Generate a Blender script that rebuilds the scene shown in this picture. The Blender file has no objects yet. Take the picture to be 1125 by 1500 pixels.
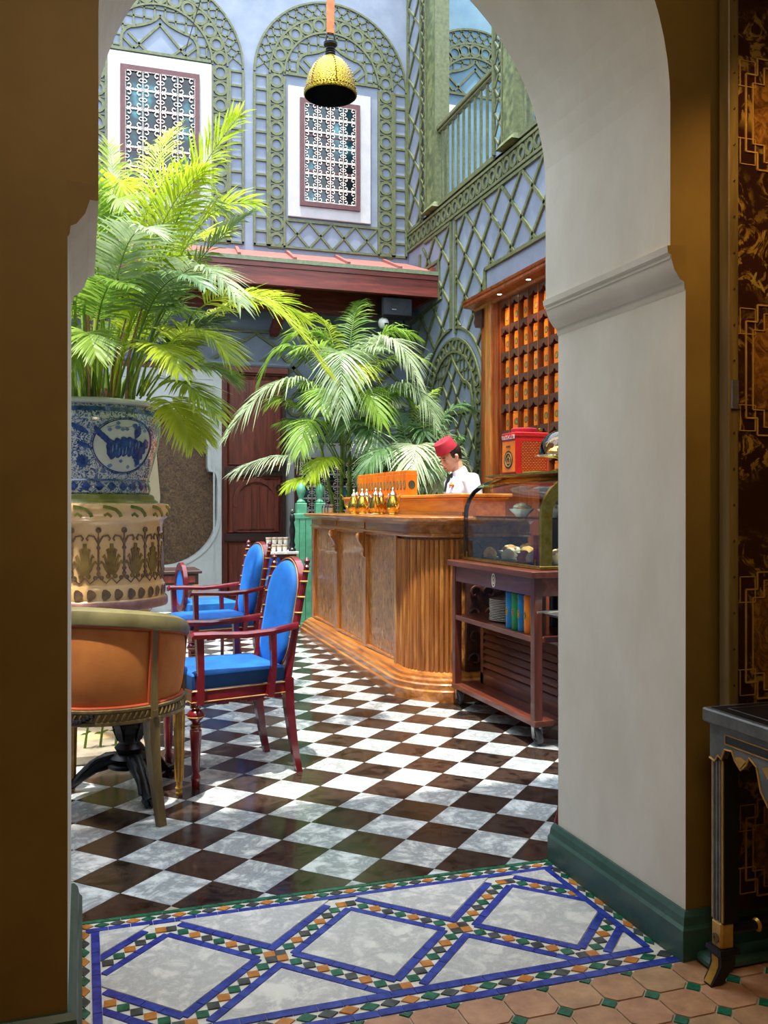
import bpy, bmesh, math, random
from mathutils import Vector, Matrix
random.seed(7)
R = math.radians; PI = math.pi
S = bpy.context.scene; COL = S.collection

# ---------------------------------------------------------------- camera
cam = bpy.data.objects.new('camera', bpy.data.cameras.new('camera')); COL.objects.link(cam)
cam.location = (0, 0, 1.2); cam.rotation_euler = (R(90), 0, R(-18.25))
cam.data.sensor_fit = 'VERTICAL'; cam.data.sensor_height = 36; cam.data.lens = 36*1340/1500
cam.data.shift_y = -8/1500; cam.data.clip_start = .02
S.camera = cam

# ---------------------------------------------------------------- world, sun, exposure
w = bpy.data.worlds.new('sky'); S.world = w; w.use_nodes = True
bg = w.node_tree.nodes['Background']; bg.inputs[0].default_value = (.80, .89, 1, 1); bg.inputs[1].default_value = 2.6
def light(name, kind, loc, energy, col, size=.3, aim=None, **k):
    d = bpy.data.lights.new(name, kind); d.energy = energy; d.color = col
    if kind == 'AREA': d.size = size
    elif kind != 'SUN': d.shadow_soft_size = size
    for a, b in k.items(): setattr(d, a, b)
    o = bpy.data.objects.new(name, d); COL.objects.link(o); o.location = loc
    if aim is not None: o.rotation_euler = (Vector(aim)-Vector(loc)).to_track_quat('-Z', 'Y').to_euler()
    return o
light('sun', 'SUN', (0, 0, 9), 4.6, (1, .94, .84), aim=(.42, .72, 5.4), angle=R(1.2))
light('room_lamp_light', 'AREA', (.4, .35, 2.95), 7.5, (1, .74, .42), .9, aim=(.6, 1.2, 0))
light('side_lamp_light', 'POINT', (-1.3, -.9, 1.8), 2.4, (1, .70, .38), .25)
light('picture_spot_light', 'SPOT', (1.45, 1.3, 2.75), 26, (1, .62, .22), .03, aim=(1.74, 2.0, 1.86), spot_size=R(46), spot_blend=.9)
S.view_settings.view_transform = 'Standard'; S.view_settings.look = 'None'
S.view_settings.gamma = 1; S.view_settings.use_curve_mapping = False
S.view_settings.exposure = 0.88

# ---------------------------------------------------------------- object helpers
def link(name, me, mat=None, parent=None):
    o = bpy.data.objects.new(name, me); COL.objects.link(o)
    if mat is not None and me is not None and not me.materials: me.materials.append(mat)
    if parent is not None: o.parent = parent
    return o
def tag(o, label, cat, group=None):
    o['label'] = label; o['category'] = cat
    if group: o['group'] = group
    return o
def thing(name, label, cat, loc=(0, 0, 0), rz=0, group=None):
    o = link(name, None); o.location = loc; o.rotation_euler = (0, 0, rz); o.empty_display_size = .05
    return tag(o, label, cat, group)
def relmat(o):
    m = Matrix.Identity(4)
    while o is not None:
        m = (Matrix.Translation(o.location) @ o.rotation_euler.to_matrix().to_4x4()) @ m; o = o.parent
    return m.inverted()
def copy_tree(o, parent=None):
    c = o.copy(); COL.objects.link(c)
    if parent is not None: c.parent = parent
    for ch in o.children: copy_tree(ch, c)
    return c
class MB:
    """collects faces, then becomes ONE mesh object"""
    def __init__(s): s.v = []; s.f = []
    def add(s, vs, fs):
        n = len(s.v); s.v += [tuple(p) for p in vs]; s.f += [tuple(i+n for i in f) for f in fs]; return s
    def bx(s, x0, x1, y0, y1, z0, z1, m=None):
        vs = [Vector((x, y, z)) for x in (x0, x1) for y in (y0, y1) for z in (z0, z1)]
        if m is not None: vs = [m @ p for p in vs]
        return s.add(vs, [(0, 1, 3, 2), (4, 6, 7, 5), (0, 4, 5, 1), (2, 3, 7, 6), (0, 2, 6, 4), (1, 5, 7, 3)])
    def bar(s, p, q, w, t, up=(0, 0, 1)):
        """box beam from p to q; w across, t along `up`"""
        p = Vector(p); q = Vector(q); d = (q-p).normalized(); u = Vector(up); a = d.cross(u)
        if a.length < 1e-5: a = d.cross(Vector((1, .01, 0)))
        a.normalize(); u = a.cross(d); a *= w/2; u *= t/2
        vs = [p-a-u, p+a-u, p+a+u, p-a+u, q-a-u, q+a-u, q+a+u, q-a+u]
        return s.add(vs, [(0, 3, 2, 1), (4, 5, 6, 7), (0, 1, 5, 4), (1, 2, 6, 5), (2, 3, 7, 6), (3, 0, 4, 7)])
    def tube(s, path, r, n=8, cap=True):
        path = [Vector(p) for p in path]; m = len(path)
        rs = r if isinstance(r, (list, tuple)) else [r]*m
        t0 = (path[1]-path[0]).normalized(); a = t0.cross(Vector((0, 0, 1)))
        if a.length < 1e-3: a = t0.cross(Vector((1, 0, 0)))
        a.normalize(); vs = []
        for i in range(m):
            t = (path[min(i+1, m-1)]-path[max(i-1, 0)])
            if t.length < 1e-9: t = t0
            t.normalize(); a = (a-t*a.dot(t)).normalized(); b = t.cross(a)
            for k in range(n):
                c = 2*PI*k/n; vs.append(path[i]+(a*math.cos(c)+b*math.sin(c))*rs[i])
        fs = [(i*n+k, i*n+(k+1) % n, (i+1)*n+(k+1) % n, (i+1)*n+k) for i in range(m-1) for k in range(n)]
        if cap: fs += [tuple(range(n))[::-1], tuple((m-1)*n+k for k in range(n))]
        return s.add(vs, fs)
    def lathe(s, prof, c=(0, 0, 0), n=24, a0=0, a1=2*PI, sx=1, sy=1, cap=True):
        full = abs(a1-a0-2*PI) < 1e-6; m = n if full else n+1; vs = []
        for r, z in prof:
            for k in range(m):
                a = a0+(a1-a0)*k/n; vs.append((c[0]+r*math.cos(a)*sx, c[1]+r*math.sin(a)*sy, c[2]+z))
        fs = []
        for i in range(len(prof)-1):
            for k in range(n if full else m-1):
                k2 = (k+1) % m; fs.append((i*m+k, i*m+k2, (i+1)*m+k2, (i+1)*m+k))
        if cap and full:
            if prof[0][0] > 1e-4: fs.append(tuple(range(m))[::-1])
            if prof[-1][0] > 1e-4: fs.append(tuple((len(prof)-1)*m+k for k in range(m)))
        return s.add(vs, fs)
    def prism(s, poly, fn, d0, d1):
        """2D polygon (CCW) -> fn(a,b,d)"""
        n = len(poly); vs = [fn(a, b, d0) for a, b in poly]+[fn(a, b, d1) for a, b in poly]
        return s.add(vs, [tuple(range(n))[::-1], tuple(range(n, 2*n))]+[(i, (i+1) % n, n+(i+1) % n, n+i) for i in range(n)])
    def ringp(s, fn, c, ro, ri, d0, d1, n=14, a0=0, a1=2*PI, sa=1, sb=1):
        """flat ring / arc strip with thickness"""
        full = abs(a1-a0-2*PI) < 1e-6; m = n if full else n+1; vs = []
        for k in range(m):
            a = a0+(a1-a0)*k/n; ca, sn = math.cos(a)*sa, math.sin(a)*sb
            for r, d in ((ri, d0), (ro, d0), (ro, d1), (ri, d1)): vs.append(fn(c[0]+r*ca, c[1]+r*sn, d))
        fs = []
        for k in range(n if full else n):
            k2 = (k+1) % m
            for j in range(4): fs.append((k*4+j, k*4+(j+1) % 4, k2*4+(j+1) % 4, k2*4+j))
        if not full: fs += [(0, 1, 2, 3), (4*(m-1)+3, 4*(m-1)+2, 4*(m-1)+1, 4*(m-1))]
        return s.add(vs, fs)
    def loft(s, loops, cap=True, close=True):
        n = len(loops[0]); vs = [p for l in loops for p in l]; fs = []
        for i in range(len(loops)-1):
            for k in range(n if close else n-1):
                fs.append((i*n+k, i*n+(k+1) % n, (i+1)*n+(k+1) % n, (i+1)*n+k))
        if cap and close: fs += [tuple(range(n))[::-1], tuple((len(loops)-1)*n+k for k in range(n))]
        return s.add(vs, fs)
    def mesh(s, name, smooth=False, fix=True, bevel=0):
        me = bpy.data.meshes.new(name); me.from_pydata(s.v, [], s.f); me.update()
        if fix or bevel:
            b = bmesh.new(); b.from_mesh(me)
            if fix: bmesh.ops.recalc_face_normals(b, faces=b.faces)
            if bevel:
                bmesh.ops.bevel(b, geom=[e for e in b.edges if len(e.link_faces) == 2 and e.calc_face_angle(0) > .6], offset=bevel, segments=1, affect='EDGES', clamp_overlap=True)
            b.to_mesh(me); b.free()
        if smooth:
            me.polygons.foreach_set('use_smooth', [True]*len(me.polygons))
            try: me.set_sharp_from_angle(angle=R(40 if smooth is True else smooth))
            except Exception: pass
        return me
    def build(s, name, mat, parent=None, smooth=False, world=True, fix=True, bevel=0, **k):
        if parent is not None and world:
            m = relmat(parent)
            if m != Matrix.Identity(4): s.v = [tuple(m @ Vector(p)) for p in s.v]
        return link(name, s.mesh(name, smooth, fix, bevel), mat, parent)
def struct(o): o['kind'] = 'structure'; return o
def stuff(o): o['kind'] = 'stuff'; return o

# ---------------------------------------------------------------- materials
def lin(c):
    if isinstance(c, str):
        c = [int(c[i:i+2], 16)/255 for i in (0, 2, 4)]
        c = [x/12.92 if x <= .04045 else ((x+.055)/1.055)**2.4 for x in c]
    return tuple(c)+(1,) if len(c) == 3 else tuple(c)
class NT:
    def __init__(s, name):
        s.m = bpy.data.materials.new(name); s.m.use_nodes = True; s.t = s.m.node_tree
        s.b = s.t.nodes['Principled BSDF']; s._c = None
    def n(s, t, **k):
        x = s.t.nodes.new(t)
        for a, b in k.items():
            if a.startswith('i_'): x.inputs[a[2:].replace('_', ' ')].default_value = b
            else: setattr(x, a, b)
        return x
    def l(s, a, b): s.t.links.new(a, b)
    def coord(s, scale=(1, 1, 1), rand=True, rot=(0, 0, 0)):
        tc = s.n('ShaderNodeTexCoord'); mp = s.n('ShaderNodeMapping'); mp.inputs['Scale'].default_value = scale; mp.inputs['Rotation'].default_value = rot
        s.l(tc.outputs['Object'], mp.inputs['Vector'])
        if rand:
            oi = s.n('ShaderNodeObjectInfo'); mu = s.n('ShaderNodeMath', operation='MULTIPLY'); mu.inputs[1].default_value = 37
            s.l(oi.outputs['Random'], mu.inputs[0]); s.l(mu.outputs[0], mp.inputs['Location'])
        return mp.outputs['Vector']
    def noise(s, vec, scale, detail=4, rough=.6, dist=0):
        x = s.n('ShaderNodeTexNoise', i_Scale=scale, i_Detail=detail, i_Roughness=rough, i_Distortion=dist); s.l(vec, x.inputs['Vector']); return x.outputs['Fac']
    def ramp(s, fac, stops, interp='LINEAR'):
        r = s.n('ShaderNodeValToRGB'); r.color_ramp.interpolation = interp
        while len(r.color_ramp.elements) < len(stops): r.color_ramp.elements.new(.5)
        for e, (p, c) in zip(r.color_ramp.elements, stops): e.position = p; e.color = lin(c)
        s.l(fac, r.inputs[0]); return r.outputs[0]
    def mix(s, f, a, b, mode='MIX'):
        x = s.n('ShaderNodeMix', data_type='RGBA', blend_type=mode)
        for v, i in ((f, 0), (a, 6), (b, 7)):
            if hasattr(v, 'links') or hasattr(v, 'is_linked'): s.l(v, x.inputs[i])
            else: x.inputs[i].default_value = v if i == 0 else lin(v)
        return x.outputs[2]
    def math(s, op, a, b=0):
        x = s.n('ShaderNodeMath', operation=op)
        for v, i in ((a, 0), (b, 1)):
            if hasattr(v, 'is_linked'): s.l(v, x.inputs[i])
            else: x.inputs[i].default_value = v
        return x.outputs[0]
    def fin(s, color, rough=.5, metal=0, bump=None, bs=.2, bd=.01, coat=0, spec=None):
        if hasattr(color, 'is_linked'): s.l(color, s.b.inputs['Base Color'])
        else: s.b.inputs['Base Color'].default_value = lin(color)
        if hasattr(rough, 'is_linked'): s.l(rough, s.b.inputs['Roughness'])
        else: s.b.inputs['Roughness'].default_value = rough
        s.b.inputs['Metallic'].default_value = metal; s.b.inputs['Coat Weight'].default_value = coat; s.b.inputs['Coat Roughness'].default_value = .08
        if spec is not None: s.b.inputs['Specular IOR Level'].default_value = spec
        if bump is not None:
            x = s.n('ShaderNodeBump'); x.inputs['Strength'].default_value = bs; x.inputs['Distance'].default_value = bd
            s.l(bump, x.inputs['Height']); s.l(x.outputs[0], s.b.inputs['Normal'])
        return s.m
def plain(name, c, c2=None, scale=8, rough=.5, metal=0, bs=.15, coat=0, stretch=(1, 1, 1), bd=.004, spec=None, lo=.35, hi=.7):
    t = NT(name); v = t.coord(stretch); f = t.noise(v, scale)
    return t.fin(t.ramp(f, [(lo, c), (hi, c2 or c)]), rough, metal, f, bs, bd, coat, spec)
def wood(name, c1, c2, c3, rough=.35, axis='z', coat=.3, scale=1.0, bs=.12):
    st = {'x': (1.2, 14, 14), 'y': (14, 1.2, 14), 'z': (14, 14, 1.2)}[axis]
    t = NT(name); v = t.coord(tuple(k*scale for k in st)); f = t.noise(v, 1.6, 6, .65, .6)
    return t.fin(t.ramp(f, [(.28, c1), (.5, c2), (.74, c3)]), rough, 0, f, bs, .003, coat)
M = {}
def tile_mat(name, stops, veins, vmix, rough, sc):
    t = NT(name); v = t.coord(); f = t.noise(v, sc, 9, .7, .45); g = t.noise(v, sc*3.5, 6, .7)
    oi = t.n('ShaderNodeObjectInfo'); base = t.ramp(oi.outputs['Random'], stops)
    m = t.ramp(f, [(.36, (0, 0, 0)), (.47, (1, 1, 1)), (.5, (.9, .9, .9)), (.6, (0, 0, 0))])
    c = t.mix(t.math('MULTIPLY', m, vmix), base, veins)
    c = t.mix(t.math('MULTIPLY', t.ramp(g, [(.5, (0, 0, 0)), (.8, (1, 1, 1))]), vmix*.8), c, veins)
    rr = t.ramp(g, [(.3, (rough*.7,)*3), (.8, (rough*1.5,)*3)])
    return t.fin(c, rr, 0, g, .04, .002, 0)
M['white_marble'] = tile_mat('white_marble', [(0, 'ccd0ce'), (.3, 'e0e2df'), (.6, 'd4dad9'), (1, 'e6e4dc')], '6f787c', .75, .14, 7)
M['dark_marble'] = tile_mat('dark_marble', [(0, '1b1310'), (.4, '141110'), (.7, '221612'), (.9, '1b1d12'), (1, '281911')], '56443a', .45, .15, 9)
M['slab_marble'] = tile_mat('slab_marble', [(0, 'dedcd5'), (1, 'e9e6de')], '94979a', .6, .25, 12)
M['blue_glaze'] = plain('blue_glaze', '1f2c86', '3a4fb0', 30, .22, bs=.25)
M['orange_glaze'] = plain('orange_glaze', 'b06a22', 'cf8a3c', 40, .3)
M['green_glaze'] = plain('green_glaze', '14503a', '2f7a5c', 40, .22)
M['black_glaze'] = plain('black_glaze', '2b2f2e', '545b58', 40, .3)
M['white_glaze'] = plain('white_glaze', 'ccc8ba', 'e6e3d8', 40, .4)
M['grout'] = plain('grout', 'a0957f', 'bdb09a', 60, .8)
M['terracotta'] = (lambda t: t.fin(t.mix(.55, t.ramp(t.n('ShaderNodeObjectInfo').outputs['Random'], [(0, '9c6648'), (.35, 'b8825a'), (.7, '958058'), (1, 'bc8262')]), t.ramp(t.noise(t.coord(), 14, 6, .65), [(.35, '8a6044'), (.7, 'd6a67c')])), .5, 0, t.noise(t.coord(), 30), .2, .003))(NT('terracotta'))
M['jamb_plaster'] = plain('jamb_plaster', 'dad3c3', 'e6e0d2', 5, .6, bs=.35, bd=.01, stretch=(1, 1, .6))
M['ochre_plaster'] = plain('ochre_plaster', '705520', '80652a', 3, .6, bs=.25, bd=.006)
M['blue_wall'] = plain('blue_wall', '6c7888', '7d8798', 3.5, .75, bs=.25, bd=.006)
M['teal_wall'] = plain('teal_wall', '5c7c8e', '6c8c98', 3.5, .75, bs=.2)
M['pale_wall'] = plain('pale_wall', 'a3a7a5', 'b1b5b2', 5, .6, bs=.15)
M['white_plaster'] = plain('white_plaster', 'a4a5a8', 'b0b1b2', 6, .65, bs=.2)
M['trellis_green'] = plain('trellis_green', '434a2e', '646b44', 24, .5, bs=.3, lo=.3, hi=.75)
M['edge_green'] = plain('edge_green', '5b6850', '707d5f', 24, .5, bs=.3)  # mottled grey-green paint of the eave's edge strip
M['post_green'] = plain('post_green', '3d4a2a', '7b8352', 11, .5, bs=.3, lo=.4, hi=.75)
M['base_green'] = plain('base_green', '2a4a42', '3a5c52', 18, .32, bs=.2, lo=.3)
M['gate_green'] = plain('gate_green', '4a9070', '62a585', 14, .4, bs=.15)
M['red_wood'] = wood('red_wood', '3d140b', '66261a', '84382a', .5, 'x', .1)
M['roof_red'] = plain('roof_red', '7c4a45', 'a8675c', 9, .55, bs=.4, stretch=(1, 4, 1))
M['door_wood'] = wood('door_wood', '3f1a12', '6a2d1e', '84402c', .5, 'z', .1)
M['door_dark'] = wood('door_dark', '1e0f0b', '36201a', '4a2c22', .55, 'x', .1)
M['bar_wood'] = wood('bar_wood', '5e3212', '9c5c26', 'cc9048', .3, 'z', .4)
M['bar_wood_h'] = wood('bar_wood_h', '5e3212', 'a06028', 'cc9048', .28, 'y', .5)
M['bar_light'] = wood('bar_light', 'a5581a', 'd07c22', 'e79b3a', .3, 'y', .3)
M['cart_wood'] = wood('cart_wood', '37160f', '532519', '6f3a28', .33, 'z', .4)
M['cart_wood_h'] = wood('cart_wood_h', '3b1810', '5a2a1c', '7a4430', .33, 'y', .4)
M['shelf_wood'] = wood('shelf_wood', '4c1d0b', '81380f', 'a6551c', .4, 'z', .2)
M['shelf_dark'] = wood('shelf_dark', '2a130c', '43221a', '5d3527', .5, 'y', .1)
def burl():
    t = NT('burl_veneer'); v = t.coord((1, 1, .45)); f = t.noise(v, 26, 7, .7, 1.5)
    vo = t.n('ShaderNodeTexVoronoi', i_Scale=34.0); t.l(v, vo.inputs['Vector'])
    c = t.ramp(f, [(.3, '5a300f'), (.48, '9a5e26'), (.66, 'cf9650')])
    c = t.mix(t.ramp(vo.outputs['Distance'], [(.1, (.5, .5, .5)), (.5, (0, 0, 0))]), c, '351a0d')
    return t.fin(c, t.ramp(f, [(.3, (.25,)*3), (.7, (.42,)*3)]), 0, f, .6, .006, .25)
M['burl'] = burl()
def lacquer():
    t = NT('lacquer'); v = t.coord((1, 1, 1), False); f = t.noise(v, 12, 9, .72, 2.2); g = t.noise(v, 3.2, 3, .5, .5)
    m = t.math('MULTIPLY', t.ramp(f, [(.52, (0, 0, 0)), (.57, (1, 1, 1))]), t.ramp(g, [(.42, (0, 0, 0)), (.52, (1, 1, 1))]))
    c = t.mix(m, t.ramp(t.noise(v, 2, 2), [(.3, '1f0a06'), (.7, '330f08')]), '8a6a28')
    return t.fin(c, .35, 0, f, .1, .002, .3)
M['lacquer'] = lacquer()
def wallpaper():
    t = NT('brown_wallpaper'); v = t.coord((1, 1, 1), False); vo = t.n('ShaderNodeTexVoronoi', i_Scale=9.0); t.l(v, vo.inputs['Vector'])
    f = t.noise(v, 16, 7, .7, 2.5)
    c = t.mix(t.ramp(vo.outputs['Distance'], [(.2, (0, 0, 0)), (.3, (.18,)*3), (.42, (0, 0, 0))]), t.ramp(f, [(.4, '33210f'), (.6, '5f4526'), (.72, '8a744c')]), '7a6238')
    return t.fin(c, .6)
M['wallpaper'] = wallpaper()
M['beige'] = plain('beige', '9a8b6b', 'a89a7a', 4, .7)
M['gold'] = plain('gold', 'b4822f', 'd9a84a', 20, .35, .7)
M['gold_paint'] = plain('gold_paint', 'a8792f', 'c59a4c', 20, .4, .2)
M['brass'] = plain('brass', 'b08c34', 'd6b85c', 30, .22, 1, bs=.1)
def hammered():
    t = NT('hammered_brass'); v = t.coord((1, 1, 1), False); vo = t.n('ShaderNodeTexVoronoi', i_Scale=150.0); t.l(v, vo.inputs['Vector'])
    return t.fin(t.ramp(vo.outputs['Distance'], [(0, 'd9b93a'), (.6, '8d7418')]), .33, .75, vo.outputs['Distance'], .6, .004)
M['hammered_brass'] = hammered()
M['silver'] = plain('silver', 'c9c2a8', 'e6dcc0', 20, .12, 1, bs=.05)
M['steel'] = plain('steel', '9a9c9e', 'bfc1c3', 20, .3, .9)
M['iron'] = plain('iron', '0e0f11', '24262a', 30, .38, .3, bs=.4)
M['black'] = plain('black', '08080a', '121214', 10, .4)
M['rubber'] = plain('rubber', '4e4e50', '626264', 20, .6)
M['cherry_paint'] = plain('cherry_paint', '5e1018', '7c1c24', 12, .22, coat=.5, bs=.05)
M['orange_strap'] = plain('orange_strap', 'b9622a', 'd98a50', 30, .5)
def velvet(name, c1, c2):
    t = NT(name); v = t.coord((1, 1, 1)); f = t.noise(v, 6, 4, .6); m = t.fin(t.ramp(f, [(.3, c1), (.7, c2)]), .75, 0, t.noise(v, 200, 2), .1, .002)
    t.b.inputs['Sheen Weight'].default_value = .6; t.b.inputs['Sheen Roughness'].default_value = .4; t.b.inputs['Sheen Tint'].default_value = lin(c2); return m
M['blue_velvet'] = velvet('blue_velvet', '0a4c9a', '1272cc')
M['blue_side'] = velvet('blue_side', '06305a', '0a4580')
M['orange_velvet'] = velvet('orange_velvet', 'a65a22', 'c47834')
M['orange_trim'] = velvet('orange_trim', '9c3a18', 'b84a22')
M['bergere_wood'] = wood('bergere_wood', '4a3c1e', '69542c', '86703f', .4, 'z', .2)
M['bergere_rim'] = plain('bergere_rim', '625a38', '7e754c', 8, .4)
M['cream_ceramic'] = plain('cream_ceramic', 'dcab6c', 'e6c48c', 5, .22, bs=.1, coat=.3)
M['pink_ceramic'] = plain('pink_ceramic', '8a5c54', 'a87c70', 20, .3, bs=.4)
M['brown_relief'] = plain('brown_relief', '5e4838', '8a6e50', 25, .3, bs=.4)
M['acanthus'] = plain('acanthus', '6a5228', '967a42', 18, .3, bs=.4)
M['olive_glaze'] = plain('olive_glaze', '5f6424', '8a8a3c', 14, .3, bs=.3)
M['stone'] = plain('stone', '857b68', 'a59a85', 12, .8, bs=.6, bd=.01)
def porcelain():
    t = NT('blue_and_white_porcelain'); v = t.coord((1, 1, 1), False); f = t.noise(v, 34, 5, .7, 3.0); g = t.noise(v, 9, 2, .5)
    c = t.mix(t.ramp(f, [(.49, (0, 0, 0)), (.53, (1, 1, 1))]), 'c3ccc6', t.ramp(g, [(.35, '16306e'), (.65, '4a6ba2')]))
    return t.fin(c, .12, 0, None, coat=.6)
M['porcelain_pattern'] = porcelain()
M['porcelain_white'] = plain('porcelain_white', 'c2cbbf', 'd2d8c9', 6, .12, bs=.02, coat=.6)
M['cobalt'] = plain('cobalt', '152d66', '3d62a0', 40, .15, bs=.1, coat=.5)
M['cobalt_pale'] = plain('cobalt_pale', '4a69a0', '7f9cc0', 60, .2)
def leafmat(name, c1, c2, c3, tr=.45):
    t = NT(name); v = t.coord((1, 1, 1)); f = t.noise(v, 9, 3)
    oi = t.n('ShaderNodeObjectInfo'); base = t.ramp(oi.outputs['Random'], [(0, c1), (.5, c2), (1, c3)])
    c = t.mix(t.ramp(f, [(.35, (0, 0, 0)), (.75, (.7,)*3)]), base, c3)
    t.fin(c, .38); o = t.t.nodes['Material Output']; tr_ = t.n('ShaderNodeBsdfTranslucent'); t.l(c, tr_.inputs[0])
    mx = t.n('ShaderNodeMixShader'); mx.inputs[0].default_value = tr; t.l(t.b.outputs[0], mx.inputs[1]); t.l(tr_.outputs[0], mx.inputs[2]); t.l(mx.outputs[0], o.inputs[0]); return t.m
M['leaf_bright'] = leafmat('leaf_bright', '86a41e', 'a3bc2a', 'c6d244', .5)
M['leaf_mid'] = leafmat('leaf_mid', '5a8428', '7fa83a', 'a3bd58')
M['leaf_dark'] = leafmat('leaf_dark', '2f5526', '47703a', '7c9a66', .3)
M['leaf_grey'] = leafmat('leaf_grey', '6f8a5c', '95ab7c', 'b9c8a2', .3)
M['stem_green'] = plain('stem_green', '5f7f2a', '8ba03c', 12, .45)
M['stem_brown'] = plain('stem_brown', '6b4a2c', '94744a', 20, .7, bs=.5)
M['soil'] = plain('soil', '2a1c12', '463020', 40, .9, bs=.8, bd=.01)
def tin(name, c, c2): return plain(name, c, c2, 6, .32, .1, bs=.03)
M['tin_orange'] = tin('tin_orange', 'd9650c', 'f08a18'); M['tin_blue'] = tin('tin_blue', '0f5f96', '1c86bf'); M['tin_green'] = tin('tin_green', '186e36', '2a9150')
M['tin_red'] = tin('tin_red', 'a81214', 'c8201c'); M['tin_dark'] = tin('tin_dark', '14171c', '2a2f36'); M['tin_label'] = tin('tin_label', '2b3226', '4f5840')
def lattice_tin():
    t = NT('red_gold_lattice'); tc = t.coord((1, 1, 1), False); b = t.n('ShaderNodeTexBrick'); b.inputs['Scale'].default_value = 26; b.inputs['Color1'].default_value = lin('e08a1c'); b.inputs['Color2'].default_value = lin('c96a14'); b.inputs['Mortar'].default_value = lin('7c1a0c')
    b.inputs['Mortar Size'].default_value = .09; mp = t.n('ShaderNodeMapping'); mp.inputs['Rotation'].default_value = (R(90), 0, 0); t.l(tc, mp.inputs['Vector']); t.l(mp.outputs[0], b.inputs['Vector']); return t.fin(b.outputs['Color'], .35)
M['tin_lattice'] = lattice_tin()
M['china'] = plain('china', 'd6d2c6', 'e8e5dc', 10, .2, coat=.3)
M['cloth_white'] = plain('cloth_white', 'd3d7dd', 'e6e8ec', 14, .8, bs=.4, bd=.006)
M['fez'] = plain('fez', '8c0f22', 'b01a30', 14, .8, bs=.15)
M['skin'] = plain('skin', 'b98266', 'cf9a7c', 12, .5, bs=.05)
M['lips'] = plain('lips', '9c5548', 'a86054', 12, .5)
M['hair'] = plain('hair', '120d0a', '241a14', 60, .5, bs=.5)
M['eye_white'] = plain('eye_white', 'd8d4cc', 'e4e0d8', 5, .2)
M['trousers'] = plain('trousers', '14151a', '20222a', 20, .8)
M['cake'] = plain('cake', 'c98a42', 'e8c27a', 30, .7, bs=.6, bd=.01)
M['berry'] = plain('berry', '9c1830', 'c8304a', 30, .4, bs=.5)
M['icing'] = plain('icing', 'e4d8c4', 'f2ead8', 20, .6, bs=.4)
def glass(name, tint=(1, 1, 1), rough=0.0):
    t = NT(name); g = t.n('ShaderNodeBsdfGlossy', i_Roughness=.02); tr = t.n('ShaderNodeBsdfTransparent'); tr.inputs[0].default_value = tint+(1,)
    fr = t.n('ShaderNodeFresnel', i_IOR=1.5); mx = t.n('ShaderNodeMixShader'); mth = t.math('MULTIPLY', fr.outputs[0], 1.6); t.l(mth, mx.inputs[0]); t.l(tr.outputs[0], mx.inputs[1]); t.l(g.outputs[0], mx.inputs[2])
    t.l(mx.outputs[0], t.t.nodes['Material Output'].inputs[0]); return t.m
M['glass'] = glass('glass', (.93, .97, .95))
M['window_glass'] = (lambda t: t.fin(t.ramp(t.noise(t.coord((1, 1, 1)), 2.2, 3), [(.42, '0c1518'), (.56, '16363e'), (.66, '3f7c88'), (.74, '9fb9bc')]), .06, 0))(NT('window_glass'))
M['frame_maroon'] = plain('frame_maroon', '4a2426', '5c3030', 16, .4, bs=.1)
M['grille_white'] = plain('grille_white', 'c9bdb4', 'ddd4cc', 20, .4)
M['console_grey'] = plain('console_grey', '4a4c4c', '6a6e6e', 14, .35, bs=.1)
M['plastic_white'] = plain('plastic_white', 'd0d0cc', 'deded8', 5, .4)
def lampmat():
    t = NT('downlight_glow'); t.fin('fff2d8'); t.b.inputs['Emission Color'].default_value = (1, .85, .6, 1); t.b.inputs['Emission Strength'].default_value = 6; return t.m
M['glow'] = lampmat()
# ================================================================ THE SETTING
UL, UR, VF, VB = -.03, 1.53, 2.068, 2.756      # arch jambs and faces
WU, BV = 3.96, 11.0                            # courtyard right wall, back wall
# ---- floor
floor = struct(MB().bx(-3.6, 6.2, -2.2, 11.3, -.12, -.012).build('floor', M['grout']))
court = MB().bx(-3.6, 3.96, 2.775, 11, -.012, -.003).build('courtyard_paving', M['grout'], floor)
def clip(poly, a, b, c):
    """keep a*x+b*y<=c"""
    out = []
    for i in range(len(poly)):
        p, q = poly[i], poly[(i+1) % len(poly)]; dp, dq = a*p[0]+b*p[1]-c, a*q[0]+b*q[1]-c
        if dp <= 0: out.append(p)
        if dp*dq < 0: t = dp/(dp-dq); out.append((p[0]+(q[0]-p[0])*t, p[1]+(q[1]-p[1])*t))
    return out
def cliprect(poly, x0, x1, y0, y1):
    for a, b, c in ((1, 0, x1), (-1, 0, -x0), (0, 1, y1), (0, -1, -y0)):
        if len(poly) < 3: return []
        poly = clip(poly, a, b, c)
    return poly
def area(p): return abs(sum(p[i][0]*p[(i+1) % len(p)][1]-p[(i+1) % len(p)][0]*p[i][1] for i in range(len(p))))/2 if len(p) > 2 else 0
flat = lambda a, b, d: (a, b, d)
def centred(poly, z0, z1, name, mat, parent):
    cx = sum(p[0] for p in poly)/len(poly); cy = sum(p[1] for p in poly)/len(poly)
    if sum(poly[i][0]*poly[(i+1) % len(poly)][1]-poly[(i+1) % len(poly)][0]*poly[i][1] for i in range(len(poly))) < 0: poly = poly[::-1]
    me = MB().prism([(x-cx, y-cy) for x, y in poly], flat, 0, z1-z0).mesh(name, fix=False)
    o = link(name, me, mat, parent); o.location = (cx, cy, z0); return o
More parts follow.
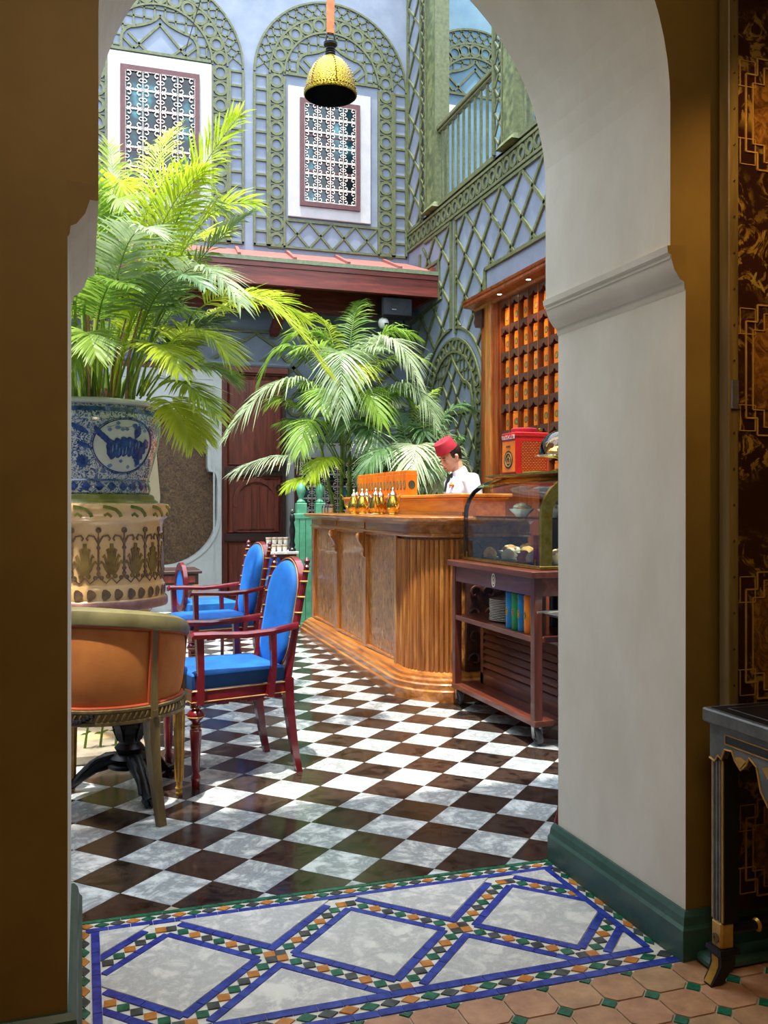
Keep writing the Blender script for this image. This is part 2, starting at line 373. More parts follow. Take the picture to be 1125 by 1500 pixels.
# checkerboard of 20 cm tiles laid on the diagonal
A = (.14145, -.1395); B = (.1430, .1440); O = (.2552, 3.0963)
tiles = []
for i in range(-60, 60):
    for j in range(-60, 70):
        q = [(O[0]+a*A[0]+b*B[0], O[1]+a*A[1]+b*B[1]) for a, b in ((i, j), (i+1, j), (i+1, j+1), (i, j+1))]
        cx = sum(p[0] for p in q)/4; cy = sum(p[1] for p in q)/4
        q = [(cx+(x-cx)*.988, cy+(y-cy)*.988) for x, y in q]
        q = cliprect(q, -3.5, 3.95, 2.785, 10.98)
        if area(q) > .0008: tiles.append((cx, cy, (i+j) % 2, q))
def vis(t):
    d = t[0]*math.sin(R(18.25))+t[1]*math.cos(R(18.25)); x = (t[0]*math.cos(R(18.25))-t[1]*math.sin(R(18.25)))/d
    return (abs(x+.07) > .28)*100+(t[0] > 2.4)*50+d
tiles.sort(key=vis)
sq = {}
for k in (0, 1):
    q = [(a*.494, b*.494) for a, b in ((0, 0), (1, 0), (1, 1), (0, 1))]
far = (MB(), MB())
full = .0408*.97*.96
for n, (cx, cy, k, q) in enumerate(tiles):
    if n < 290:
        if area(q) > .0385:
            if 'm' not in sq: sq['m'] = None
            loc = (cx, cy)
            key = 'full%d' % k
            if key not in sq: sq[key] = MB().prism([(x-cx, y-cy) for x, y in q], flat, 0, .009).mesh('marble_tile', fix=True); sq[key].materials.append(M['white_marble' if k else 'dark_marble'])
            o = link('marble_tile', sq[key], None, court); o.location = (cx, cy, -.009+random.uniform(-.0003, .0003))
        else: centred(q, -.009, 0, 'marble_tile', M['white_marble' if k else 'dark_marble'], court)
    else:
        s_ = far[k]; m_ = len(s_.v); s_.add([(x, y, 0) for x, y in q], [tuple(range(len(q)))])
for k in (0, 1): stuff(far[k].build('far_marble_tiles', M['white_marble' if k else 'dark_marble'], court, world=False, fix=False))
# ---- threshold of zellige
thr = MB().bx(UL-.01, UR+.01, 2.045, 2.785, -.012, -.0035).build('zellige_threshold', M['white_glaze'], floor)
x0, x1, y0, y1 = -.012, 1.512, 2.05, 2.765
def strip(p, q, w, mat, name='blue_tile', step=.062, gap=.0016, rect=None, z=.0):
    p = Vector(p).to_2d(); q = Vector(q).to_2d(); L = (q-p).length
    if L < .01: return
    d = (q-p)/L; nrm = Vector((-d.y, d.x))*w/2; n = max(1, round(L/step))
    for i in range(n):
        a = p+d*(L*i/n+gap/2); b = p+d*(L*(i+1)/n-gap/2); poly = [tuple(a-nrm), tuple(b-nrm), tuple(b+nrm), tuple(a+nrm)]
        if rect: poly = cliprect(poly, *rect)
        if area(poly) > .0002: centred(poly, -.006, z+random.uniform(-.0006, .0004), name, mat, thr)
cols = ['orange_glaze', 'green_glaze', 'black_glaze']; ctr = [0]
def squares(p, q, w, pitch, rect=None, skip=()):
    p = Vector(p).to_2d(); q = Vector(q).to_2d(); L = (q-p).length; d = (q-p)/L; nr = Vector((-d.y, d.x)); n = max(1, round(L/pitch)); st = L/n
    for i in range(n):
        c = p+d*(st*(i+.5)); h = st*.48; k = w*.48
        if any((c-Vector(s)).length < .02 for s in skip): continue
        poly = [tuple(c-d*h), tuple(c-nr*k), tuple(c+d*h), tuple(c+nr*k)]
        if rect: poly = cliprect(poly, *rect)
        ctr[0] += 1
        if area(poly) > .0002: centred(poly, -.006, random.uniform(-.0006, .0004), 'glazed_diamond_tile', M[cols[ctr[0] % 3]], thr)
strip((x0, 2.776), (x1+.01, 2.776), .016, M['green_glaze'], 'green_border_tile', .12)
# border: outer front blue, rhomb band, inner blue; back band; sides
strip((x0, 2.064), (x1+.02, 2.064), .026, M['blue_glaze'])
squares((x0+.02, 2.098), (x1, 2.098), .04, .052)
strip((x0+.05, 2.132), (x1-.045, 2.132), .026, M['blue_glaze'])
squares((x0, 2.748), (x1, 2.748), .032, .044)
strip((x0+.02, 2.718), (x1-.02, 2.718), .022, M['blue_glaze'])
strip((.034, 2.146), (.034, 2.706), .022, M['blue_glaze']); strip((1.462, 2.146), (1.462, 2.706), .022, M['blue_glaze'])
squares((.004, 2.15), (.004, 2.72), .03, .05); squares((1.49, 2.15), (1.49, 2.72), .03, .05)
field = (.046, 1.45, 2.146, 2.706); cy0 = 2.412
cxs = [.226, .757, 1.288]; hd = .2655
s2 = math.sqrt(.5); Lc = hd*math.sqrt(2)
for c in cxs:   # four sides of each diamond cell
    pts = [(c+hd, cy0), (c, cy0+hd), (c-hd, cy0), (c, cy0-hd)]
    for i in range(4):
        p = Vector(pts[i]); q = Vector(pts[(i+1) % 4]); d = (q-p).normalized(); inn = Vector((-d.y, d.x))
        for sgn in (1, -1):
                off = inn*sgn*.034
                if sgn == 1: strip(p+off+d*.034, q+off-d*.034, .023, M['blue_glaze'], rect=field)
                else: strip(p+off+d*.046, q+off-d*.022, .023, M['blue_glaze'], rect=field)
        squares(p+d*.0, q, .044, .0417, rect=field)
ms = .197
for c in cxs:
    poly = cliprect([(c+ms, cy0), (c, cy0+ms), (c-ms, cy0), (c, cy0-ms)], *field)
    centred(poly, -.007, 0, 'marble_diamond_slab', M['slab_marble'], thr)
for c in [cxs[0]-2*hd+hd, cxs[0]+hd, cxs[1]+hd, cxs[2]+hd]:
    for sg in (1, -1):
        poly = [(c, cy0+sg*.07), (c-.5, cy0+sg*.57), (c+.5, cy0+sg*.57)]
        poly = clip(clip(poly, 1, 0, c+.222), -1, 0, -(c-.222)); poly = cliprect(poly, *field)
        if area(poly) > .001: centred(poly, -.007, 0, 'marble_triangle_slab', M['slab_marble'], thr)
# ---- room paving: terracotta octagons with green squares
room = MB().bx(-2.4, 2.6, -2.2, 2.045, -.012, -.004).build('terracotta_paving', M['grout'], floor)
P_ = .1205; hs = .0235
octo = None; sqm = None; spare = MB(); spare2 = MB()
ox, oy = 1.331, 1.9305
for i in range(-32, 12):
    for j in range(-34, 3):
        cx, cy = ox+(i+.5)*P_, oy+(j+.5)*.1165
        h = P_/2-.0030; hy = .1165/2-.0030; k = hs
        poly = [(h, -hy+k), (h, hy-k), (h-k, hy), (-h+k, hy), (-h, hy-k), (-h, -hy+k), (-h+k, -hy), (h-k, -hy)]
        if -2.35 < cx < 2.55 and cy > -2.1:
            pp = cliprect([(cx+a, cy+b) for a, b in poly], -3, 3, -3, 2.043)
            if area(pp) > .0005:
                if cy > .9 and -.2 < cx < 2.1: centred(pp, -.008, 0, 'octagonal_tile', M['terracotta'], room)
                else: spare.add([(x, y, 0) for x, y in pp], [tuple(range(len(pp)))])
        sx, sy = ox+i*P_, oy+j*.1165
        q = cliprect([(sx+hs-.002, sy), (sx, sy+hs-.002), (sx-hs+.002, sy), (sx, sy-hs+.002)], -2.35, 2.55, -2.1, 2.043)
        if area(q) > .0001:
            if sy > .9 and -.2 < sx < 2.1: centred(q, -.008, .0003, 'green_inset_tile', M['green_glaze'], room)
            else: spare2.add([(x, y, .0003) for x, y in q], [tuple(range(len(q)))])
stuff(spare.build('far_octagonal_tiles', M['terracotta'], room, world=False, fix=False)); stuff(spare2.build('far_inset_tiles', M['green_glaze'], room, world=False, fix=False))

# ---- the arch wall between room and courtyard
AC, AR, AZ = .7575, .7245, 2.27
def arch_profile(jl, jr, spring_extra=0, r=AR):
    pts = [(jl, 0), (jl, 1.86)]
    pts += [(AC-r, 1.86)] + [(AC-r*math.cos(a), AZ+r*math.sin(a)*1.03) for a in [PI*k/40 for k in range(41)]] + [(AC+r, 1.86), (jr, 1.86), (jr, 0)]
    return pts
prof = arch_profile(UL, UR)
def wall_with_hole(name, x0, x1, ztop, prof, v0, v1, mats):
    b = MB()
    for v, s in ((v0, 0), (v1, 1)):
        b.add([(x0, v, 0), (prof[0][0], v, 0), (prof[0][0], v, ztop), (x0, v, ztop)], [(0, 1, 2, 3)])
        b.add([(x1, v, 0), (prof[-1][0], v, 0), (prof[-1][0], v, ztop), (x1, v, ztop)], [(0, 3, 2, 1)])
        for p, q in zip(prof, prof[1:]):
            if abs(p[0]-q[0]) > 1e-6: b.add([(p[0], v, p[1]), (q[0], v, q[1]), (q[0], v, ztop), (p[0], v, ztop)], [(0, 1, 2, 3)])
    nf = len(b.f)
    for p, q in zip(prof, prof[1:]): b.add([(p[0], v0, p[1]), (p[0], v1, p[1]), (q[0], v1, q[1]), (q[0], v0, q[1])], [(0, 1, 2, 3)])
    nj = len(b.f)
    b.add([(x0, v0, ztop), (x1, v0, ztop), (x1, v1, ztop), (x0, v1, ztop)], [(0, 1, 2, 3)])
    b.add([(x0, v0, 0), (x0, v1, 0), (x0, v1, ztop), (x0, v0, ztop)], [(0, 1, 2, 3)]); b.add([(x1, v0, 0), (x1, v1, 0), (x1, v1, ztop), (x1, v0, ztop)], [(0, 1, 2, 3)])
    me = b.mesh(name, fix=True)
    for m in mats: me.materials.append(m)
    for i, p in enumerate(me.polygons):
        c = p.center
        if abs(c.y-v0) < 1e-3: p.material_index = 0
        elif abs(c.y-v1) < 1e-3: p.material_index = 2
        else: p.material_index = 1
    o = bpy.data.objects.new(name, me); COL.objects.link(o); return struct(o)
wf = wall_with_hole('wall_front', -3.6, 6.0, 4.3, prof, VF, VB, [M['ochre_plaster'], M['jamb_plaster'], M['blue_wall']])
# impost mouldings, wrapping the inner face of each jamb and turning the corners
for side, x, sg in (('l', UL, 1), ('r', UR, -1)):
    cs = [(-.001, 1.775), (.004, 1.782), (.006, 1.80), (.018, 1.806), (.036, 1.83), (.045, 1.858), (.046, 1.868), (.056, 1.874), (.058, 1.892), (-.001, 1.898)]
    b = MB(); b.loft([[(x+sg*a, v, z) for a, z in cs] for v in (VF-.001, VB+.001)])
    o = b.build('impost_moulding', M['jamb_plaster'], wf, smooth=30); o.data.materials.append(M['ochre_plaster'])
    for p in o.data.polygons:
        if p.normal.y < -.9: p.material_index = 1
# green skirting on jambs and faces
def skirt(pts, name, h=.122, t=.03, off=0):
    """pts: path in plan with outward normal on the right-hand side"""
    b = MB(); cs = [(0, 0), (t, 0), (t, h-.04), (t-.008, h-.032), (t-.012, h-.012), (t-.022, h), (0, h)]
    P = [Vector(p).to_2d() for p in pts]; loops = []
    for i, p in enumerate(P):
        d0 = (p-P[i-1]).normalized() if i else (P[1]-p).normalized(); d1 = (P[i+1]-p).normalized() if i < len(P)-1 else d0
        n0 = Vector((d0.y, -d0.x)); n1 = Vector((d1.y, -d1.x)); m = (n0+n1); m = m/ max(.2, m.dot(n0))
        loops.append([(p.x+m.x*a, p.y+m.y*a, z) for a, z in cs])
    b.loft(loops); return b
struct(skirt([(UR, VB+.02), (UR, VF), (2.55, VF)], 'b').build('baseboard_right', M['base_green'], smooth=20))
struct(skirt([(-2.35, VF), (UL, VF), (UL, VB+.01)], 'b').build('baseboard_left', M['base_green'], smooth=20))
struct(MB().bx(UR+.005, 2.55, VF-.105, VF-.031, 0, .03).build('trim_1', M['base_green'], bevel=.01))
# the room behind the camera
struct(MB().bx(-2.5, -2.35, -2.2, VF, 0, 3.3).build('wall_left', M['ochre_plaster']))
struct(MB().bx(2.55, 2.7, -2.2, VF, 0, 3.3).build('wall_room_right', M['ochre_plaster']))
struct(MB().bx(-2.5, 2.7, -2.35, -2.2, 0, 3.3).build('wall_rear', M['ochre_plaster']))
struct(MB().bx(-2.5, 2.7, -2.35, VF, 3.2, 3.35).build('ceiling', M['white_plaster']))
# ---- courtyard walls
wr = MB()
wr.bx(WU, WU+.25, VB, BV, 0, 4.72)
wall_r = struct(wr.build('wall_right', M['blue_wall']))
wb = MB(); wb.bx(-3.6, 6.2, BV+.02, BV+.3, 0, 8.6)
wall_b = struct(wb.build('wall_back', M['blue_wall']))
struct(MB().bx(-3.75, -3.6, VB, BV+.3, 0, 6.4).build('wall_far_left', M['blue_wall']))
# gallery above the right wall
struct(MB().bx(WU-.0, 6.1, VB, BV+.02, 4.66, 4.74).build('floor_gallery', M['blue_wall']))
struct(MB().bx(5.9, 6.1, VB, BV+.02, 4.74, 8.6).build('wall_gallery', M['blue_wall']))
struct(MB().bx(WU+.01, 5.9, BV-.012, BV+.019, 4.74, 8.6).build('wall_gallery_end', M['teal_wall']))
struct(MB().bx(WU, WU+.03, 10.27, BV-.01, 4.74, 8.6).build('wall_gallery_pier', M['blue_wall']))
# ================================================================ TRELLIS WORK
FB = lambda off=0: (lambda a, b, d: (a, BV+.02-.002-d-off, b))       # back wall plane: a=u, b=z
FR = lambda off=0: (lambda a, b, d: (WU-.001-d-off, a, b))             # right wall plane: a=v, b=z
T_ = M['trellis_green']
def tbar(par, fn, p, q, w=.026, t=.022, name='lath', d0=0):
    w *= 1.22
    (a, b), (c, e) = p, q; L = math.hypot(c-a, e-b)
    if L < .01: return
    dx, dy = (c-a)/L, (e-b)/L; nx, ny = -dy*w/2, dx*w/2
    MB().prism([(a-nx, b-ny), (c-nx, e-ny), (c+nx, e+ny), (a+nx, b+ny)], fn, d0, d0+t).build(name, T_, par)
def tring(par, fn, c, ro, ri, name='ring', t=.024, sb=1, d0=0, n=14):
    MB().ringp(fn, c, ro+.002, ri-.004, d0, d0+t, n, sb=sb).build(name, T_, par)
def tarc(par, fn, c, ro, ri, a0, a1, name='arched_lath', t=.026, d0=0, n=28):
    MB().ringp(fn, c, ro, ri, d0, d0+t, n, a0, a1).build(name, T_, par)
def tcurve(par, fn, pts, w=.026, name='curved_lath', t=.024):
    b = MB(); vs = []
    P = [Vector(p) for p in pts]
    for i, p in enumerate(P):
        d = (P[min(i+1, len(P)-1)]-P[max(i-1, 0)]).normalized(); n_ = Vector((-d.y, d.x))*w/2
        for q, dd in ((p-n_, 0), (p+n_, 0), (p+n_, t), (p-n_, t)): vs.append(fn(q.x, q.y, dd))
    fs = [(i*4+j, i*4+(j+1) % 4, i*4+4+(j+1) % 4, i*4+4+j) for i in range(len(P)-1) for j in range(4)]+[(0, 1, 2, 3), (4*len(P)-1, 4*len(P)-2, 4*len(P)-3, 4*len(P)-4)]
    b.add(vs, fs); b.build(name, T_, par)
def lattice(par, fn, pred, box, pitch_a, pitch_b, oa, ob, w=.022, t=.018, straight=False, name='lath', minlen=.03):
    """two families of laths cut to a region"""
    a0, a1, b0, b1 = box; fam = []
    if straight:
        k = math.floor((a0-oa)/pitch_a)
        while oa+k*pitch_a < a1: fam.append(((oa+k*pitch_a, b0), (0, 1), b1-b0)); k += 1
        k = math.floor((b0-ob)/pitch_b)
        while ob+k*pitch_b < b1: fam.append(((a0, ob+k*pitch_b), (1, 0), a1-a0)); k += 1
    else:
        L = math.hypot(pitch_a, pitch_b); W = (b1-b0)/pitch_b*pitch_a
        for sg in (1, -1):
            dx, dy = sg*pitch_a/L, pitch_b/L; start = a0-W if sg > 0 else a0; end = a1 if sg > 0 else a1+W
            base = oa+sg*(b0-ob)/pitch_b*pitch_a
            k = math.floor((start-base)/pitch_a)
            while base+k*pitch_a < end:
                fam.append(((base+k*pitch_a, b0), (dx, dy), (b1-b0)/dy)); k += 1
    for (x, y), (dx, dy), L in fam:
        n = max(8, int(L/.012)); run = None
        for i in range(n+1):
            s = L*i/n; ins = pred(x+dx*s, y+dy*s)
            if ins and run is None: run = s
            if (not ins or i == n) and run is not None:
                if s-run > minlen: tbar(par, fn, (x+dx*run, y+dy*run), (x+dx*s, y+dy*s), w, t, name)
                run = None
def arch_trellis(fn, c, zb, zs, label, hw=.985, crown=1.02, lat_top=4.71, lunette=True, low=True, kind_scale=1, loc=None, ringpitch=.194, group=None):
    tr = thing('arch_trellis', label, 'trellis', loc or fn(c, zb, 0), 0, group)
    rO, rI, rM = hw, hw-.185, hw-.378      # outer edge, ring band outer/inner
    # outer frame, uprights
    for sg in (1, -1):
        for r in (hw-.011, hw-.17): tbar(tr, fn, (c+sg*r, zb), (c+sg*r, zs), .022, .026, 'upright_lath')
        for r in (rI-.011, rM+.0): tbar(tr, fn, (c+sg*r, zb), (c+sg*r, zs), .022, .026, 'upright_lath')
        n = int((zs-zb)/.172)
        for k in range(n+1):
            z = zs-.02-k*.172
            if z > zb+.02: tbar(tr, fn, (c+sg*(hw-.17), z), (c+sg*(hw-.01), z), .02, .02, 'rung')
        k = 0
        while zs-.06-k*ringpitch > zb+.08:
            tring(tr, fn, (c+sg*(rI+rM)/2, zs-.06-k*ringpitch), .088, .06); k += 1
        n = k
        for k in range(n): tbar(tr, fn, (c+sg*rI, zs-.06-(k+.5)*ringpitch), (c+sg*rM, zs-.06-(k+.5)*ringpitch), .016, .016, 'short_lath')
    tbar(tr, fn, (c-hw, zb+.011), (c+hw, zb+.011), .022, .026, 'bottom_lath')
    C = (c, zs+.02)
    for ro in (hw, rI, rM+.012): tarc(tr, fn, C, ro, ro-.024, 0, PI, n=36)
    n = 13; rr = (rI+rM)/2
    for k in range(n):
        a = PI*(k+.5)/n; tring(tr, fn, (C[0]+rr*math.cos(a), C[1]+rr*math.sin(a)), .086, .058)
        if k: a = PI*k/n; tbar(tr, fn, (C[0]+rM*math.cos(a), C[1]+rM*math.sin(a)), (C[0]+rI*math.cos(a), C[1]+rI*math.sin(a)), .016, .016, 'short_lath')
    ann = lambda x, y: rI < math.hypot(x-C[0], y-C[1]) < hw-.012 and y > C[1]
    # diagonal lattice bent round the arch
    for k in range(22):
        for sg in (1, -1):
            a = PI*(k+.5)/22; b_ = a+sg*.17
            if 0 < b_ < PI: tbar(tr, fn, (C[0]+rI*math.cos(a), C[1]+rI*math.sin(a)), (C[0]+(hw-.015)*math.cos(b_), C[1]+(hw-.015)*math.sin(b_)), .016, .016, 'fine_lath')
    if lunette:
        zl = zs+.045; tbar(tr, fn, (c-rM, zl), (c+rM, zl), .026, .026, 'cross_lath')
        # ogee arch
        og = [(0, .46), (.05, .40), (.11, .355), (.2, .315), (.27, .29)]
        lob = [(.27+.17*math.sin(t), .12+.17*math.cos(t)) for t in [0, .4, .8, 1.2, 1.57]]+[(.44, .0)]
        for sg in (1, -1):
            tcurve(tr, fn, [(c+sg*x*1.02, zl+y) for x, y in og], .034); tcurve(tr, fn, [(c+sg*x, zl+y) for x, y in lob], .034)
            tbar(tr, fn, (c+sg*.36, zl+.2), (c+sg*.14, zl), .022, .02)
            tbar(tr, fn, (c-sg*.01, zl+.36), (c+sg*.32, zl), .022, .02); tbar(tr, fn, (c+sg*.27, zl+.0), (c+sg*.44, zl+.16), .022, .02)
        def inside(x, y):
            x_ = abs(x-c); y_ = y-zl
            if y_ < 0 or math.hypot(x-C[0], y-C[1]) > rM: return False
            if x_ < .27: return y_ > .46-.17*min(1, x_/.14)+ (-.0 if x_ < .14 else .0) and y_ > .30
            if x_ < .44: return math.hypot(x_-.27, y_-.12) > .185 or y_ > .3
            return True
        lattice(tr, fn, inside, (c-rM, c+rM, zl, zl+.62), .12, .12, c+.06, zl+.05, .016, .014, True, 'fine_lath')
    if low:
        tbar(tr, fn, (c-rM, lat_top), (c+rM, lat_top), .024, .024, 'cross_lath')
        H_ = lat_top-zb-.02
        lattice(tr, fn, lambda x, y: abs(x-c) < rM and zb+.02 < y < lat_top, (c-rM, c+rM, zb+.02, lat_top), .298, H_*1.0, c+.149*0, zb+.02, .022, .02)
    return tr
t2 = arch_trellis(FB(0), 2.952, 4.365, 6.455, 'green arched trellis around the pale window behind the hanging brass lamp')
t1 = arch_trellis(FB(0), .865, 4.365, 6.455, 'green arched trellis around the window above the tall potted palm')
t3 = arch_trellis(FB(.033), 4.87, 4.76, 6.51, 'green arched trellis on the blue end wall of the upper gallery', low=False, hw=.9)
# lower trellis on back wall (behind the palms)
tl = thing('lower_wall_trellis', 'green diagonal trellis and arch low on the back wall behind the bar palm', 'trellis', (2.9, 11, 2.0))
fn = FB(0); CL = (3.08, 2.05)
for ro in (.82, .60): tarc(tl, fn, CL, ro, ro-.03, 0, PI, n=30)
for k in range(9):
    a = PI*(k+.5)/9; tring(tl, fn, (CL[0]+.69*math.cos(a), CL[1]+.69*math.sin(a)), .095, .062)
tbar(tl, fn, (2.36, 2.0), (3.94, 2.0), .04, .03, 'cross_lath'); tbar(tl, fn, (.5, 3.32), (3.94, 3.32), .03, .03, 'cross_lath')
for sg in (1, -1):
    tcurve(tl, fn, [(CL[0]+sg*x, CL[1]+y) for x, y in ((.0, .44), (.08, .36), (.2, .3), (.34, .28), (.46, .18), (.52, 0))], .03)
    tbar(tl, fn, (CL[0]+sg*.4, CL[1]), (CL[0], CL[1]+.4), .024, .02)
lattice(tl, fn, lambda x, y: math.hypot(x-CL[0], y-CL[1]) > .84 and 2.32 < x < 3.93 and 2.02 < y < 3.3, (2.32, 3.93, 2.02, 3.3), .62, .62, CL[0], 2.9, .034, .022)
lattice(tl, fn, lambda x, y: .3 < x < 2.3 and 2.92 < y < 3.3, (.3, 2.3, 2.92, 3.3), .6, .38, 2.0, 2.92, .034, .022)
# ---- right wall
rf = FR(0)
tb = thing('ring_band', 'long green frieze of small rings below the gallery rail', 'trellis', (WU, 9, 4.43))
tbar(tb, rf, (6.6, 4.443), (10.98, 4.443), .024, .03, 'edge_lath'); tbar(tb, rf, (6.6, 4.648), (10.98, 4.648), .024, .03, 'edge_lath')
k = 0; v = 10.9
while v > 6.7:
    tring(tb, rf, (v, 4.546), .079, .05, n=12); tbar(tb, rf, (v-.0815, 4.455), (v-.0815, 4.636), .012, .02, 'short_lath')
    tbar(tb, rf, (v-.03, 4.62), (v-.0815-.05, 4.62), .012, .012, 'short_lath'); v -= .163
ta = thing('wall_trellis', 'green diamond trellis above the tea shelves on the right wall', 'trellis', (WU, 8.5, 3.4))
tbar(ta, rf, (9.43, 3.13), (9.43, 4.405), .03, .026, 'upright_lath'); tbar(ta, rf, (6.6, 4.395), (9.43, 4.395), .026, .026, 'edge_lath')
tbar(ta, rf, (6.6, 3.645), (8.64, 3.645), .03, .026, 'edge_lath'); tbar(ta, rf, (8.64, 1.1), (8.64, 3.65), .03, .026, 'upright_lath')
AC2 = (9.53, 2.26)
def pa(x, y):
    if not (6.6 < x < 9.42 and y < 4.39): return False
    if x < 8.65: return y > 3.65
    return math.hypot(x-AC2[0], y-AC2[1]) > .95 and y > 2.4
lattice(ta, rf, pa, (6.6, 9.42, 2.4, 4.39), .449, .449, 9.155, 4.39, .028, .022)
def arcpts(c, r, a0, a1, n=20): return [(c[0]+r*math.cos(a0+(a1-a0)*k/n), c[1]+r*math.sin(a0+(a1-a0)*k/n)) for k in range(n+1)]
tcurve(ta, rf, arcpts(AC2, .94, R(96), R(158)), .028)   # toward smaller v
tc = thing('wall_trellis', 'narrow green diamond trellis beside the red eave on the right wall', 'trellis', (WU, 9.9, 2.2))
for p, q in (((9.555, 3.2), (9.555, 4.405)), ((9.93, 3.62), (9.93, 4.07)), ((10.56, 4.07), (10.56, 4.30)), ((9.93, 4.07), (10.56, 4.07)), ((9.56, 4.40), (10.4, 4.40)), ((9.85, 3.62), (10.9, 3.50)), ((10.9, 1.6), (10.9, 3.5))): tbar(tc, rf, p, q, .028, .026, 'edge_lath')
def pb(x, y):
    if x < 9.56 or x > 10.9: return False
    if math.hypot(x-AC2[0], y-AC2[1]) < .95 and y > AC2[1] or (y <= AC2[1] and x < 10.47): return False
    if y > 4.07: return x < 10.56 and y < 4.39-(x-10.2)*.2*(x > 10.2)
    if y > 3.55: return x < 9.93
    return y > 1.6
lattice(tc, rf, pb, (9.56, 10.9, 1.6, 4.39), .449, .449, 9.155, 4.39, .028, .022)
tcurve(tc, rf, arcpts(AC2, .94, 0, R(87)), .028); tbar(tc, rf, (10.47, 1.2), (10.47, 2.26), .028, .026, 'upright_lath')
td = thing('arch_trellis', 'tall green arched trellis beside the tea shelves, above the bending waiter', 'trellis', (WU, 9.53, 1.1))
for ro in (.83, .685): tarc(td, rf, AC2, ro, ro-.024, 0, PI, n=30)
for sg in (1, -1):
    for r in (.818, .673): tbar(td, rf, (AC2[0]+sg*r, 1.1), (AC2[0]+sg*r, AC2[1]), .024, .026, 'upright_lath')
    for k in range(6): tring(td, rf, (AC2[0]+sg*.746, 2.14-k*.2), .075, .05); tbar(td, rf, (AC2[0]+sg*.68, 2.04-k*.2), (AC2[0]+sg*.81, 2.04-k*.2), .014, .016, 'short_lath')
for k in range(12):
    a = PI*(k+.5)/12; tring(td, rf, (AC2[0]+.746*math.cos(a), AC2[1]+.746*math.sin(a)), .08, .053)
    if k: a = PI*k/12; tbar(td, rf, (AC2[0]+.67*math.cos(a), AC2[1]+.67*math.sin(a)), (AC2[0]+.82*math.cos(a), AC2[1]+.82*math.sin(a)), .014, .016, 'short_lath')
tbar(td, rf, (AC2[0]-.67, 2.24), (AC2[0]+.67, 2.24), .03, .026, 'cross_lath')
def ogee(x, y):
    x_ = abs(x-AC2[0]); return y-2.24 < max(.0, .62-.9*x_) or (x_ > .36 and math.hypot(x_-.42, y-2.26) < .2)
lattice(td, rf, lambda x, y: y > 2.24 and math.hypot(x-AC2[0], y-AC2[1]) < .66 and not ogee(x, y), (8.85, 10.2, 2.24, 2.95), .11, .13, 9.53, 2.3, .018, .016, True, 'fine_lath')
lattice(td, rf, lambda x, y: y > 2.24 and ogee(x, y) and abs(x-AC2[0]) < .36, (8.87, 10.19, 2.25, 2.9), .28, .36, 9.53, 2.24, .024, .02)
lattice(td, rf, lambda x, y: 1.1 < y < 2.23 and abs(x-AC2[0]) < .66, (8.87, 10.19, 1.1, 2.23), .28, .36, 9.53, 2.24, .024, .02)
for sg in (1, -1):
    tcurve(td, rf, [(AC2[0]+sg*x, 2.24+y) for x, y in ((0, .66), (.06, .57), (.16, .47), (.28, .37), (.36, .32), (.44, .3), (.52, .24), (.56, .14), (.57, 0))], .034)
te = thing('gallery_trellis', 'tall narrow green trellis in the corner left of the first gallery post', 'trellis', (WU, 10.5, 4.68))
for v in (10.98, 10.49): tbar(te, rf, (v, 4.68), (v, 8.4), .026, .03, 'upright_lath')
tbar(te, rf, (10.49, 4.69), (10.98, 4.69), .026, .03, 'edge_lath')
lattice(te, rf, lambda x, y: 10.5 < x < 10.97 and y > 4.7, (10.5, 10.97, 4.7, 8.3), .449, .449, 10.98, 4.85, .026, .022)
for v in (10.47, 10.29): tbar(te, rf, (v, 4.72), (v, 8.4), .016, .05, 'upright_lath')
lattice(te, FR(.03), lambda x, y: 10.29 < x < 10.47 and y > 4.73, (10.29, 10.47, 4.73, 7.9), .16, .2, 10.3, 4.8, .014, .014)
tg = thing('gallery_trellis', 'narrow green trellis strip left of the second gallery post', 'trellis', (WU, 8.3, 4.72))
for v in (8.41, 8.2): tbar(tg, rf, (v, 4.74), (v, 7.4), .018, .04, 'upright_lath')
lattice(tg, FR(.01), lambda x, y: 8.2 < x < 8.41 and y > 4.75, (8.2, 8.41, 4.75, 7.3), .19, .24, 8.3, 4.8, .016, .016)
# gallery posts, balustrade
def post(v0, v1, label):
    p = thing('gallery_post', label, 'post', (WU, (v0+v1)/2, 4.7))
    MB().bx(WU-.04, WU+.14, v0, v1, 4.74, 8.5).build('shaft', M['post_green'], p, bevel=.008)
    b = MB(); b.bx(WU-.045, WU-.055+.19, v0-.012, v0+.02, 4.74, 8.5); b.build('corner_bead', M['trellis_green'], p)
    b = MB(); b.loft([[(WU-.1, v0-.05, 4.70), (WU+.16, v0-.05, 4.70), (WU+.16, v1+.05, 4.70), (WU-.1, v1+.05, 4.70)], [(WU-.05, v0-.01, 4.77), (WU+.15, v0-.01, 4.77), (WU+.15, v1+.01, 4.77), (WU-.05, v1+.01, 4.77)]]); b.build('base_block', M['post_green'], p)
post(9.98, 10.25, 'mottled green gallery post nearest the corner of the blue walls')
post(7.9, 8.17, 'mottled green gallery post half hidden behind the arch curve')
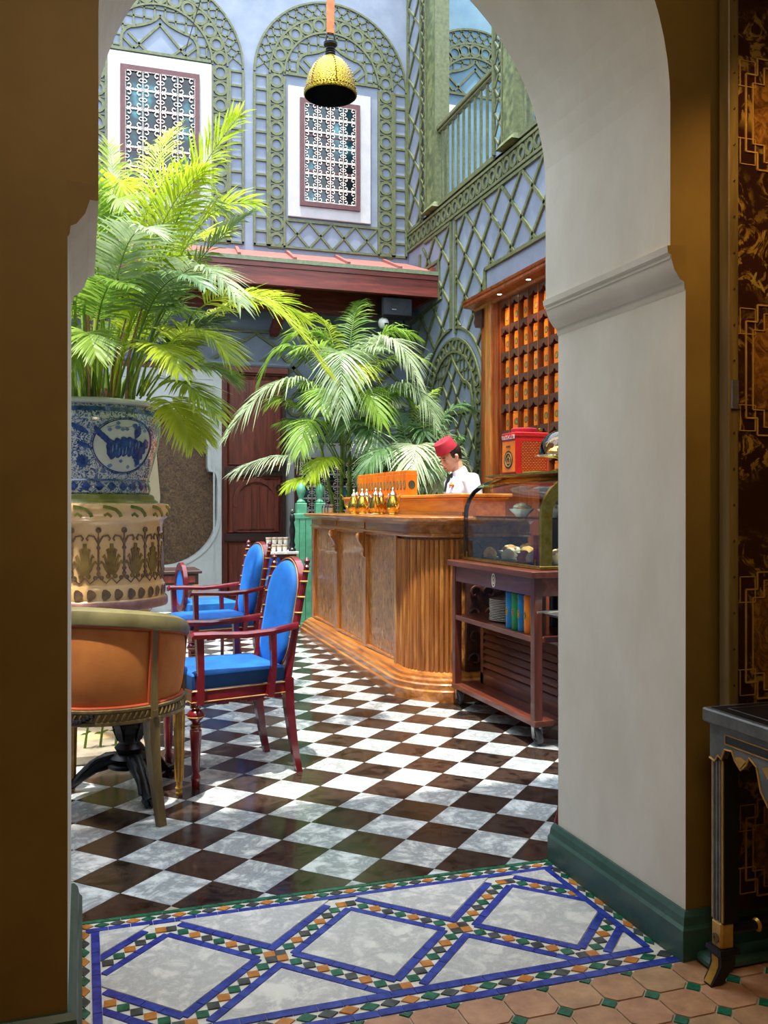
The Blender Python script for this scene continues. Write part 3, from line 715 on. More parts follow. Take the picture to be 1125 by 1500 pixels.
for (a, b_, lb) in ((8.425, 9.965, 'green gallery balustrade between the two posts'), (6.3, 7.885, 'green gallery balustrade right of the second post')):
    bl = thing('balustrade', lb, 'railing', (WU, (a+b_)/2, 4.7))
    MB().bx(WU-.03, WU+.07, a, b_, 5.60, 5.65).bx(WU-.01, WU+.05, a, b_, 5.57, 5.60).build('handrail', M['trellis_green'], bl, bevel=.008)
    MB().bx(WU-.02, WU+.06, a, b_, 4.70, 4.75).build('bottom_rail', M['trellis_green'], bl)
    n = int((b_-a)/.142); me = MB().bx(-.009, .009, -.019, .019, 0, .83).mesh('baluster'); me.materials.append(M['trellis_green'])
    for k in range(n):
        o = link('baluster', me, None, bl); o.location = (.02, a+(k+.5)*(b_-a)/n-(a+b_)/2, .045)
tag(MB().bx(4.47, 4.60, BV-.03, BV-.013, 6.26, 6.40).build('wall_notice', M['plastic_white']), 'small white notice on the blue gallery end wall', 'sign')
# ================================================================ WINDOWS, DOOR, EAVE
def spiral(r0, turns, n=16): return [(r0*(1-.8*k/n)*math.cos(turns*2*PI*k/n), r0*(1-.8*k/n)*math.sin(turns*2*PI*k/n)) for k in range(n+1)]
def scroll_mesh(s):
    """quarter motif of a cell of size s: an S of two spirals, thin flat iron (local x,z)"""
    b = MB()
    pts = [(s*.30+x, s*.30+y) for x, y in [(s*.17*math.cos(.8+5.2*k/16)*(1-.72*k/16), s*.17*math.sin(.8+5.2*k/16)*(1-.72*k/16)) for k in range(17)]]
    pts = [(s*.02, s*.47), (s*.2, s*.49)]+pts
    b.tube([(x, 0, z) for x, z in pts], .0062, 5)
    b.tube([(s*.48, 0, s*.06), (s*.40, 0, s*.1), (s*.32, 0, s*.06), (s*.27, 0, 0)], .0055, 5)
    return b.mesh('scroll')
def window(name, u0, u1, z0, z1, su0, su1, sz0, sz1, nx, nz, v=BV, glassm='window_glass', bars=True, proud=.02):
    w_ = struct(MB().bx(su0, su1, v-proud, v+.02, sz0, sz1).build(name, M['white_plaster'], bevel=.006))
    f = .055
    b = MB()
    for x0, x1, a, c in ((u0, u1, z0, z0+f), (u0, u1, z1-f, z1), (u0, u0+f, z0+f, z1-f), (u1-f, u1, z0+f, z1-f)): b.bx(x0, x1, v-proud-.03, v-proud+.002, a, c)
    b.build('window_frame', M['frame_maroon'], w_)
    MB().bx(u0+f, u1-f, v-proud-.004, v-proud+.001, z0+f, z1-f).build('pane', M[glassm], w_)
    b = MB(); um = (u0+u1)/2
    b.bx(um-.02, um+.02, v-proud-.012, v-proud-.003, z0+f, z1-f)
    for k in (1, 2): zz = z0+(z1-z0)*k/3; b.bx(u0+f, u1-f, v-proud-.012, v-proud-.003, zz-.012, zz+.012)
    b.build('glazing_bar', M['frame_maroon'], w_)
    g = MB(); a0, a1, c0, c1 = u0+f, u1-f, z0+f, z1-f; cw = (a1-a0)/nx; ch = (c1-c0)/nz; y = v-proud-.022
    for i in range(nx+1): g.bx(a0+i*cw-.0045, a0+i*cw+.0045, y-.004, y+.004, c0, c1)
    for j in range(nz+1): g.bx(a0, a1, y-.004, y+.004, c0+j*ch-.0045, c0+j*ch+.0045)
    gr = g.build('iron_grille', M['grille_white'], w_)
    s = min(cw, ch); me = scroll_mesh(s); me.materials.append(M['grille_white'])
    for i in range(nx):
        for j in range(nz):
            for sx in (1, -1):
                for sz in (1, -1):
                    o = link('scroll', me, None, gr); o.location = (a0+(i+.5)*cw, y, c0+(j+.5)*ch); o.scale = (sx*cw/s, 1, sz*ch/s)
    return w_
w2 = window('window_1', 2.533, 3.298, 4.892, 6.212, 2.388, 3.448, 4.752, 6.352, 4, 7)
w1 = window('window_2', .415, 1.317, 4.86, 6.306, .275, 1.464, 4.715, 6.46, 4, 6)
w3 = window('window_3', 2.46, 3.55, .95, 1.80, 2.33, 3.94, .0, 1.985, 6, 5, proud=.03)
# door with carved leaves
d = struct(MB().bx(1.585, 2.33, BV-.05, BV+.02, 0, 2.785).build('door_1', M['door_wood']))
def panel(b, u0, u1, z0, z1, dd, e=.03):
    v = BV-.05
    b.loft([[(u0, v, z0), (u1, v, z0), (u1, v, z1), (u0, v, z1)], [(u0+e*.4, v-dd, z0+e*.4), (u1-e*.4, v-dd, z0+e*.4), (u1-e*.4, v-dd, z1-e*.4), (u0+e*.4, v-dd, z1-e*.4)], [(u0+e, v-dd*.3, z0+e), (u1-e, v-dd*.3, z0+e), (u1-e, v-dd*.3, z1-e), (u0+e, v-dd*.3, z1-e)]])
for (a, c) in ((1.69, 2.75), (.88, 1.55), (.12, .77)):
    b = MB(); panel(b, 1.64, 2.29, a, c, .022); b.build('door_panel', M['door_wood'], d)
b = MB()
for k in range(5): b.bx(1.74+k*.096, 1.832+k*.096, BV-.075, BV-.05, .93, 1.36+ .1*math.sin(PI*(k+.5)/5))
b.build('panel_boards', M['door_wood'], d)
fnd = lambda a, b_, dd: (a, BV-.05-dd, b_)
b = MB(); b.ringp(fnd, (1.98, 1.27), .275, .225, 0, .04, 24, -.35, PI+.35); b.bx(1.705, 1.755, BV-.09, BV-.05, .9, 1.19); b.bx(2.205, 2.255, BV-.09, BV-.05, .9, 1.19); b.build('carved_arch', M['door_wood'], d)
for z in (1.575, .79): MB().bx(1.6, 2.33, BV-.085, BV-.05, z, z+.09).build('door_rail', M['door_dark'], d)
MB().bx(1.545, 1.6, BV-.09, BV+.02, 0, 2.79).build('door_jamb', M['door_wood'], d); MB().bx(2.30, 2.345, BV-.09, BV+.02, 0, 2.79).build('door_jamb', M['door_dark'], d)
b = MB(); b.ringp(fnd, (2.27, 1.42), .05, .036, .045, .06, 16); b.build('door_knocker', M['iron'], d); MB().tube([(2.12, BV-.11, 1.63), (2.28, BV-.11, 1.63)], .012).build('door_bolt', M['iron'], d)
tr1 = struct(MB().bx(.2, 2.36, BV-.14, BV+.02, 2.80, 2.87).bx(.2, 2.36, BV-.1, BV+.02, 2.78, 2.80).build('trim_2', M['red_wood']))
struct(MB().bx(.15, 2.4, BV-.17, BV+.02, 2.872, 2.93).build('trim_3', M['blue_wall'], bevel=.02))
# pale panel with keyhole opening
kc = .87
def keyhole(s=1.0, e=0):
    pts = []
    for k in range(13): a = PI/2-PI/2*k/12; pts.append((.515*math.cos(a), 1.86+(.48)*math.sin(a)))
    pts += [(.515, 1.66), (.535, 1.61), (.60, 1.60), (.618, 1.56), (.63, 1.5)]
    for k in range(13): a = -PI/2*k/12; pts.append((.63*math.cos(a), 1.12+.6*math.sin(a)))
    full = pts+[(-x, z) for x, z in pts[::-1]]
    out = []
    for x, z in full: out.append((kc+x*(1-e/.6), 1.42+(z-1.42)*(1-e/.9)))
    return out
def plate_with_hole(outer, hole, v0, v1, name, mat, par):
    bm = bmesh.new(); loops = []
    for v in (v0, v1):
        for pl in (outer, hole):
            vs = [bm.verts.new((x, v, z)) for x, z in pl]; es = [bm.edges.new((vs[i], vs[(i+1) % len(vs)])) for i in range(len(vs))]; loops.append((vs, es))
    for a in (0, 2): bmesh.ops.triangle_fill(bm, use_beauty=True, edges=loops[a][1]+loops[a+1][1])
    for a in (0, 1):
        va, vb = loops[a][0], loops[a+2][0]
        for i in range(len(va)): bm.faces.new((va[i], va[(i+1) % len(va)], vb[(i+1) % len(va)], vb[i]))
    bmesh.ops.recalc_face_normals(bm, faces=bm.faces); me = bpy.data.meshes.new(name); bm.to_mesh(me); bm.free(); return link(name, me, mat, par)
kp = struct(plate_with_hole([(.2, .0), (1.54, 0), (1.54, 2.78), (.2, 2.78)], keyhole(), BV-.3, BV-.08, 'trim_4', M['pale_wall'], None))
plate_with_hole([(.28, .28), (1.46, .28), (1.46, 2.69), (.28, 2.69)], [(.30, .30), (1.44, .30), (1.44, 2.67), (.30, 2.67)], BV-.308, BV-.299, 'panel_moulding', M['pale_wall'], kp)
plate_with_hole(keyhole(e=-.03), keyhole(e=.012), BV-.315, BV-.299, 'opening_moulding', M['pale_wall'], kp)
MB().bx(.22, 1.52, BV-.085, BV-.06, .1, 2.7).build('patterned_backing', M['wallpaper'], kp)
b = MB(); b.loft([[(.25, BV-.09, .3), (.25, BV-.12, .3), (.70, BV-.12, .3), (.70, BV-.09, .3)], [(.25, BV-.09, 1.3), (.25, BV-.12, 1.3), (.86, BV-.12, 1.3), (.86, BV-.09, 1.3)], [(.25, BV-.09, 2.0), (.25, BV-.12, 2.0), (.80, BV-.12, 2.0), (.80, BV-.09, 2.0)], [(.25, BV-.09, 2.5), (.25, BV-.12, 2.5), (.6, BV-.12, 2.5), (.6, BV-.09, 2.5)]])
b.build('inner_panel', M['beige'], kp)
# ---- eave
ev = thing('eave', 'red boarded eave roof projecting from the back wall', 'roof', (1.5, BV, 3.6))
u0, u1 = -3.4, 3.93
b = MB(); b.loft([[(u0, BV+.01, 4.30), (u1, BV+.01, 4.30), (u1, BV+.01, 4.26), (u0, BV+.01, 4.26)], [(u0, 9.92, 3.93), (u1, 9.92, 3.93), (u1, 9.92, 3.89), (u0, 9.92, 3.89)]]); b.build('roof_sheet', M['roof_red'], ev)
k = 0; x = 3.5
while x > u0: 
    MB().bar((x+.12, BV, 4.315), (x-.02, 9.93, 3.945), .035, .035).build('roof_batten', M['roof_red'], ev); x -= .62
MB().bx(u0, u1, 9.90, 9.935, 3.885, 3.93).build('edge_strip', M['edge_green'], ev)
MB().bx(u0, u1, 9.93, 9.99, 3.645, 3.895).bx(u0, u1, 9.915, 9.93, 3.83, 3.885).bx(u0, u1, 9.92, 9.995, 3.635, 3.665).build('fascia_board', M['red_wood'], ev)
MB().bx(u1-.05, u1, 9.99, BV, 3.645, 4.0).build('end_board', M['red_wood'], ev)
for k in range(9): MB().bx(u0, u1-.05, 10.0+k*.112, 10.105+k*.112, 3.80, 3.82).build('soffit_board', M['red_wood'], ev)
MB().bx(u0, u1-.05, 10.62, 10.78, 3.52, 3.79).build('soffit_beam', M['red_wood'], ev)
for x in (2.2, .2, -1.6): MB().bar((x, 10.0, 3.66), (x-.0, 10.95, 3.3), .1, .1).build('bracket', M['red_wood'], ev)
# ---- lower pale wall strip: dado either side
sp = thing('loudspeaker', 'black loudspeaker hung under the red eave', 'speaker', (3.5, 10.15, 3.62))
MB().bx(3.28, 3.66, 10.02, 10.22, 3.40, 3.63).build('cabinet', M['black'], sp, bevel=.015); MB().bx(3.30, 3.64, 10.012, 10.021, 3.42, 3.61).build('grille_cloth', M['tin_dark'], sp); MB().bx(3.4, 3.45, 10.006, 10.013, 3.475, 3.485).build('badge', M['steel'], sp)
MB().bx(3.4, 3.5, 10.1, 10.16, 3.62, 3.8).build('bracket', M['black'], sp)
cm = thing('security_camera', 'round white security camera below the black loudspeaker', 'camera', (3.33, 10.1, 3.3))
b = MB(); b.lathe([(0, -.065), (.04, -.05), (.06, -.02), (.065, .01), (.05, .05), (.02, .07)], (3.33, 10.12, 3.33), 18); b.build('housing', M['plastic_white'], cm, smooth=True)
b = MB(); b.lathe([(0, -.034), (.02, -.026), (.03, 0), (0, .01)], (3.345, 10.075, 3.325), 14); b.build('lens', M['black'], cm, smooth=True); MB().bx(3.31, 3.35, 10.1, 10.14, 3.38, 3.42).build('mount', M['plastic_white'], cm)
bx_ = tag(MB().bx(3.52, 3.7, 10.2, 10.3, 3.19, 3.27).build('black_sensor', M['black'], bevel=.008), 'small black box below and right of the security camera', 'sensor')
MB().tube([(3.66, 10.28, 3.25), (3.66, 10.4, 3.55)], .008).build('arm', M['black'], bx_)
ORD = ['', 'first', 'second', 'third', 'fourth', 'fifth', 'sixth', 'seventh', 'eighth', 'ninth', 'tenth', 'eleventh', 'twelfth', 'thirteenth', 'fourteenth', 'fifteenth', 'sixteenth']
# ================================================================ THE BAR
bar = thing('bar_counter', 'long carved wooden bar with burl panels and a reeded rounded corner', 'bar', (2.4, 6.9, 0))
def outline(o, back=2.72, vl=8.36):
    pts = [(back, vl+o*.6), (2.065-o, vl+o*.6), (1.985-o, 5.58)]
    for k in range(1, 13): a = PI+PI/2*k/12; pts.append((2.25+(.265+o)*math.cos(a), 5.58+(.30+o)*math.sin(a)))
    return pts+[(back, 5.28-o)]
def oloft(profile, **k):
    return MB().loft([[(x, y, z) for x, y in outline(o)] for o, z in profile])
oloft([(-.01, .1), (-.01, 1.03)]).build('body', M['burl'], bar)
oloft([(.115, 0), (.115, .062), (.1, .07), (.1, .1), (.088, .108), (.085, .125), (.06, .135), (.055, .15), (.03, .158), (.0, .17)]).build('plinth', M['bar_wood_h'], bar, smooth=20)
oloft([(-.01, 1.0), (.02, 1.008), (.03, 1.018), (.03, 1.03), (.018, 1.036), (.018, 1.085), (.035, 1.09), (.05, 1.10), (.075, 1.107), (.085, 1.118), (.085, 1.13), (.07, 1.137), (.0, 1.139)]).build('worktop', M['bar_wood_h'], bar, smooth=20)
uf = lambda v: 1.985+(v-5.58)*.08/2.78
def pil(v, w_, par):
    MB().bx(uf(v)-.022, uf(v)+.02, v-w_/2, v+w_/2, .15, 1.012).build('pilaster', M['bar_wood'], par, bevel=.006)
for v in (8.32, 7.40, 6.505): pil(v, .075, bar)
pil(5.735, .05, bar)
for v in (7.40, 6.505):   # scrolled corbels
    pr = [(0, .82), (-.018, .835), (-.022, .86), (-.012, .88), (-.028, .91), (-.052, .95), (-.06, .985), (-.05, 1.006), (0, 1.01)]
    b = MB(); b.prism([(uf(v)-.02+a, z) for a, z in pr], lambda a, z, d: (a, v+d, z), -.026, .026); b.tube([(uf(v)-.058, v-.032, .975), (uf(v)-.058, v+.032, .975)], .022, 10); b.tube([(uf(v)-.03, v-.03, .86), (uf(v)-.03, v+.03, .86)], .013, 8)
    b.build('corbel', M['bar_wood'], bar, smooth=30)
for v0, v1 in ((7.445, 8.275), (6.55, 7.355), (5.765, 6.46)):
    b = MB()
    for a, c, z0, z1 in ((v0, v1, .17, .185), (v0, v1, .995, 1.008), (v0, v0+.014, .17, 1.0), (v1-.014, v1, .17, 1.0)): b.bx(uf((a+c)/2)-.012, uf((a+c)/2)+.02, a, c, z0, z1)
    b.build('panel_bead', M['bar_wood'], bar)
    vm = (v0+v1)/2
    MB().add([(uf(v0)+.004, v0, .18), (uf(v1)+.004, v1, .18), (uf(v1)+.004, v1, 1.0), (uf(v0)+.004, v0, 1.0), (uf(v0)+.02, v0, .18), (uf(v1)+.02, v1, .18), (uf(v1)+.02, v1, 1.0), (uf(v0)+.02, v0, 1.0)], [(0, 1, 2, 3), (4, 5, 6, 7), (0, 1, 5, 4), (2, 3, 7, 6), (1, 2, 6, 5), (0, 3, 7, 4)]).build('burl_panel', M['burl'], bar)
# reeds round the corner
path = [(uf(5.70), 5.70), (1.985, 5.58)]+[(2.25+.265*math.cos(PI+PI/2*k/40), 5.58+.30*math.sin(PI+PI/2*k/40)) for k in range(1, 41)]
acc = 0; nxt = .0; me = MB().lathe([(.0155, .175), (.0155, .99)], (0, 0, 0), 8).lathe([(.0165, .165), (.0165, .18)], (0, 0, 0), 8).mesh('reed', smooth=True); me.materials.append(M['bar_wood'])
for p, q in zip(path, path[1:]):
    L = math.hypot(q[0]-p[0], q[1]-p[1])
    while nxt <= acc+L:
        t = (nxt-acc)/L; o = link('reed', me, None, bar); o.location = (p[0]+(q[0]-p[0])*t-2.4, p[1]+(q[1]-p[1])*t-6.9, 0); nxt += .0315
    acc += L
MB().bx(2.275, 2.70, 5.262, 5.285, .17, 1.0).build('carved_end_panel', M['shelf_dark'], bar)
for i in range(4):
    for j in range(6):
        b = MB(); cx_, cz_ = 2.335+i*.1, .24+j*.14; sg = 1 if (i+j) % 2 else -1
        b.tube([(cx_+sg*.045*(1-.75*k/14)*math.cos(5.5*k/14), 5.259, cz_+.05*(1-.75*k/14)*math.sin(5.5*k/14)) for k in range(15)], .008, 5); b.build('carved_scroll', M['shelf_dark'], bar, True)
for v in (7.40, 6.505): 
    b = MB(); b.lathe([(0, -.01), (.018, -.006), (.02, 0)], (0, 0, 0), 14, sy=1); b.v = [(uf(v)-.02+z, v+y*.7, 1.06+x*1.2) for x, y, z in b.v]; b.build('rosette', M['bar_light'], bar)
# raised tier on the bar
ti = thing('bar_tier', 'raised honey-coloured wooden tier along the back of the bar top', 'shelf', (2.5, 6.9, 1.139))
MB().bx(2.36, 2.66, 5.5, 8.3, 1.139, 1.262).build('riser', M['bar_light'], ti)
MB().bx(2.33, 2.70, 5.47, 8.33, 1.262, 1.285).bx(2.345, 2.68, 5.485, 8.315, 1.25, 1.262).build('shelf_board', M['bar_light'], ti, bevel=.005)
MB().bx(2.35, 2.365, 5.5, 8.3, 1.139, 1.165).build('base_moulding', M['bar_wood_h'], ti)
def emblem_ring(par, fn, c, rx, rz, mat, name='emblem', inner=True):
    b = MB(); b.ringp(fn, c, 1, .82, 0, .0015, 18, sa=rx, sb=rz)
    b.ringp(fn, (c[0], c[1]-rz*.05), .52, .34, 0, .0015, 12, 0, PI, sa=rx, sb=rz)
    b.prism([(c[0]-rx*.45, c[1]-rz*.55), (c[0]+rx*.45, c[1]-rz*.55), (c[0]+rx*.45, c[1]-rz*.05), (c[0]+rx*.2, c[1]-rz*.05), (c[0]+rx*.2, c[1]-rz*.35), (c[0]-rx*.2, c[1]-rz*.35), (c[0]-rx*.2, c[1]-rz*.05), (c[0]-rx*.45, c[1]-rz*.05)], fn, 0, .0014)
    b.ringp(fn, (c[0], c[1]+rz*.45), .16, .01, 0, .0015, 8, sa=rx, sb=rz)
    return b.build(name, mat, par)
def tin_box(name, label, loc, w, dpt, h, mat, group, labels=('tin_label',)):
    """tin with face towards -x: w along y, dpt along x"""
    t = thing(name, label, 'tin', loc, 0, group)
    MB().bx(0, dpt, -w/2, w/2, 0, h*.86).build('body', M[mat], t, world=False, bevel=.002)
    MB().bx(.002, dpt-.002, -w/2+.002, w/2-.002, h*.86, h).build('lid', M[mat], t, world=False, bevel=.003)
    fn = lambda a, b, d: (-.0005-d, a, b)
    b = MB(); b.prism([(w*.36*math.cos(2*PI*k/14), h*.42+h*.19*math.sin(2*PI*k/14)) for k in range(14)], fn, 0, .0008); ol = b.build('dark_oval_label', M['tin_label'], t, world=False)
    b = MB(); b.ringp(fn, (0, h*.42), 1, .8, .0008, .0016, 14, sa=w*.26, sb=h*.14); b.prism([(-w*.1, h*.34), (w*.1, h*.34), (w*.1, h*.46), (0, h*.5), (-w*.1, h*.46)], fn, .0008, .0016); b.build('label_print', M['gold_paint'], ol, world=False)
    return t
t0 = tin_box('tea_tin', 'leftmost orange tin in the row on the bar tier', (2.40, 8.02, 1.285), .078, .095, .2, 'tin_orange', 'orange tins in the row on the bar tier')
fn = lambda a, b, d: (a, -.0395-d, b)
b = MB(); b.prism([(.0475+.03*math.cos(2*PI*k/14), .085+.036*math.sin(2*PI*k/14)) for k in range(14)], fn, 0, .0008); b.build('side_label', M['tin_label'], t0, world=False)
for k in range(1, 16):
    c = copy_tree(t0); c.location.y = 8.02-k*.0835
    c['label'] = '%s orange tin from the left in the row on the bar tier' % ORD[k+1] if k < 15 else 'rightmost orange tin of the row on the bar tier, its end label showing'
# teapots
def teapot(loc, rz, label, s=1.0):
    t = thing('teapot', label, 'teapot', loc, rz, 'slender metal teapots on the bar top')
    b = MB(); b.lathe([(.0, 0), (.038, .0), (.04, .006), (.034, .014), (.048, .035), (.055, .06), (.05, .09), (.036, .125), (.028, .145), (.031, .15)], (0, 0, 0), 18); b.build('body', M['brass'], t, True, False)
    b = MB(); b.lathe([(.032, .15), (.03, .16), (.02, .175), (.008, .185), (.006, .192), (.011, .2), (.008, .21), (0, .216)], (0, 0, 0), 14); b.build('lid', M['silver'], t, True, False)
    b = MB(); b.tube([(.045, 0, .05), (.075, 0, .07), (.085, 0, .11), (.1, 0, .15), (.12, 0, .17)], [.013, .011, .008, .006, .005], 8); b.build('spout', M['brass'], t, True, False)
    b = MB(); b.tube([(-.03, 0, .14), (-.06, 0, .16), (-.085, 0, .14), (-.085, 0, .09), (-.05, 0, .05)], .0055, 7); b.build('handle', M['silver'], t, True, False)
    t.scale = (s, s, s); return t
for k, (u, v, rz, l) in enumerate([(2.15, 7.32, 2.6, 'leftmost slender brass teapot in the cluster on the bar'), (2.2, 7.12, 1.7, 'second brass teapot from the left in the cluster on the bar'), (2.11, 6.95, 2.0, 'brass teapot in the middle of the cluster, close to the bar edge'), (2.22, 6.82, 1.2, 'brass teapot behind the middle of the cluster on the bar'), (2.13, 6.66, -1.9, 'second brass teapot from the right in the cluster on the bar'), (2.2, 6.46, -1.3, 'rightmost brass teapot on the bar, spout turned to the right')]):
    teapot((u, v, 1.139), rz, l, .95)
tray = thing('cutlery_tray', 'flat pale tray under the teapots on the bar top', 'tray', (2.1, 6.9, 1.139))
# (kept low so that pots stand beside it)
MB().lathe([(0, 0), (.055, 0), (.06, .006), (.055, .004), (0, .003)], (2.03, 6.45, 1.139), 20).build('plate', M['china'], tray, True)
for k in range(3):
    g = thing('glass_jar', 'small clear jar with pale contents, %s of three at the left end of the bar' % ('leftmost', 'middle', 'rightmost')[k], 'jar', (2.16, 8.32-k*.1, 1.139), 0, 'small jars at the left end of the bar')
    MB().lathe([(.028, 0), (.03, .01), (.03, .06), (.026, .068)], (0, 0, 0), 14).build('glass', M['glass'], g, True, False)
    MB().lathe([(0, .004), (.025, .004), (.025, .045), (0, .05)], (0, 0, 0), 12).build('contents', M['icing'], g, True, False)
    MB().lathe([(.028, .068), (.028, .08), (0, .082)], (0, 0, 0), 14).build('lid', M['steel'], g, True, False)
for k, (v, l) in enumerate(((8.27, 'left small silver cloche on the tier beside the orange tins'), (8.14, 'right small silver cloche on the tier beside the orange tins'))):
    g = thing('cloche', l, 'cloche', (2.47, v, 1.285), 0, 'silver cloches on the bar tier')
    MB().lathe([(.045, 0), (.045, .012), (.038, .04), (.02, .056), (0, .06)], (0, 0, 0), 16).build('dome', M['silver'], g, True, False); MB().lathe([(.006, .06), (.01, .07), (0, .08)], (0, 0, 0), 10).build('knob', M['brass'], g, True, False)
# ================================================================ DISPLAY CART
ct = thing('display_cart', 'dark brown wooden cart on casters with open shelf and louvred front', 'cart', (2.45, 4.64, 0))
C0, C1, V0, V1 = 2.13, 2.75, 4.075, 5.145
MB().bx(C0-.025, C1+.02, V0-.025, V1+.015, .845, .878).build('top_board', M['cart_wood_h'], ct, bevel=.004)
MB().bx(C0+.006, C1-.01, V0+.04, V1-.04, .752, .846).build('frieze', M['cart_wood_h'], ct); MB().bx(C0+.04, C1-.04, V0+.006, V0+.03, .752, .846).build('end_frieze', M['cart_wood_h'], ct)
for u in (C0, C1-.05):
    for v in (V0, V1-.05): MB().bx(u, u+.045, v, v+.045, .1, .846).build('post', M['cart_wood'], ct, bevel=.003)
MB().bx(C0+.003, C1, V0+.003, V1-.003, .52, .548).build('shelf', M['cart_wood_h'], ct, bevel=.003)
MB().bx(C0-.002, C1, V0-.002, V1+.002, .104, .134).build('bottom_board', M['cart_wood_h'], ct, bevel=.003)
b = MB()
for v0, v1, z0, z1 in ((5.04, 5.08, .135, .52), (4.13, 5.08, .135, .2), (4.13, 5.04, .495, .52)): b.bx(2.29, 2.315, v0, v1, z0, z1)
b.build('louvre_frame', M['cart_wood_h'], ct)
sl = MB(); sl.bar((0, -.455, 0), (0, .455, 0), .062, .007, (0, 0, 1)); 
mt = Matrix.Rotation(R(-55), 4, 'Y'); sl.v = [tuple(mt @ Vector(p)) for p in sl.v]; me = sl.mesh('slat'); me.materials.append(M['cart_wood_h'])
for k in range(7):
    o = link('slat', me, None, ct); o.location = (2.305-2.45, 4.585-4.64, .222+k*.042)
b = MB()
for u0, u1, z0, z1 in ((2.30, 2.34, .135, .52), (2.66, 2.70, .135, .52), (2.34, 2.66, .135, .18), (2.34, 2.66, .49, .52)): b.bx(u0, u1, 4.13, 4.15, z0, z1)
b.build('end_louvre_frame', M['cart_wood'], ct)
sl = MB(); sl.bar((-.16, 0, 0), (.16, 0, 0), .058, .007); mt = Matrix.Rotation(R(55), 4, 'X'); sl.v = [tuple(mt @ Vector(p)) for p in sl.v]; me = sl.mesh('slat'); me.materials.append(M['cart_wood_h'])
for k in range(7): o = link('slat', me, None, ct); o.location = (2.5-2.45, 4.15-4.64, .205+k*.042)
MB().bx(2.325, 2.72, 4.16, 5.04, .135, .5).build('inner_box', M['shelf_dark'], ct)
emblem_ring(ct, lambda a, b, d: (C0+.005-d, a, b), (4.563, .797), .025, .038, M['icing'])
for u, v in ((2.175, 4.13), (2.175, 5.13), (2.68, 4.13), (2.68, 5.13)):
    c = MB(); c.lathe([(.024, -.013), (.041, -.012), (.044, -.006), (.044, .006), (.041, .012), (.024, .013)], (0, 0, 0), 20, cap=False); c.lathe([(.0, -.012), (.022, -.01)], (0, 0, 0), 20, cap=False)
    mt = Matrix.Translation((u, v, .044)) @ Matrix.Rotation(R(78), 4, 'Y'); c.v = [tuple(mt @ Vector(p)) for p in c.v]
    b = MB(); b.bx(u-.03, u+.03, v-.025, v+.025, .098, .104); b.bar((u-.021, v+.012, .1), (u-.021, v, .035), .03, .004, (1, 0, 0)); b.bar((u+.021, v+.012, .1), (u+.021, v, .035), .03, .004, (1, 0, 0)); b.tube([(u-.025, v, .044), (u+.025, v, .044)], .009, 8); fk = b.build('caster_fork', M['steel'], ct); c.build('caster_wheel', M['rubber'], fk, True)
# plates: every plate is a thing
def plates(x, y, z, n, r, what, grp):
    pm = MB().lathe([(0, 0), (r*.6, 0), (r, .010), (r, .0125), (r*.62, .0045), (0, .0035)], (0, 0, 0), 24).mesh('plate', True); pm.materials.append(M['china'])
    for k in range(n):
        o = link('plate', pm); o.location = (x+random.uniform(-.002, .002), y+random.uniform(-.002, .002), z+k*.0095)
        ob = 'topmost white plate' if k == n-1 else 'lowest white plate' if k == 0 else '%s white plate from the bottom' % ORD[k+1]
        tag(o, '%s of the stack %s' % (ob, what), 'plate', grp)
plates(2.33, 4.72, .549, 13, .135, 'beside the coloured canisters', 'plates stacked on the cart shelf')
plates(2.55, 4.24, .549, 15, .1, 'at the near end of the cart', 'plates stacked at the cart end')
for k, (m, cn) in enumerate((('tin_blue', 'leftmost blue'), ('tin_green', 'green'), ('tin_blue', 'middle blue'), ('tin_orange', 'orange'), ('tin_blue', 'rightmost blue'))):
    t = thing('tea_canister', '%s tall tea canister with a round emblem on the cart shelf' % cn, 'canister', (2.19, 4.455-k*.071, .549), 0, 'tall coloured canisters on the cart shelf')
    MB().lathe([(.0, 0), (.029, 0), (.03, .004), (.03, .165), (.028, .168)], (0, 0, 0), 20).build('body', M[m], t, True, False)
    MB().lathe([(.0305, .168), (.031, .172), (.031, .19), (.028, .194), (0, .194)], (0, 0, 0), 20).build('lid', M[m], t, True, False)
    cyl = lambda a, b_, d: (-(.0302+d)*math.cos(a/.03), (.0302+d)*math.sin(a/.03), b_)

    b = MB(); b.ringp(cyl, (0, .09), 1, .02, 0, .0006, 14, sa=.014, sb=.022); b.build('emblem_ground', M['tin_label'], t, world=False); b = MB(); b.ringp(cyl, (0, .09), 1, .75, .0006, .0012, 14, sa=.014, sb=.022); b.ringp(cyl, (0, .088), .5, .2, .0006, .0012, 10, sa=.014, sb=.022); b.build('emblem_print', M['gold_paint'], t, world=False)
for k in range(2):
    t = thing('tea_canister', '%s dark canister behind the plates at the near end of the cart' % ('left', 'right')[k], 'canister', (2.45+k*.12, 4.42, .549), 0, 'dark canisters at the cart end')
    MB().lathe([(0, 0), (.045, 0), (.045, .165)], (0, 0, 0), 18).build('body', M['tin_dark'], t, True, False); MB().lathe([(.046, .165), (.046, .19), (0, .192)], (0, 0, 0), 18).build('lid', M['tin_dark'], t, True, False)
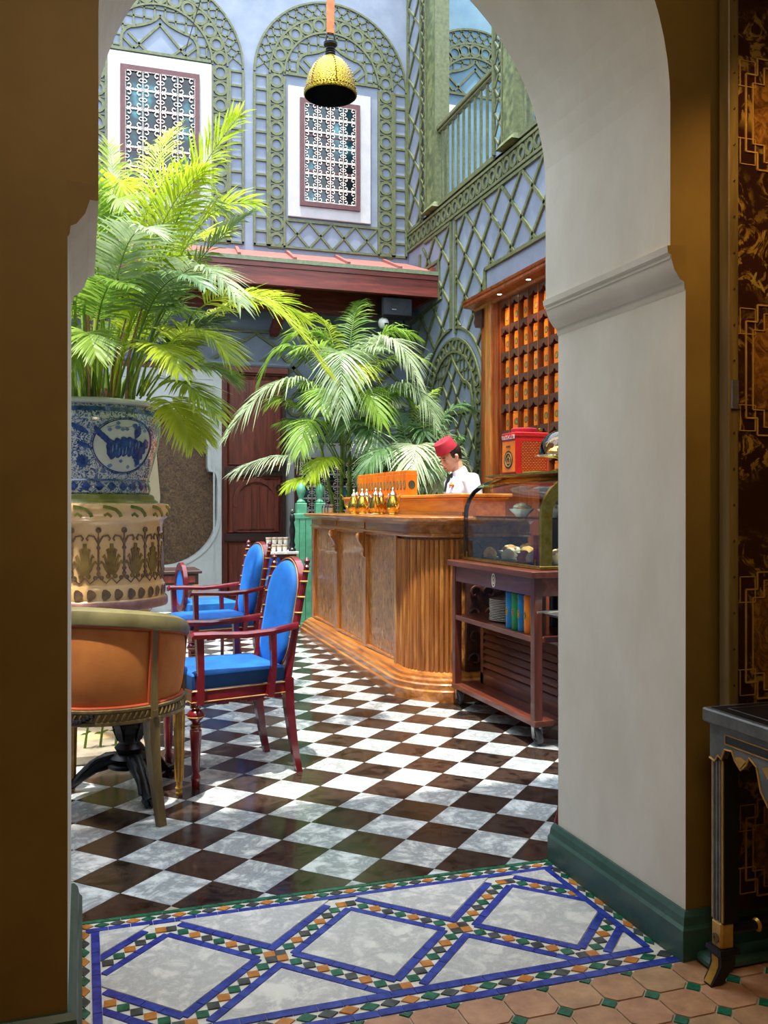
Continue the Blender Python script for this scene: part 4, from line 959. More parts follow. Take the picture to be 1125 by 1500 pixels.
# silver cutlery bundle on a small folding stand
st = thing('serving_tray', 'silver tray with wrapped cutlery on a slim folding stand by the cart', 'tray', (2.27, 3.93, 0))
b = MB(); b.loft([[(2.2, 3.82, .655), (2.5, 3.82, .655), (2.5, 4.04, .655), (2.2, 4.04, .655)], [(2.17, 3.8, .672), (2.53, 3.8, .672), (2.53, 4.06, .672), (2.17, 4.06, .672)]]); b.build('tray', M['steel'], st)
for p, q in (((2.25, 3.84, 0), (2.45, 3.84, .655)), ((2.45, 3.84, 0), (2.25, 3.84, .655)), ((2.25, 4.02, 0), (2.45, 4.02, .655)), ((2.45, 4.02, 0), (2.25, 4.02, .655))): MB().tube([p, q], .008, 6).build('leg', M['black'], st)
b = MB()
for k in range(3): b.tube([(2.24+k*.05, 3.88+k*.02, .69), (2.33+k*.04, 3.93, .705), (2.42, 3.95+k*.01, .69)], [.02, .028, .014], 9)
nb = tag(b.build('wrapped_cutlery', M['cloth_white'], None, True), 'white napkin-wrapped cutlery lying on the silver tray beside the cart', 'cutlery')
MB().tube([(2.08, 3.95, .69), (2.3, 3.93, .7)], [.007, .005], 6).build('knife', M['silver'], nb)
# ================================================================ GLASS CASE
gc = thing('pastry_case', 'curved glass pastry case framed in brass on the wooden cart', 'display case', (2.46, 4.64, .879))
pf = [(2.2, .895), (2.2, 1.15), (2.206, 1.2), (2.225, 1.25), (2.258, 1.295), (2.305, 1.33), (2.365, 1.355), (2.43, 1.368), (2.52, 1.374), (2.72, 1.376)]
G0, G1 = 4.14, 5.12
b = MB(); b.loft([[(u, v, z) for u, z in pf] for v in (G0+.02, G1-.01)], cap=False, close=False); b.build('curved_glass', M['glass'], gc, True, fix=False)
def arch_plate(b, v0, v1, wd):
    P = [Vector(p) for p in pf]; inn = []
    for i, p in enumerate(P):
        d = (P[min(i+1, len(P)-1)]-P[max(i-1, 0)]).normalized(); n_ = Vector((d.y, -d.x)); inn.append(p+n_*wd)
    rows = []
    for p, q in zip(P, inn): rows.append([(p.x, v0, p.y), (q.x, v0, q.y), (q.x, v1, q.y), (p.x, v1, p.y)])
    b.loft(rows)
b = MB(); arch_plate(b, G0-.004, G0+.02, .062); b.build('brass_end_arch', M['brass'], gc, smooth=20)
b = MB(); arch_plate(b, G1-.012, G1+.006, .022); b.build('dark_end_arch', M['black'], gc, smooth=20)
b = MB(); b.add([(u, G0+.03, z) for u, z in pf]+[(2.72, G0+.03, .895)], [tuple(range(len(pf)+1))]); b.build('end_glass', M['glass'], gc, fix=False)
b = MB(); b.add([(u, G1-.003, z) for u, z in pf]+[(2.72, G1-.003, .895)], [tuple(range(len(pf)+1))]); b.build('end_glass', M['glass'], gc, fix=False)
MB().bx(2.19, 2.73, G0-.01, G1+.01, .879, .898).build('base', M['brass'], gc, bevel=.003); MB().bx(2.22, 2.71, G0+.03, G1-.02, .8985, .902).build('base_glass', M['glass'], gc)
MB().bx(2.26, 2.71, G0+.03, G1-.02, 1.135, 1.142).build('glass_shelf', M['glass'], gc); MB().bx(2.25, 2.26, G0+.03, G1-.02, 1.133, 1.144).build('shelf_edge', M['brass'], gc)
MB().bx(2.71, 2.73, G0, G1, .9, 1.37).build('back_door', M['tin_dark'], gc)
b = MB(); b.bx(2.335, 2.73, G0, G1, 1.372, 1.388); b.build('brass_top', M['brass'], gc, bevel=.003)
for u, v, k in ((2.23, 4.2, 0), (2.23, 5.08, 0)): MB().tube([(2.202, v, .895), (2.202, v, .93)], .006, 6).build('clip', M['brass'], gc)
# pastries
def bowl(loc, r, label, mats, n, grp=None):
    t = thing('pastry_bowl', label, 'pastries', loc, 0, grp)
    MB().lathe([(0, 0), (r*.45, 0), (r*.5, .006), (r*.9, .035), (r, .045), (r*.92, .043), (r*.5, .012), (0, .01)], (0, 0, 0), 20).build('bowl', M['china'], t, True, False)
    for k in range(n):
        a = 2.4*k; rr = r*.55*math.sqrt(k/n); b = MB(); s = r*.36
        b.lathe([(0, -s*.5), (s*.8, -s*.35), (s, 0), (s*.7, s*.45), (0, s*.6)], (rr*math.cos(a), rr*math.sin(a), .045+(1-k/n)*.02), 9); b.build('pastry', M[mats[k % len(mats)]], t, True, False)
bowl((2.33, 4.75, .902), .075, 'bowl of golden pastries low in the middle of the glass case', ['cake', 'icing'], 9)
bowl((2.34, 4.55, .902), .07, 'bowl of pastries beside the berries in the glass case', ['cake'], 8)
bowl((2.52, 4.9, .902), .08, 'bowl of small cakes at the far back of the glass case', ['cake', 'berry'], 8)
bowl((2.36, 4.24, .902), .07, 'bowl of yellow pastries behind the brass arch of the case', ['cake', 'icing'], 8)
bowl((2.45, 4.5, 1.142), .075, 'bowl of golden buns on the glass shelf in the case', ['cake', 'icing'], 8)
bowl((2.45, 4.85, 1.142), .075, 'bowl of small buns at the far end of the glass shelf', ['icing', 'cake'], 8)
bowl((2.5, 4.26, 1.142), .07, 'bowl of dark cakes near the brass arch on the glass shelf', ['berry', 'cake'], 8)
for k, (v, m, l) in enumerate(((4.66, 'icing', 'large pale meringue at the front of the glass case'), (4.46, 'berry', 'pink berry cake at the front of the glass case'), (4.36, 'icing', 'small pale cake beside the pink berry cake'), (4.9, 'cake', 'flat golden tart at the far front of the glass case'))):
    t = thing('cake', l, 'cake', (2.27, v, .902))
    MB().lathe([(0, 0), (.045, 0), (.05, .004), (0, .005)], (0, 0, 0), 16).build('doily', M['china'], t, True, False)
    b = MB(); b.lathe([(.035, .005), (.04, .025), (.03, .045), (.012, .06), (0, .062)], (0, 0, 0), 12); b.build('sponge', M[m], t, True, False)
tag(MB().bx(2.24, 2.27, 4.26, 4.30, .903, 1.05).build('menu_card', M['tin_red'], bevel=.001), 'upright red card behind the glass beside the brass arch', 'card')
# tray top, tin, cake stand
rt = thing('tea_chest_tin', 'large red tin lettered ETHIOPIA on top of the pastry case', 'tin', (2.44, 4.79, 1.389))
bx0, bx1, by0, by1, z0 = 2.338, 2.541, 4.70, 4.88, 1.389
MB().bx(bx0, bx1, by0, by1, z0, 1.60).build('body', M['tin_red'], rt, bevel=.003)
MB().bx(bx0-.003, bx1+.003, by0-.003, by1+.003, 1.60, 1.625).build('lid', M['tin_red'], rt, bevel=.004)
MB().bx(bx0+.035, bx1-.012, by0-.002, by0, z0+.012, 1.575).build('lattice_panel', M['tin_lattice'], rt)
MB().bx(bx0-.002, bx0, by0+.008, by1-.008, z0+.01, 1.575).build('orange_panel', M['tin_orange'], rt)
fx = lambda a, b_, d: (bx0-.0025-d, a, b_)
b = MB(); b.prism([(4.79+.055*math.cos(2*PI*k/20), 1.47+.052*math.sin(2*PI*k/20)) for k in range(20)], fx, 0, .001); b.build('black_oval', M['tin_dark'], rt)
emblem_ring(rt, lambda a, b_, d: (bx0-.0036-d, a, b_), (4.79, 1.47), .045, .043, M['gold_paint'])
MB().bx(bx0-.0045, bx0-.003, by0+.01, by1-.01, 1.588, 1.612).build('white_band', M['china'], rt)
def text(s, size, loc, rot, mat, par, name='lettering'):
    c = bpy.data.curves.new(name, 'FONT'); c.body = s; c.size = size; c.align_x = 'CENTER'; c.align_y = 'CENTER'; c.extrude = .0008; c.materials.append(M[mat])
    q = bpy.data.objects.new(name, c); COL.objects.link(q); me = bpy.data.meshes.new_from_object(q.evaluated_get(bpy.context.evaluated_depsgraph_get())); bpy.data.objects.remove(q)
    if not me.materials: me.materials.append(M[mat])
    o = bpy.data.objects.new(name, me); COL.objects.link(o); o.location = Vector(loc)-(par.location if par else Vector()); o.rotation_euler = rot; o.parent = par; return o
text('ETHIOPIA', .034, (bx0-.0055, 4.79, 1.600), (R(90), 0, R(-90)), 'tin_red', rt)
text('COFFEE', .016, (bx0-.004, 4.79, 1.545), (R(90), 0, R(-90)), 'tin_dark', rt)
lt = thing('red_hat_box', 'flat dark red round box lid lying on the red tin', 'lid', (2.45, 4.82, 1.625))
MB().lathe([(0, 0), (.072, 0), (.074, .004), (.074, .024), (.07, .028), (0, .029)], (2.44, 4.80, 1.6255), 24).build('lid', M['fez'], lt, True)
MB().lathe([(0, -.014), (.012, -.008), (.015, 0), (.012, .009), (0, .014)], (2.505, 4.725, 1.640), 14).build('brass_knob', M['brass'], lt, True)
cs = thing('cake_stand', 'glass-domed cake stand with pastries at the right edge of the case top', 'cake stand', (2.43, 4.33, 1.389))
MB().lathe([(0, 0), (.055, 0), (.058, .006), (.02, .014), (.012, .03), (.012, .06), (.03, .068), (.15, .075), (.155, .082), (.15, .084), (0, .078)], (0, 0, 0), 28).build('stand', M['silver'], cs, True, False)
MB().lathe([(.128, .084), (.128, .10), (.12, .145), (.09, .19), (.045, .215), (.0, .222)], (0, 0, 0), 28).build('glass_dome', M['glass'], cs, True, False, fix=False)
MB().lathe([(.004, .222), (.012, .232), (0, .245)], (0, 0, 0), 10).build('knob', M['silver'], cs, True, False)
for k in range(9):
    a = k*2.4; r = .085*math.sqrt(k/9); b = MB(); b.lathe([(0, 0), (.03, .004), (.034, .018), (.02, .034), (0, .038)], (r*math.cos(a), r*math.sin(a), .085+(.012 if k % 2 else 0)), 10); b.build('pastry', M['cake' if k % 3 else 'icing'], cs, True, False)
tag(MB().bx(2.36, 2.64, 4.5, 4.66, 1.389, 1.396).build('patterned_mat', M['olive_glaze']), 'thin green and gold patterned mat on the case top', 'mat') 
# ================================================================ TEA SHELVES
ts = thing('tea_shelves', 'tall dark wooden cabinet of small arched cubbies full of orange tins', 'shelves', (3.9, 7.2, 0))
SX = 3.815
MB().bx(3.935, 3.958, 5.9, 8.2, 0, 3.3).build('back_panel', M['shelf_wood'], ts)
MB().bx(SX-.03, 3.957, 8.16, 8.30, 0, 3.24).build('pilaster', M['bar_wood'], ts, bevel=.008)
MB().bx(SX+.01, 3.957, 8.30, 8.47, 0, 3.22).build('side_board', M['shelf_wood'], ts, bevel=.006)
b = MB(); b.prism([(8.40, 3.0), (8.56, 3.02), (8.60, 3.08), (8.57, 3.12), (8.60, 3.2), (8.4, 3.2)], lambda a, z, d: (3.80+d, a, z), 0, .12); b.build('scroll_bracket', M['shelf_dark'], ts)
MB().bx(SX+.0, 3.957, 8.06, 8.16, 0, 3.24).build('inner_stile', M['shelf_wood'], ts)
rows_z = [3.168-.2505*k for k in range(8)]; cols_v = [8.03-.191*k for k in range(12)]
sb_ = MB().bx(-.065, .05, -1.06, 1.06, -.009, .009).mesh('shelf_board'); sb_.materials.append(M['shelf_dark'])
for z in rows_z: o = link('shelf_board', sb_, None, ts); o.location = (0, 6.98-7.2, z)
dv = MB().bx(-.07, .05, -.008, .008, 0, 1.76).mesh('divider'); dv.materials.append(M['shelf_wood'])
for v in cols_v: o = link('divider', dv, None, ts); o.location = (0, v-7.2, rows_z[-1])
MB().bx(SX+.0, 3.957, 5.9, 8.06, .0, rows_z[-1]-.01).build('base_panel', M['shelf_wood'], ts)
vb = MB(); P1 = [(-.087, 0), (.087, 0), (.087, -.07), (.075, -.055), (.06, -.062), (.045, -.045), (.03, -.05), (.015, -.028), (0, -.018), (-.015, -.028), (-.03, -.05), (-.045, -.045), (-.06, -.062), (-.075, -.055), (-.087, -.07)]
vb.v = [(-.06, a, b_) for a, b_ in P1]+[(-.048, a, b_) for a, b_ in P1]; n = len(P1)
strips = [(0, 14, 13, 12), (0, 12, 11, 10), (0, 10, 9, 8), (0, 8, 7, 1), (1, 7, 6, 5), (1, 5, 4, 3), (1, 3, 2)]
vb.f = [s_ for s_ in strips]+[tuple(i+n for i in s_)[::-1] for s_ in strips]+[(i, (i+1) % n, n+(i+1) % n, n+i) for i in range(n)]
vm = vb.mesh('arched_valance'); vm.materials.append(M['shelf_dark'])
for z in rows_z[:-1]:
    for v in cols_v[:-1]: o = link('arched_valance', vm, None, ts); o.location = (-.005, v-.0955-7.2, z-.009)
b = MB(); cr = [(3.957, 3.17), (3.80, 3.18), (3.78, 3.20), (3.68, 3.205), (3.665, 3.215), (3.665, 3.235), (3.675, 3.245), (3.66, 3.255), (3.655, 3.275), (3.70, 3.29), (3.957, 3.335)]
b.loft([[(u, v, z) for u, z in cr] for v in (5.8, 8.56)]); b.build('cornice', M['shelf_wood'], ts, smooth=20)
for v in (7.85, 7.26, 6.67, 6.1):
    c = MB(); c.lathe([(.0, 0), (.03, 0), (.034, -.006), (.022, -.004)], (3.735, v, 3.204), 16); dl = c.build('downlight', M['steel'], ts, True)
    MB().lathe([(0, -.0045), (.021, -.0045)], (3.735, v, 3.204), 14, cap=False).build('lamp', M['glow'], dl)
    light('shelf_spot_light', 'SPOT', (3.735, v, 3.19), 14, (1, .72, .42), .02, aim=(3.80, v, 0), spot_size=R(95), spot_blend=.8)
tt = tin_box('tea_tin', 'orange tea tin with a dark round label in a cubby of the wall cabinet', (3.80, 0, 0), .088, .084, .168, 'tin_orange', 'orange tins in the wall cabinet cubbies')
first = True; NUM = ['one', 'two', 'three', 'four', 'five', 'six', 'seven', 'eight', 'nine', 'ten', 'eleven', 'twelve']
for i, z in enumerate(rows_z[1:]):
    for j, v in enumerate(cols_v[:-1]):
        o = tt if first else copy_tree(tt); first = False
        o.location = (3.849, v-.0955-.022+random.uniform(-.006, .006), z+.0095)
        o['label'] = 'orange wall cabinet tin, %s row from the top, cubby %s from the left' % (ORD[i+1], NUM[j])
        o.rotation_euler.z = R(random.uniform(-5, 5)) if (i, j) != (4, 1) else R(28)
LEFT_FRONDS = [((0.217, 4.93, 1.774), (0.391, 4.82, 2.75), (0.754, 4.595, 3.17), 0.36, 'B'),
  ((0.287, 4.96, 1.78), (0.491, 4.998, 2.926), (0.891, 4.971, 2.849), 0.3, 'B'),
  ((0.131, 4.906, 1.768), (0.094, 4.707, 2.349), (-0.008, 4.53, 2.827), 0.3, 'M'),
  ((0.248, 4.867, 1.768), (0.451, 4.59, 2.718), (0.689, 4.195, 2.131), 0.26, 'G'),
  ((0.304, 4.954, 1.78), (0.697, 4.719, 2.75), (1.165, 4.459, 1.876), 0.3, 'B'),
  ((0.328, 5.051, 1.792), (0.793, 5.109, 2.616), (1.218, 5.179, 2.276), 0.26, 'B'),
  ((0.281, 4.856, 1.768), (0.476, 4.581, 2.281), (0.668, 4.413, 1.913), 0.26, 'B'),
  ((0.308, 4.742, 1.739), (0.441, 4.488, 1.929), (0.601, 4.329, 1.617), 0.22, 'B'),
  ((0.324, 4.737, 1.729), (0.428, 4.492, 1.765), (0.492, 4.366, 1.489), 0.2, 'B'),
  ((0.324, 5.158, 1.775), (0.54, 5.192, 1.893), (0.661, 5.257, 1.596), 0.22, 'B'),
  ((0.096, 4.812, 1.756), (0.154, 4.582, 2.651), (0.303, 4.217, 2.43), 0.26, 'G'),
  ((0.171, 5.103, 1.792), (0.287, 5.276, 3.073), (0.505, 5.414, 3.383), 0.32, 'B'),
  ((0.063, 4.823, 1.756), (0.045, 4.618, 2.389), (0.202, 4.251, 2.185), 0.24, 'M'),
  ((0.276, 5.069, 1.792), (0.468, 5.216, 2.502), (0.749, 5.334, 2.553), 0.26, 'M'),
  ((0.194, 4.78, 1.756), (0.333, 4.418, 2.458), (0.508, 4.044, 2.161), 0.22, 'D'),
  ((0.033, 5.149, 1.792), (-0.002, 5.371, 2.882), (-0.115, 5.619, 3.186), 0.3, 'B'),
  ((0.139, 5.219, 1.804), (0.411, 5.445, 2.83), (0.831, 5.623, 2.88), 0.3, 'B'),
  ((0.226, 4.769, 1.756), (0.318, 4.423, 2.137), (0.411, 4.182, 1.803), 0.22, 'B'),
  ((-0.002, 4.844, 1.756), (-0.008, 4.53, 2.201), (0.056, 4.299, 1.879), 0.22, 'M'),
  ((0.305, 5.27, 1.817), (0.648, 5.472, 2.457), (1.129, 5.63, 2.527), 0.26, 'B'),
  ((0.193, 5.201, 1.804), (0.219, 5.403, 2.721), (0.151, 5.636, 3.344), 0.3, 'B'),
  ((0.276, 5.069, 1.792), (0.457, 4.904, 2.174), (0.712, 4.819, 2.174), 0.22, 'D'),
  ((0.104, 5.231, 1.804), (0.292, 5.379, 2.45), (0.674, 5.359, 1.999), 0.26, 'B'),
  ((0.328, 5.051, 1.77), (0.565, 5.079, 2.103), (0.811, 5.103, 1.893), 0.22, 'M'),
  ((0.015, 4.944, 1.768), (-0.051, 4.86, 2.099), (-0.198, 4.909, 2.305), 0.24, 'M'),
  ((0.079, 4.817, 1.756), (0.029, 4.623, 2.126), (-0.063, 4.548, 1.784), 0.2, 'B'),
  ((0.219, 4.982, 1.78), (0.464, 4.796, 2.47), (0.831, 4.675, 2.715), 0.2, 'D'),
  ((0.164, 4.895, 1.768), (0.308, 4.742, 2.717), (0.572, 4.55, 2.852), 0.3, 'B'),
  ((0.241, 5.08, 1.792), (0.431, 5.228, 2.578), (0.599, 5.383, 2.948), 0.3, 'M'),
  ((0.117, 5.016, 1.78), (0.264, 4.862, 2.259), (0.422, 4.705, 2.443), 0.25, 'B'),
  ((0.157, 5.213, 1.804), (0.256, 5.391, 2.256), (0.411, 5.445, 2.355), 0.28, 'B'),
  ((0.033, 5.149, 1.792), (0.104, 5.231, 2.215), (0.178, 5.311, 2.197), 0.28, 'B'),
  ((0.287, 4.96, 1.766), (0.44, 4.909, 1.995), (0.576, 4.864, 2.067), 0.24, 'B')]
MID_FRONDS = [((2.697, 9.535, 1.51), (2.487, 8.972, 3.712), (2.393, 8.582, 2.077), 0.42, 'G'),
  ((2.662, 9.547, 1.954), (2.173, 9.392, 3.149), (1.378, 9.233, 1.9), 0.42, 'G'),
  ((2.627, 9.558, 1.51), (2.173, 9.392, 1.931), (1.479, 9.305, 1.561), 0.42, 'G'),
  ((2.697, 9.535, 1.954), (2.989, 9.123, 3.65), (3.239, 8.725, 2.463), 0.4, 'G'),
  ((2.732, 9.523, 1.954), (3.052, 9.313, 3.482), (3.26, 9.244, 2.97), 0.36, 'M'),
  ((2.662, 9.547, 1.806), (2.451, 9.616, 3.505), (2.065, 9.743, 2.951), 0.38, 'M'),
  ((2.662, 9.547, 1.806), (2.716, 9.739, 3.552), (2.345, 9.967, 3.27), 0.36, 'B'),
  ((2.746, 9.519, 1.806), (3.262, 9.033, 3.077), (3.423, 8.664, 1.977), 0.38, 'G'),
  ((2.697, 9.535, 1.658), (2.689, 9.116, 2.916), (2.834, 8.648, 2.029), 0.36, 'M'),
  ((2.662, 9.547, 1.658), (2.218, 9.272, 2.49), (2.06, 8.903, 1.757), 0.34, 'M'),
  ((2.767, 9.512, 1.658), (3.083, 9.408, 2.692), (3.363, 9.315, 2.323), 0.34, 'M'),
  ((2.627, 9.558, 1.658), (2.193, 9.807, 2.558), (1.945, 9.888, 2.334), 0.34, 'M'),
  ((2.547, 9.269, 1.286), (2.171, 9.077, 1.63), (1.931, 8.945, 1.383), 0.22, 'B'),
  ((2.642, 9.342, 1.504), (2.369, 9.012, 1.908), (2.156, 8.871, 1.485), 0.26, 'B'),
  ((2.774, 9.404, 1.507), (2.958, 9.028, 1.923), (3.06, 8.678, 1.488), 0.32, 'D'),
  ((2.724, 9.631, 1.961), (2.842, 9.908, 3.444), (3.046, 10.052, 3.566), 0.34, 'M'),
  ((2.69, 9.432, 1.8), (2.394, 9.108, 2.757), (2.228, 8.742, 2.154), 0.34, 'M'),
  ((2.732, 9.523, 1.88), (2.883, 9.263, 3.097), (2.604, 8.829, 2.45), 0.34, 'B'),
  ((2.635, 9.45, 1.507), (2.794, 8.977, 2.477), (2.739, 8.574, 1.616), 0.34, 'D'),
  ((2.662, 9.547, 1.88), (2.149, 9.611, 3.555), (1.783, 9.626, 2.517), 0.34, 'M'),
  ((2.83, 9.596, 1.887), (3.36, 9.527, 2.572), (3.632, 9.437, 2.873), 0.3, 'G'),
  ((2.689, 9.643, 1.588), (2.526, 9.907, 2.281), (2.112, 10.149, 2.138), 0.34, 'M')]
DARK_FRONDS = [((3.16, 8.751, 1.075), (2.898, 8.521, 2.154), (2.555, 8.318, 1.538), 0.36, 'D'),
  ((3.193, 8.74, 1.075), (3.185, 8.426, 2.288), (2.922, 8.092, 1.47), 0.4, 'G'),
  ((3.226, 8.729, 1.075), (3.414, 8.456, 2.164), (3.239, 8.198, 1.344), 0.36, 'G'),
  ((3.226, 8.729, 1.075), (3.46, 8.757, 2.477), (3.834, 8.739, 2.207), 0.3, 'D'),
  ((3.16, 8.751, 1.075), (3.228, 8.939, 2.49), (3.021, 9.218, 2.156), 0.36, 'D'),
  ((3.193, 8.74, 1.075), (3.249, 8.405, 1.885), (3.11, 8.135, 1.538), 0.34, 'D'),
  ((3.127, 8.762, 1.075), (2.93, 8.721, 1.9), (2.769, 8.669, 1.485), 0.34, 'D'),
  ((3.194, 8.845, 1.074), (3.227, 9.15, 2.228), (3.644, 9.223, 2.471), 0.32, 'M'),
  ((3.26, 8.823, 1.074), (3.489, 8.642, 1.839), (3.621, 8.493, 1.9), 0.26, 'D'),
  ((3.06, 8.678, 1.076), (2.803, 8.553, 1.751), (2.803, 8.342, 1.344), 0.3, 'D')]
# ================================================================ PALMS
UP = Vector((0, 0, 1))
def frond_mesh(b, c, t, leaf, w=.017, t0=.36, n=34, droop=.45, r=.007, seed=0):
    rnd = random.Random(seed); b, c, t = Vector(b), Vector(c), Vector(t); m = MB(); N = 16
    bez = lambda s: b*(1-s)**2+c*2*s*(1-s)+t*s*s
    m.tube([bez(i/N) for i in range(N+1)], [r*(1-.75*i/N) for i in range(N+1)], 5)
    az = Vector((t.x-b.x, t.y-b.y, 0)); az = az.normalized() if az.length > .05 else Vector((1, 0, 0))
    L0 = (t-b).length
    for i in range(n):
        s = t0+(1-t0)*(i+.5)/n; P = bez(s); T = ((c-b)*(1-s)+(t-c)*s).normalized()
        side = T.cross(UP)
        if side.length < .35: side = (side+az.cross(UP)*.6)
        side.normalize(); u = (s-t0)/(1-t0); ll = leaf*(.45+.75*math.sin(PI*min(1, u*.8+.18)))*(1-.35*u)
        al = R(66-38*u)
        for sg in (1, -1):
            L = ll*rnd.uniform(.85, 1.12); nr = side.cross(T)
            d = (T*math.cos(al)+side*sg*math.sin(al)+nr*rnd.uniform(.05, .3)).normalized()
            wv = (T-d*T.dot(d)); wv = wv.normalized() if wv.length > .05 else nr
            wv = (wv+nr*rnd.uniform(-.35, .35)).normalized(); dr = droop*rnd.uniform(.7, 1.4); vs = []
            for k, wf in ((0, .35), (.3, 1), (.65, .8), (1, .06)):
                q = P+d*(L*k)-UP*(dr*L*k*k); vs += [q-wv*w*wf*.5, q+wv*w*wf*.5]
            m.add(vs, [(0, 1, 3, 2), (2, 3, 5, 4), (4, 5, 7, 6)])
    if b.y > 8: m.v = [(min(x, 3.9+.03*(y % .7)), min(y, 10.9+.05*(x % .6)), z) for x, y, z in m.v]
    return m
LM = {'B': 'leaf_bright', 'M': 'leaf_mid', 'D': 'leaf_dark', 'G': 'leaf_grey'}
def palm(name, label, base, fronds, width, nstem, r, htop, droop=.45, n=34, group=None):
    t = thing(name, label, 'palm', base, 0, group); rnd = random.Random(len(label))
    for k, (b, c, e, L, m) in enumerate(fronds):
        frond_mesh(b, c, e, L, width, n=n, droop=droop, r=r, seed=k).build('frond', M[LM[m]], t, fix=False)
    return t
LP = (.0485, 4.985)
lp = palm('potted_palm', 'tall bright green palm bushing out of the blue and white pot', (LP[0], LP[1], 1.69), LEFT_FRONDS, .0135, 20, .0055, 1, .3, 44)
rnd = random.Random(3)
for k in range(34):
    a = rnd.uniform(0, 6.28); rr = rnd.uniform(.02, .22); h = rnd.uniform(.35, .95); la = a+rnd.uniform(-.5, .5); ln = rnd.uniform(.03, .3)
    x, y = LP[0]+rr*math.cos(a), LP[1]+rr*math.sin(a)
    MB().tube([(x, y, 1.66), (x+ln*.2*math.cos(la), y+ln*.2*math.sin(la), 1.66+h*.5), (x+ln*math.cos(la), y+ln*math.sin(la), 1.66+h)], [.011, .007, .004], 6).build('stem', M['stem_green' if k % 4 else 'stem_brown'], lp, True)
for k in range(7):
    a = rnd.uniform(0, 6.28); rr = rnd.uniform(.05, .2); x, y = LP[0]+rr*math.cos(a), LP[1]+rr*math.sin(a)
    MB().tube([(x, y, 1.66), (x, y, 1.72), (x+.01, y, 1.8)], [.026, .022, .012], 8).build('stem_sheath', M['stem_brown'], lp, True)
# filler fronds around the crown, seen through and beside the main ones
def filler(t, base, n, hmin, hmax, rad, leaf, mats, seed, width, zb):
    rn = random.Random(seed)
    for k in range(n):
        a = rn.uniform(0, 2*PI); h = rn.uniform(hmin, hmax); r_ = rn.uniform(.3, 1)*rad; b = Vector((base[0]+.1*math.cos(a), base[1]+.1*math.sin(a), zb))
        e = b+Vector((r_*math.cos(a), r_*math.sin(a), h)); c = b+Vector((r_*.3*math.cos(a), r_*.3*math.sin(a), h*1.25+.1))
        frond_mesh(b, c, e, leaf*rn.uniform(.8, 1.15), width, n=26, seed=seed+k).build('frond', M[mats[k % len(mats)]], t, fix=False)
filler(lp, LP, 24, .5, 1.15, .7, .24, ['leaf_bright', 'leaf_bright', 'leaf_mid', 'leaf_grey'], 50, .0125, 1.7)
mp = palm('potted_palm', 'tall grey green palm behind the left end of the bar', (2.75, 9.55, 0), MID_FRONDS, .019, 8, .009, 1, .5, 38)
for k, (x, y, h, dx) in enumerate(((2.66, 9.55, 2.3, .02), (2.78, 9.6, 2.6, -.03), (2.88, 9.5, 2.2, .08), (2.6, 9.65, 1.9, -.15), (2.95, 9.65, 2.0, .2), (2.72, 9.45, 1.8, 0))):
    MB().tube([(x+(2.75-x)*.5, y, .5), (x, y, 1.2), (x+dx, y, h)], [.03, .024, .014], 9).build('trunk', M['stem_green'], mp, True)
    for j in range(4): MB().lathe([(.026, 0), (.029, .006), (.026, .012)], (x, y, 1.2+j*.22), 9, cap=False).build('trunk_ring', M['stem_brown'], mp)
filler(mp, (2.75, 9.6), 22, -.35, .75, .8, .34, ['leaf_mid', 'leaf_grey', 'leaf_mid', 'leaf_dark'], 90, .02, 2.35)
MB().lathe([(0, .05), (.2, .05), (.24, .5), (.27, .56), (.25, .57), (.22, .52), (0, .5)], (2.75, 9.55, -.05), 24).build('pot', M['stone'], mp, True)
dp = palm('potted_palm', 'dark drooping palm just behind the waiter at the bar', (3.35, 9.05, 0), DARK_FRONDS, .02, 5, .008, 1, .55, 30)
filler(dp, (3.4, 9.2), 16, -.1, .8, .6, .36, ['leaf_dark', 'leaf_dark', 'leaf_grey'], 130, .024, 1.15)
MB().lathe([(0, .0), (.2, .0), (.25, .5), (.27, .55), (.24, .56), (0, .52)], (3.35, 9.05, 0), 24).build('pot', M['stone'], dp, True)
for k in range(5): MB().tube([(3.35+.05*k-.1, 9.05, .5), (3.33+.07*k-.1, 9.06, 1.25)], [.02, .014], 7).build('stem', M['stem_green'], dp, True)
# ================================================================ POT AND PEDESTAL
pc = (LP[0], LP[1])
pot = thing('planter_pot', 'large blue and white porcelain pot holding the bright palm', 'pot', (pc[0], pc[1], 1.262))
PP = [(.285, 1.262), (.292, 1.27), (.290, 1.30), (.284, 1.325), (.288, 1.35), (.305, 1.41), (.330, 1.50), (.345, 1.58), (.345, 1.63), (.335, 1.67), (.318, 1.695), (.312, 1.705), (.330, 1.712), (.334, 1.722), (.330, 1.73), (.305, 1.73), (.300, 1.70), (.29, 1.66)]
MB().lathe(PP, (pc[0], pc[1], 0), 56, cap=False).build('vessel', M['porcelain_pattern'], pot, True)
MB().lathe([(0, 1.665), (.292, 1.665)], (pc[0], pc[1], 0), 30, cap=False).build('soil', M['soil'], pot)
MB().lathe([(.313, 1.704), (.332, 1.711), (.336, 1.722), (.332, 1.732), (.303, 1.732), (.30, 1.71)], (pc[0], pc[1], 0), 56, cap=False).build('rim', M['porcelain_white'], pot, True)
def rz_(z):
    for (r0, z0), (r1, z1) in zip(PP, PP[1:]):
        if z0 <= z <= z1: return r0+(r1-r0)*(z-z0)/(z1-z0)
    return PP[-1][0]
def potfn(th0):
    return lambda a, b, d: (pc[0]+(rz_(b)+d)*math.cos(th0+a/.34), pc[1]+(rz_(b)+d)*math.sin(th0+a/.34), b)
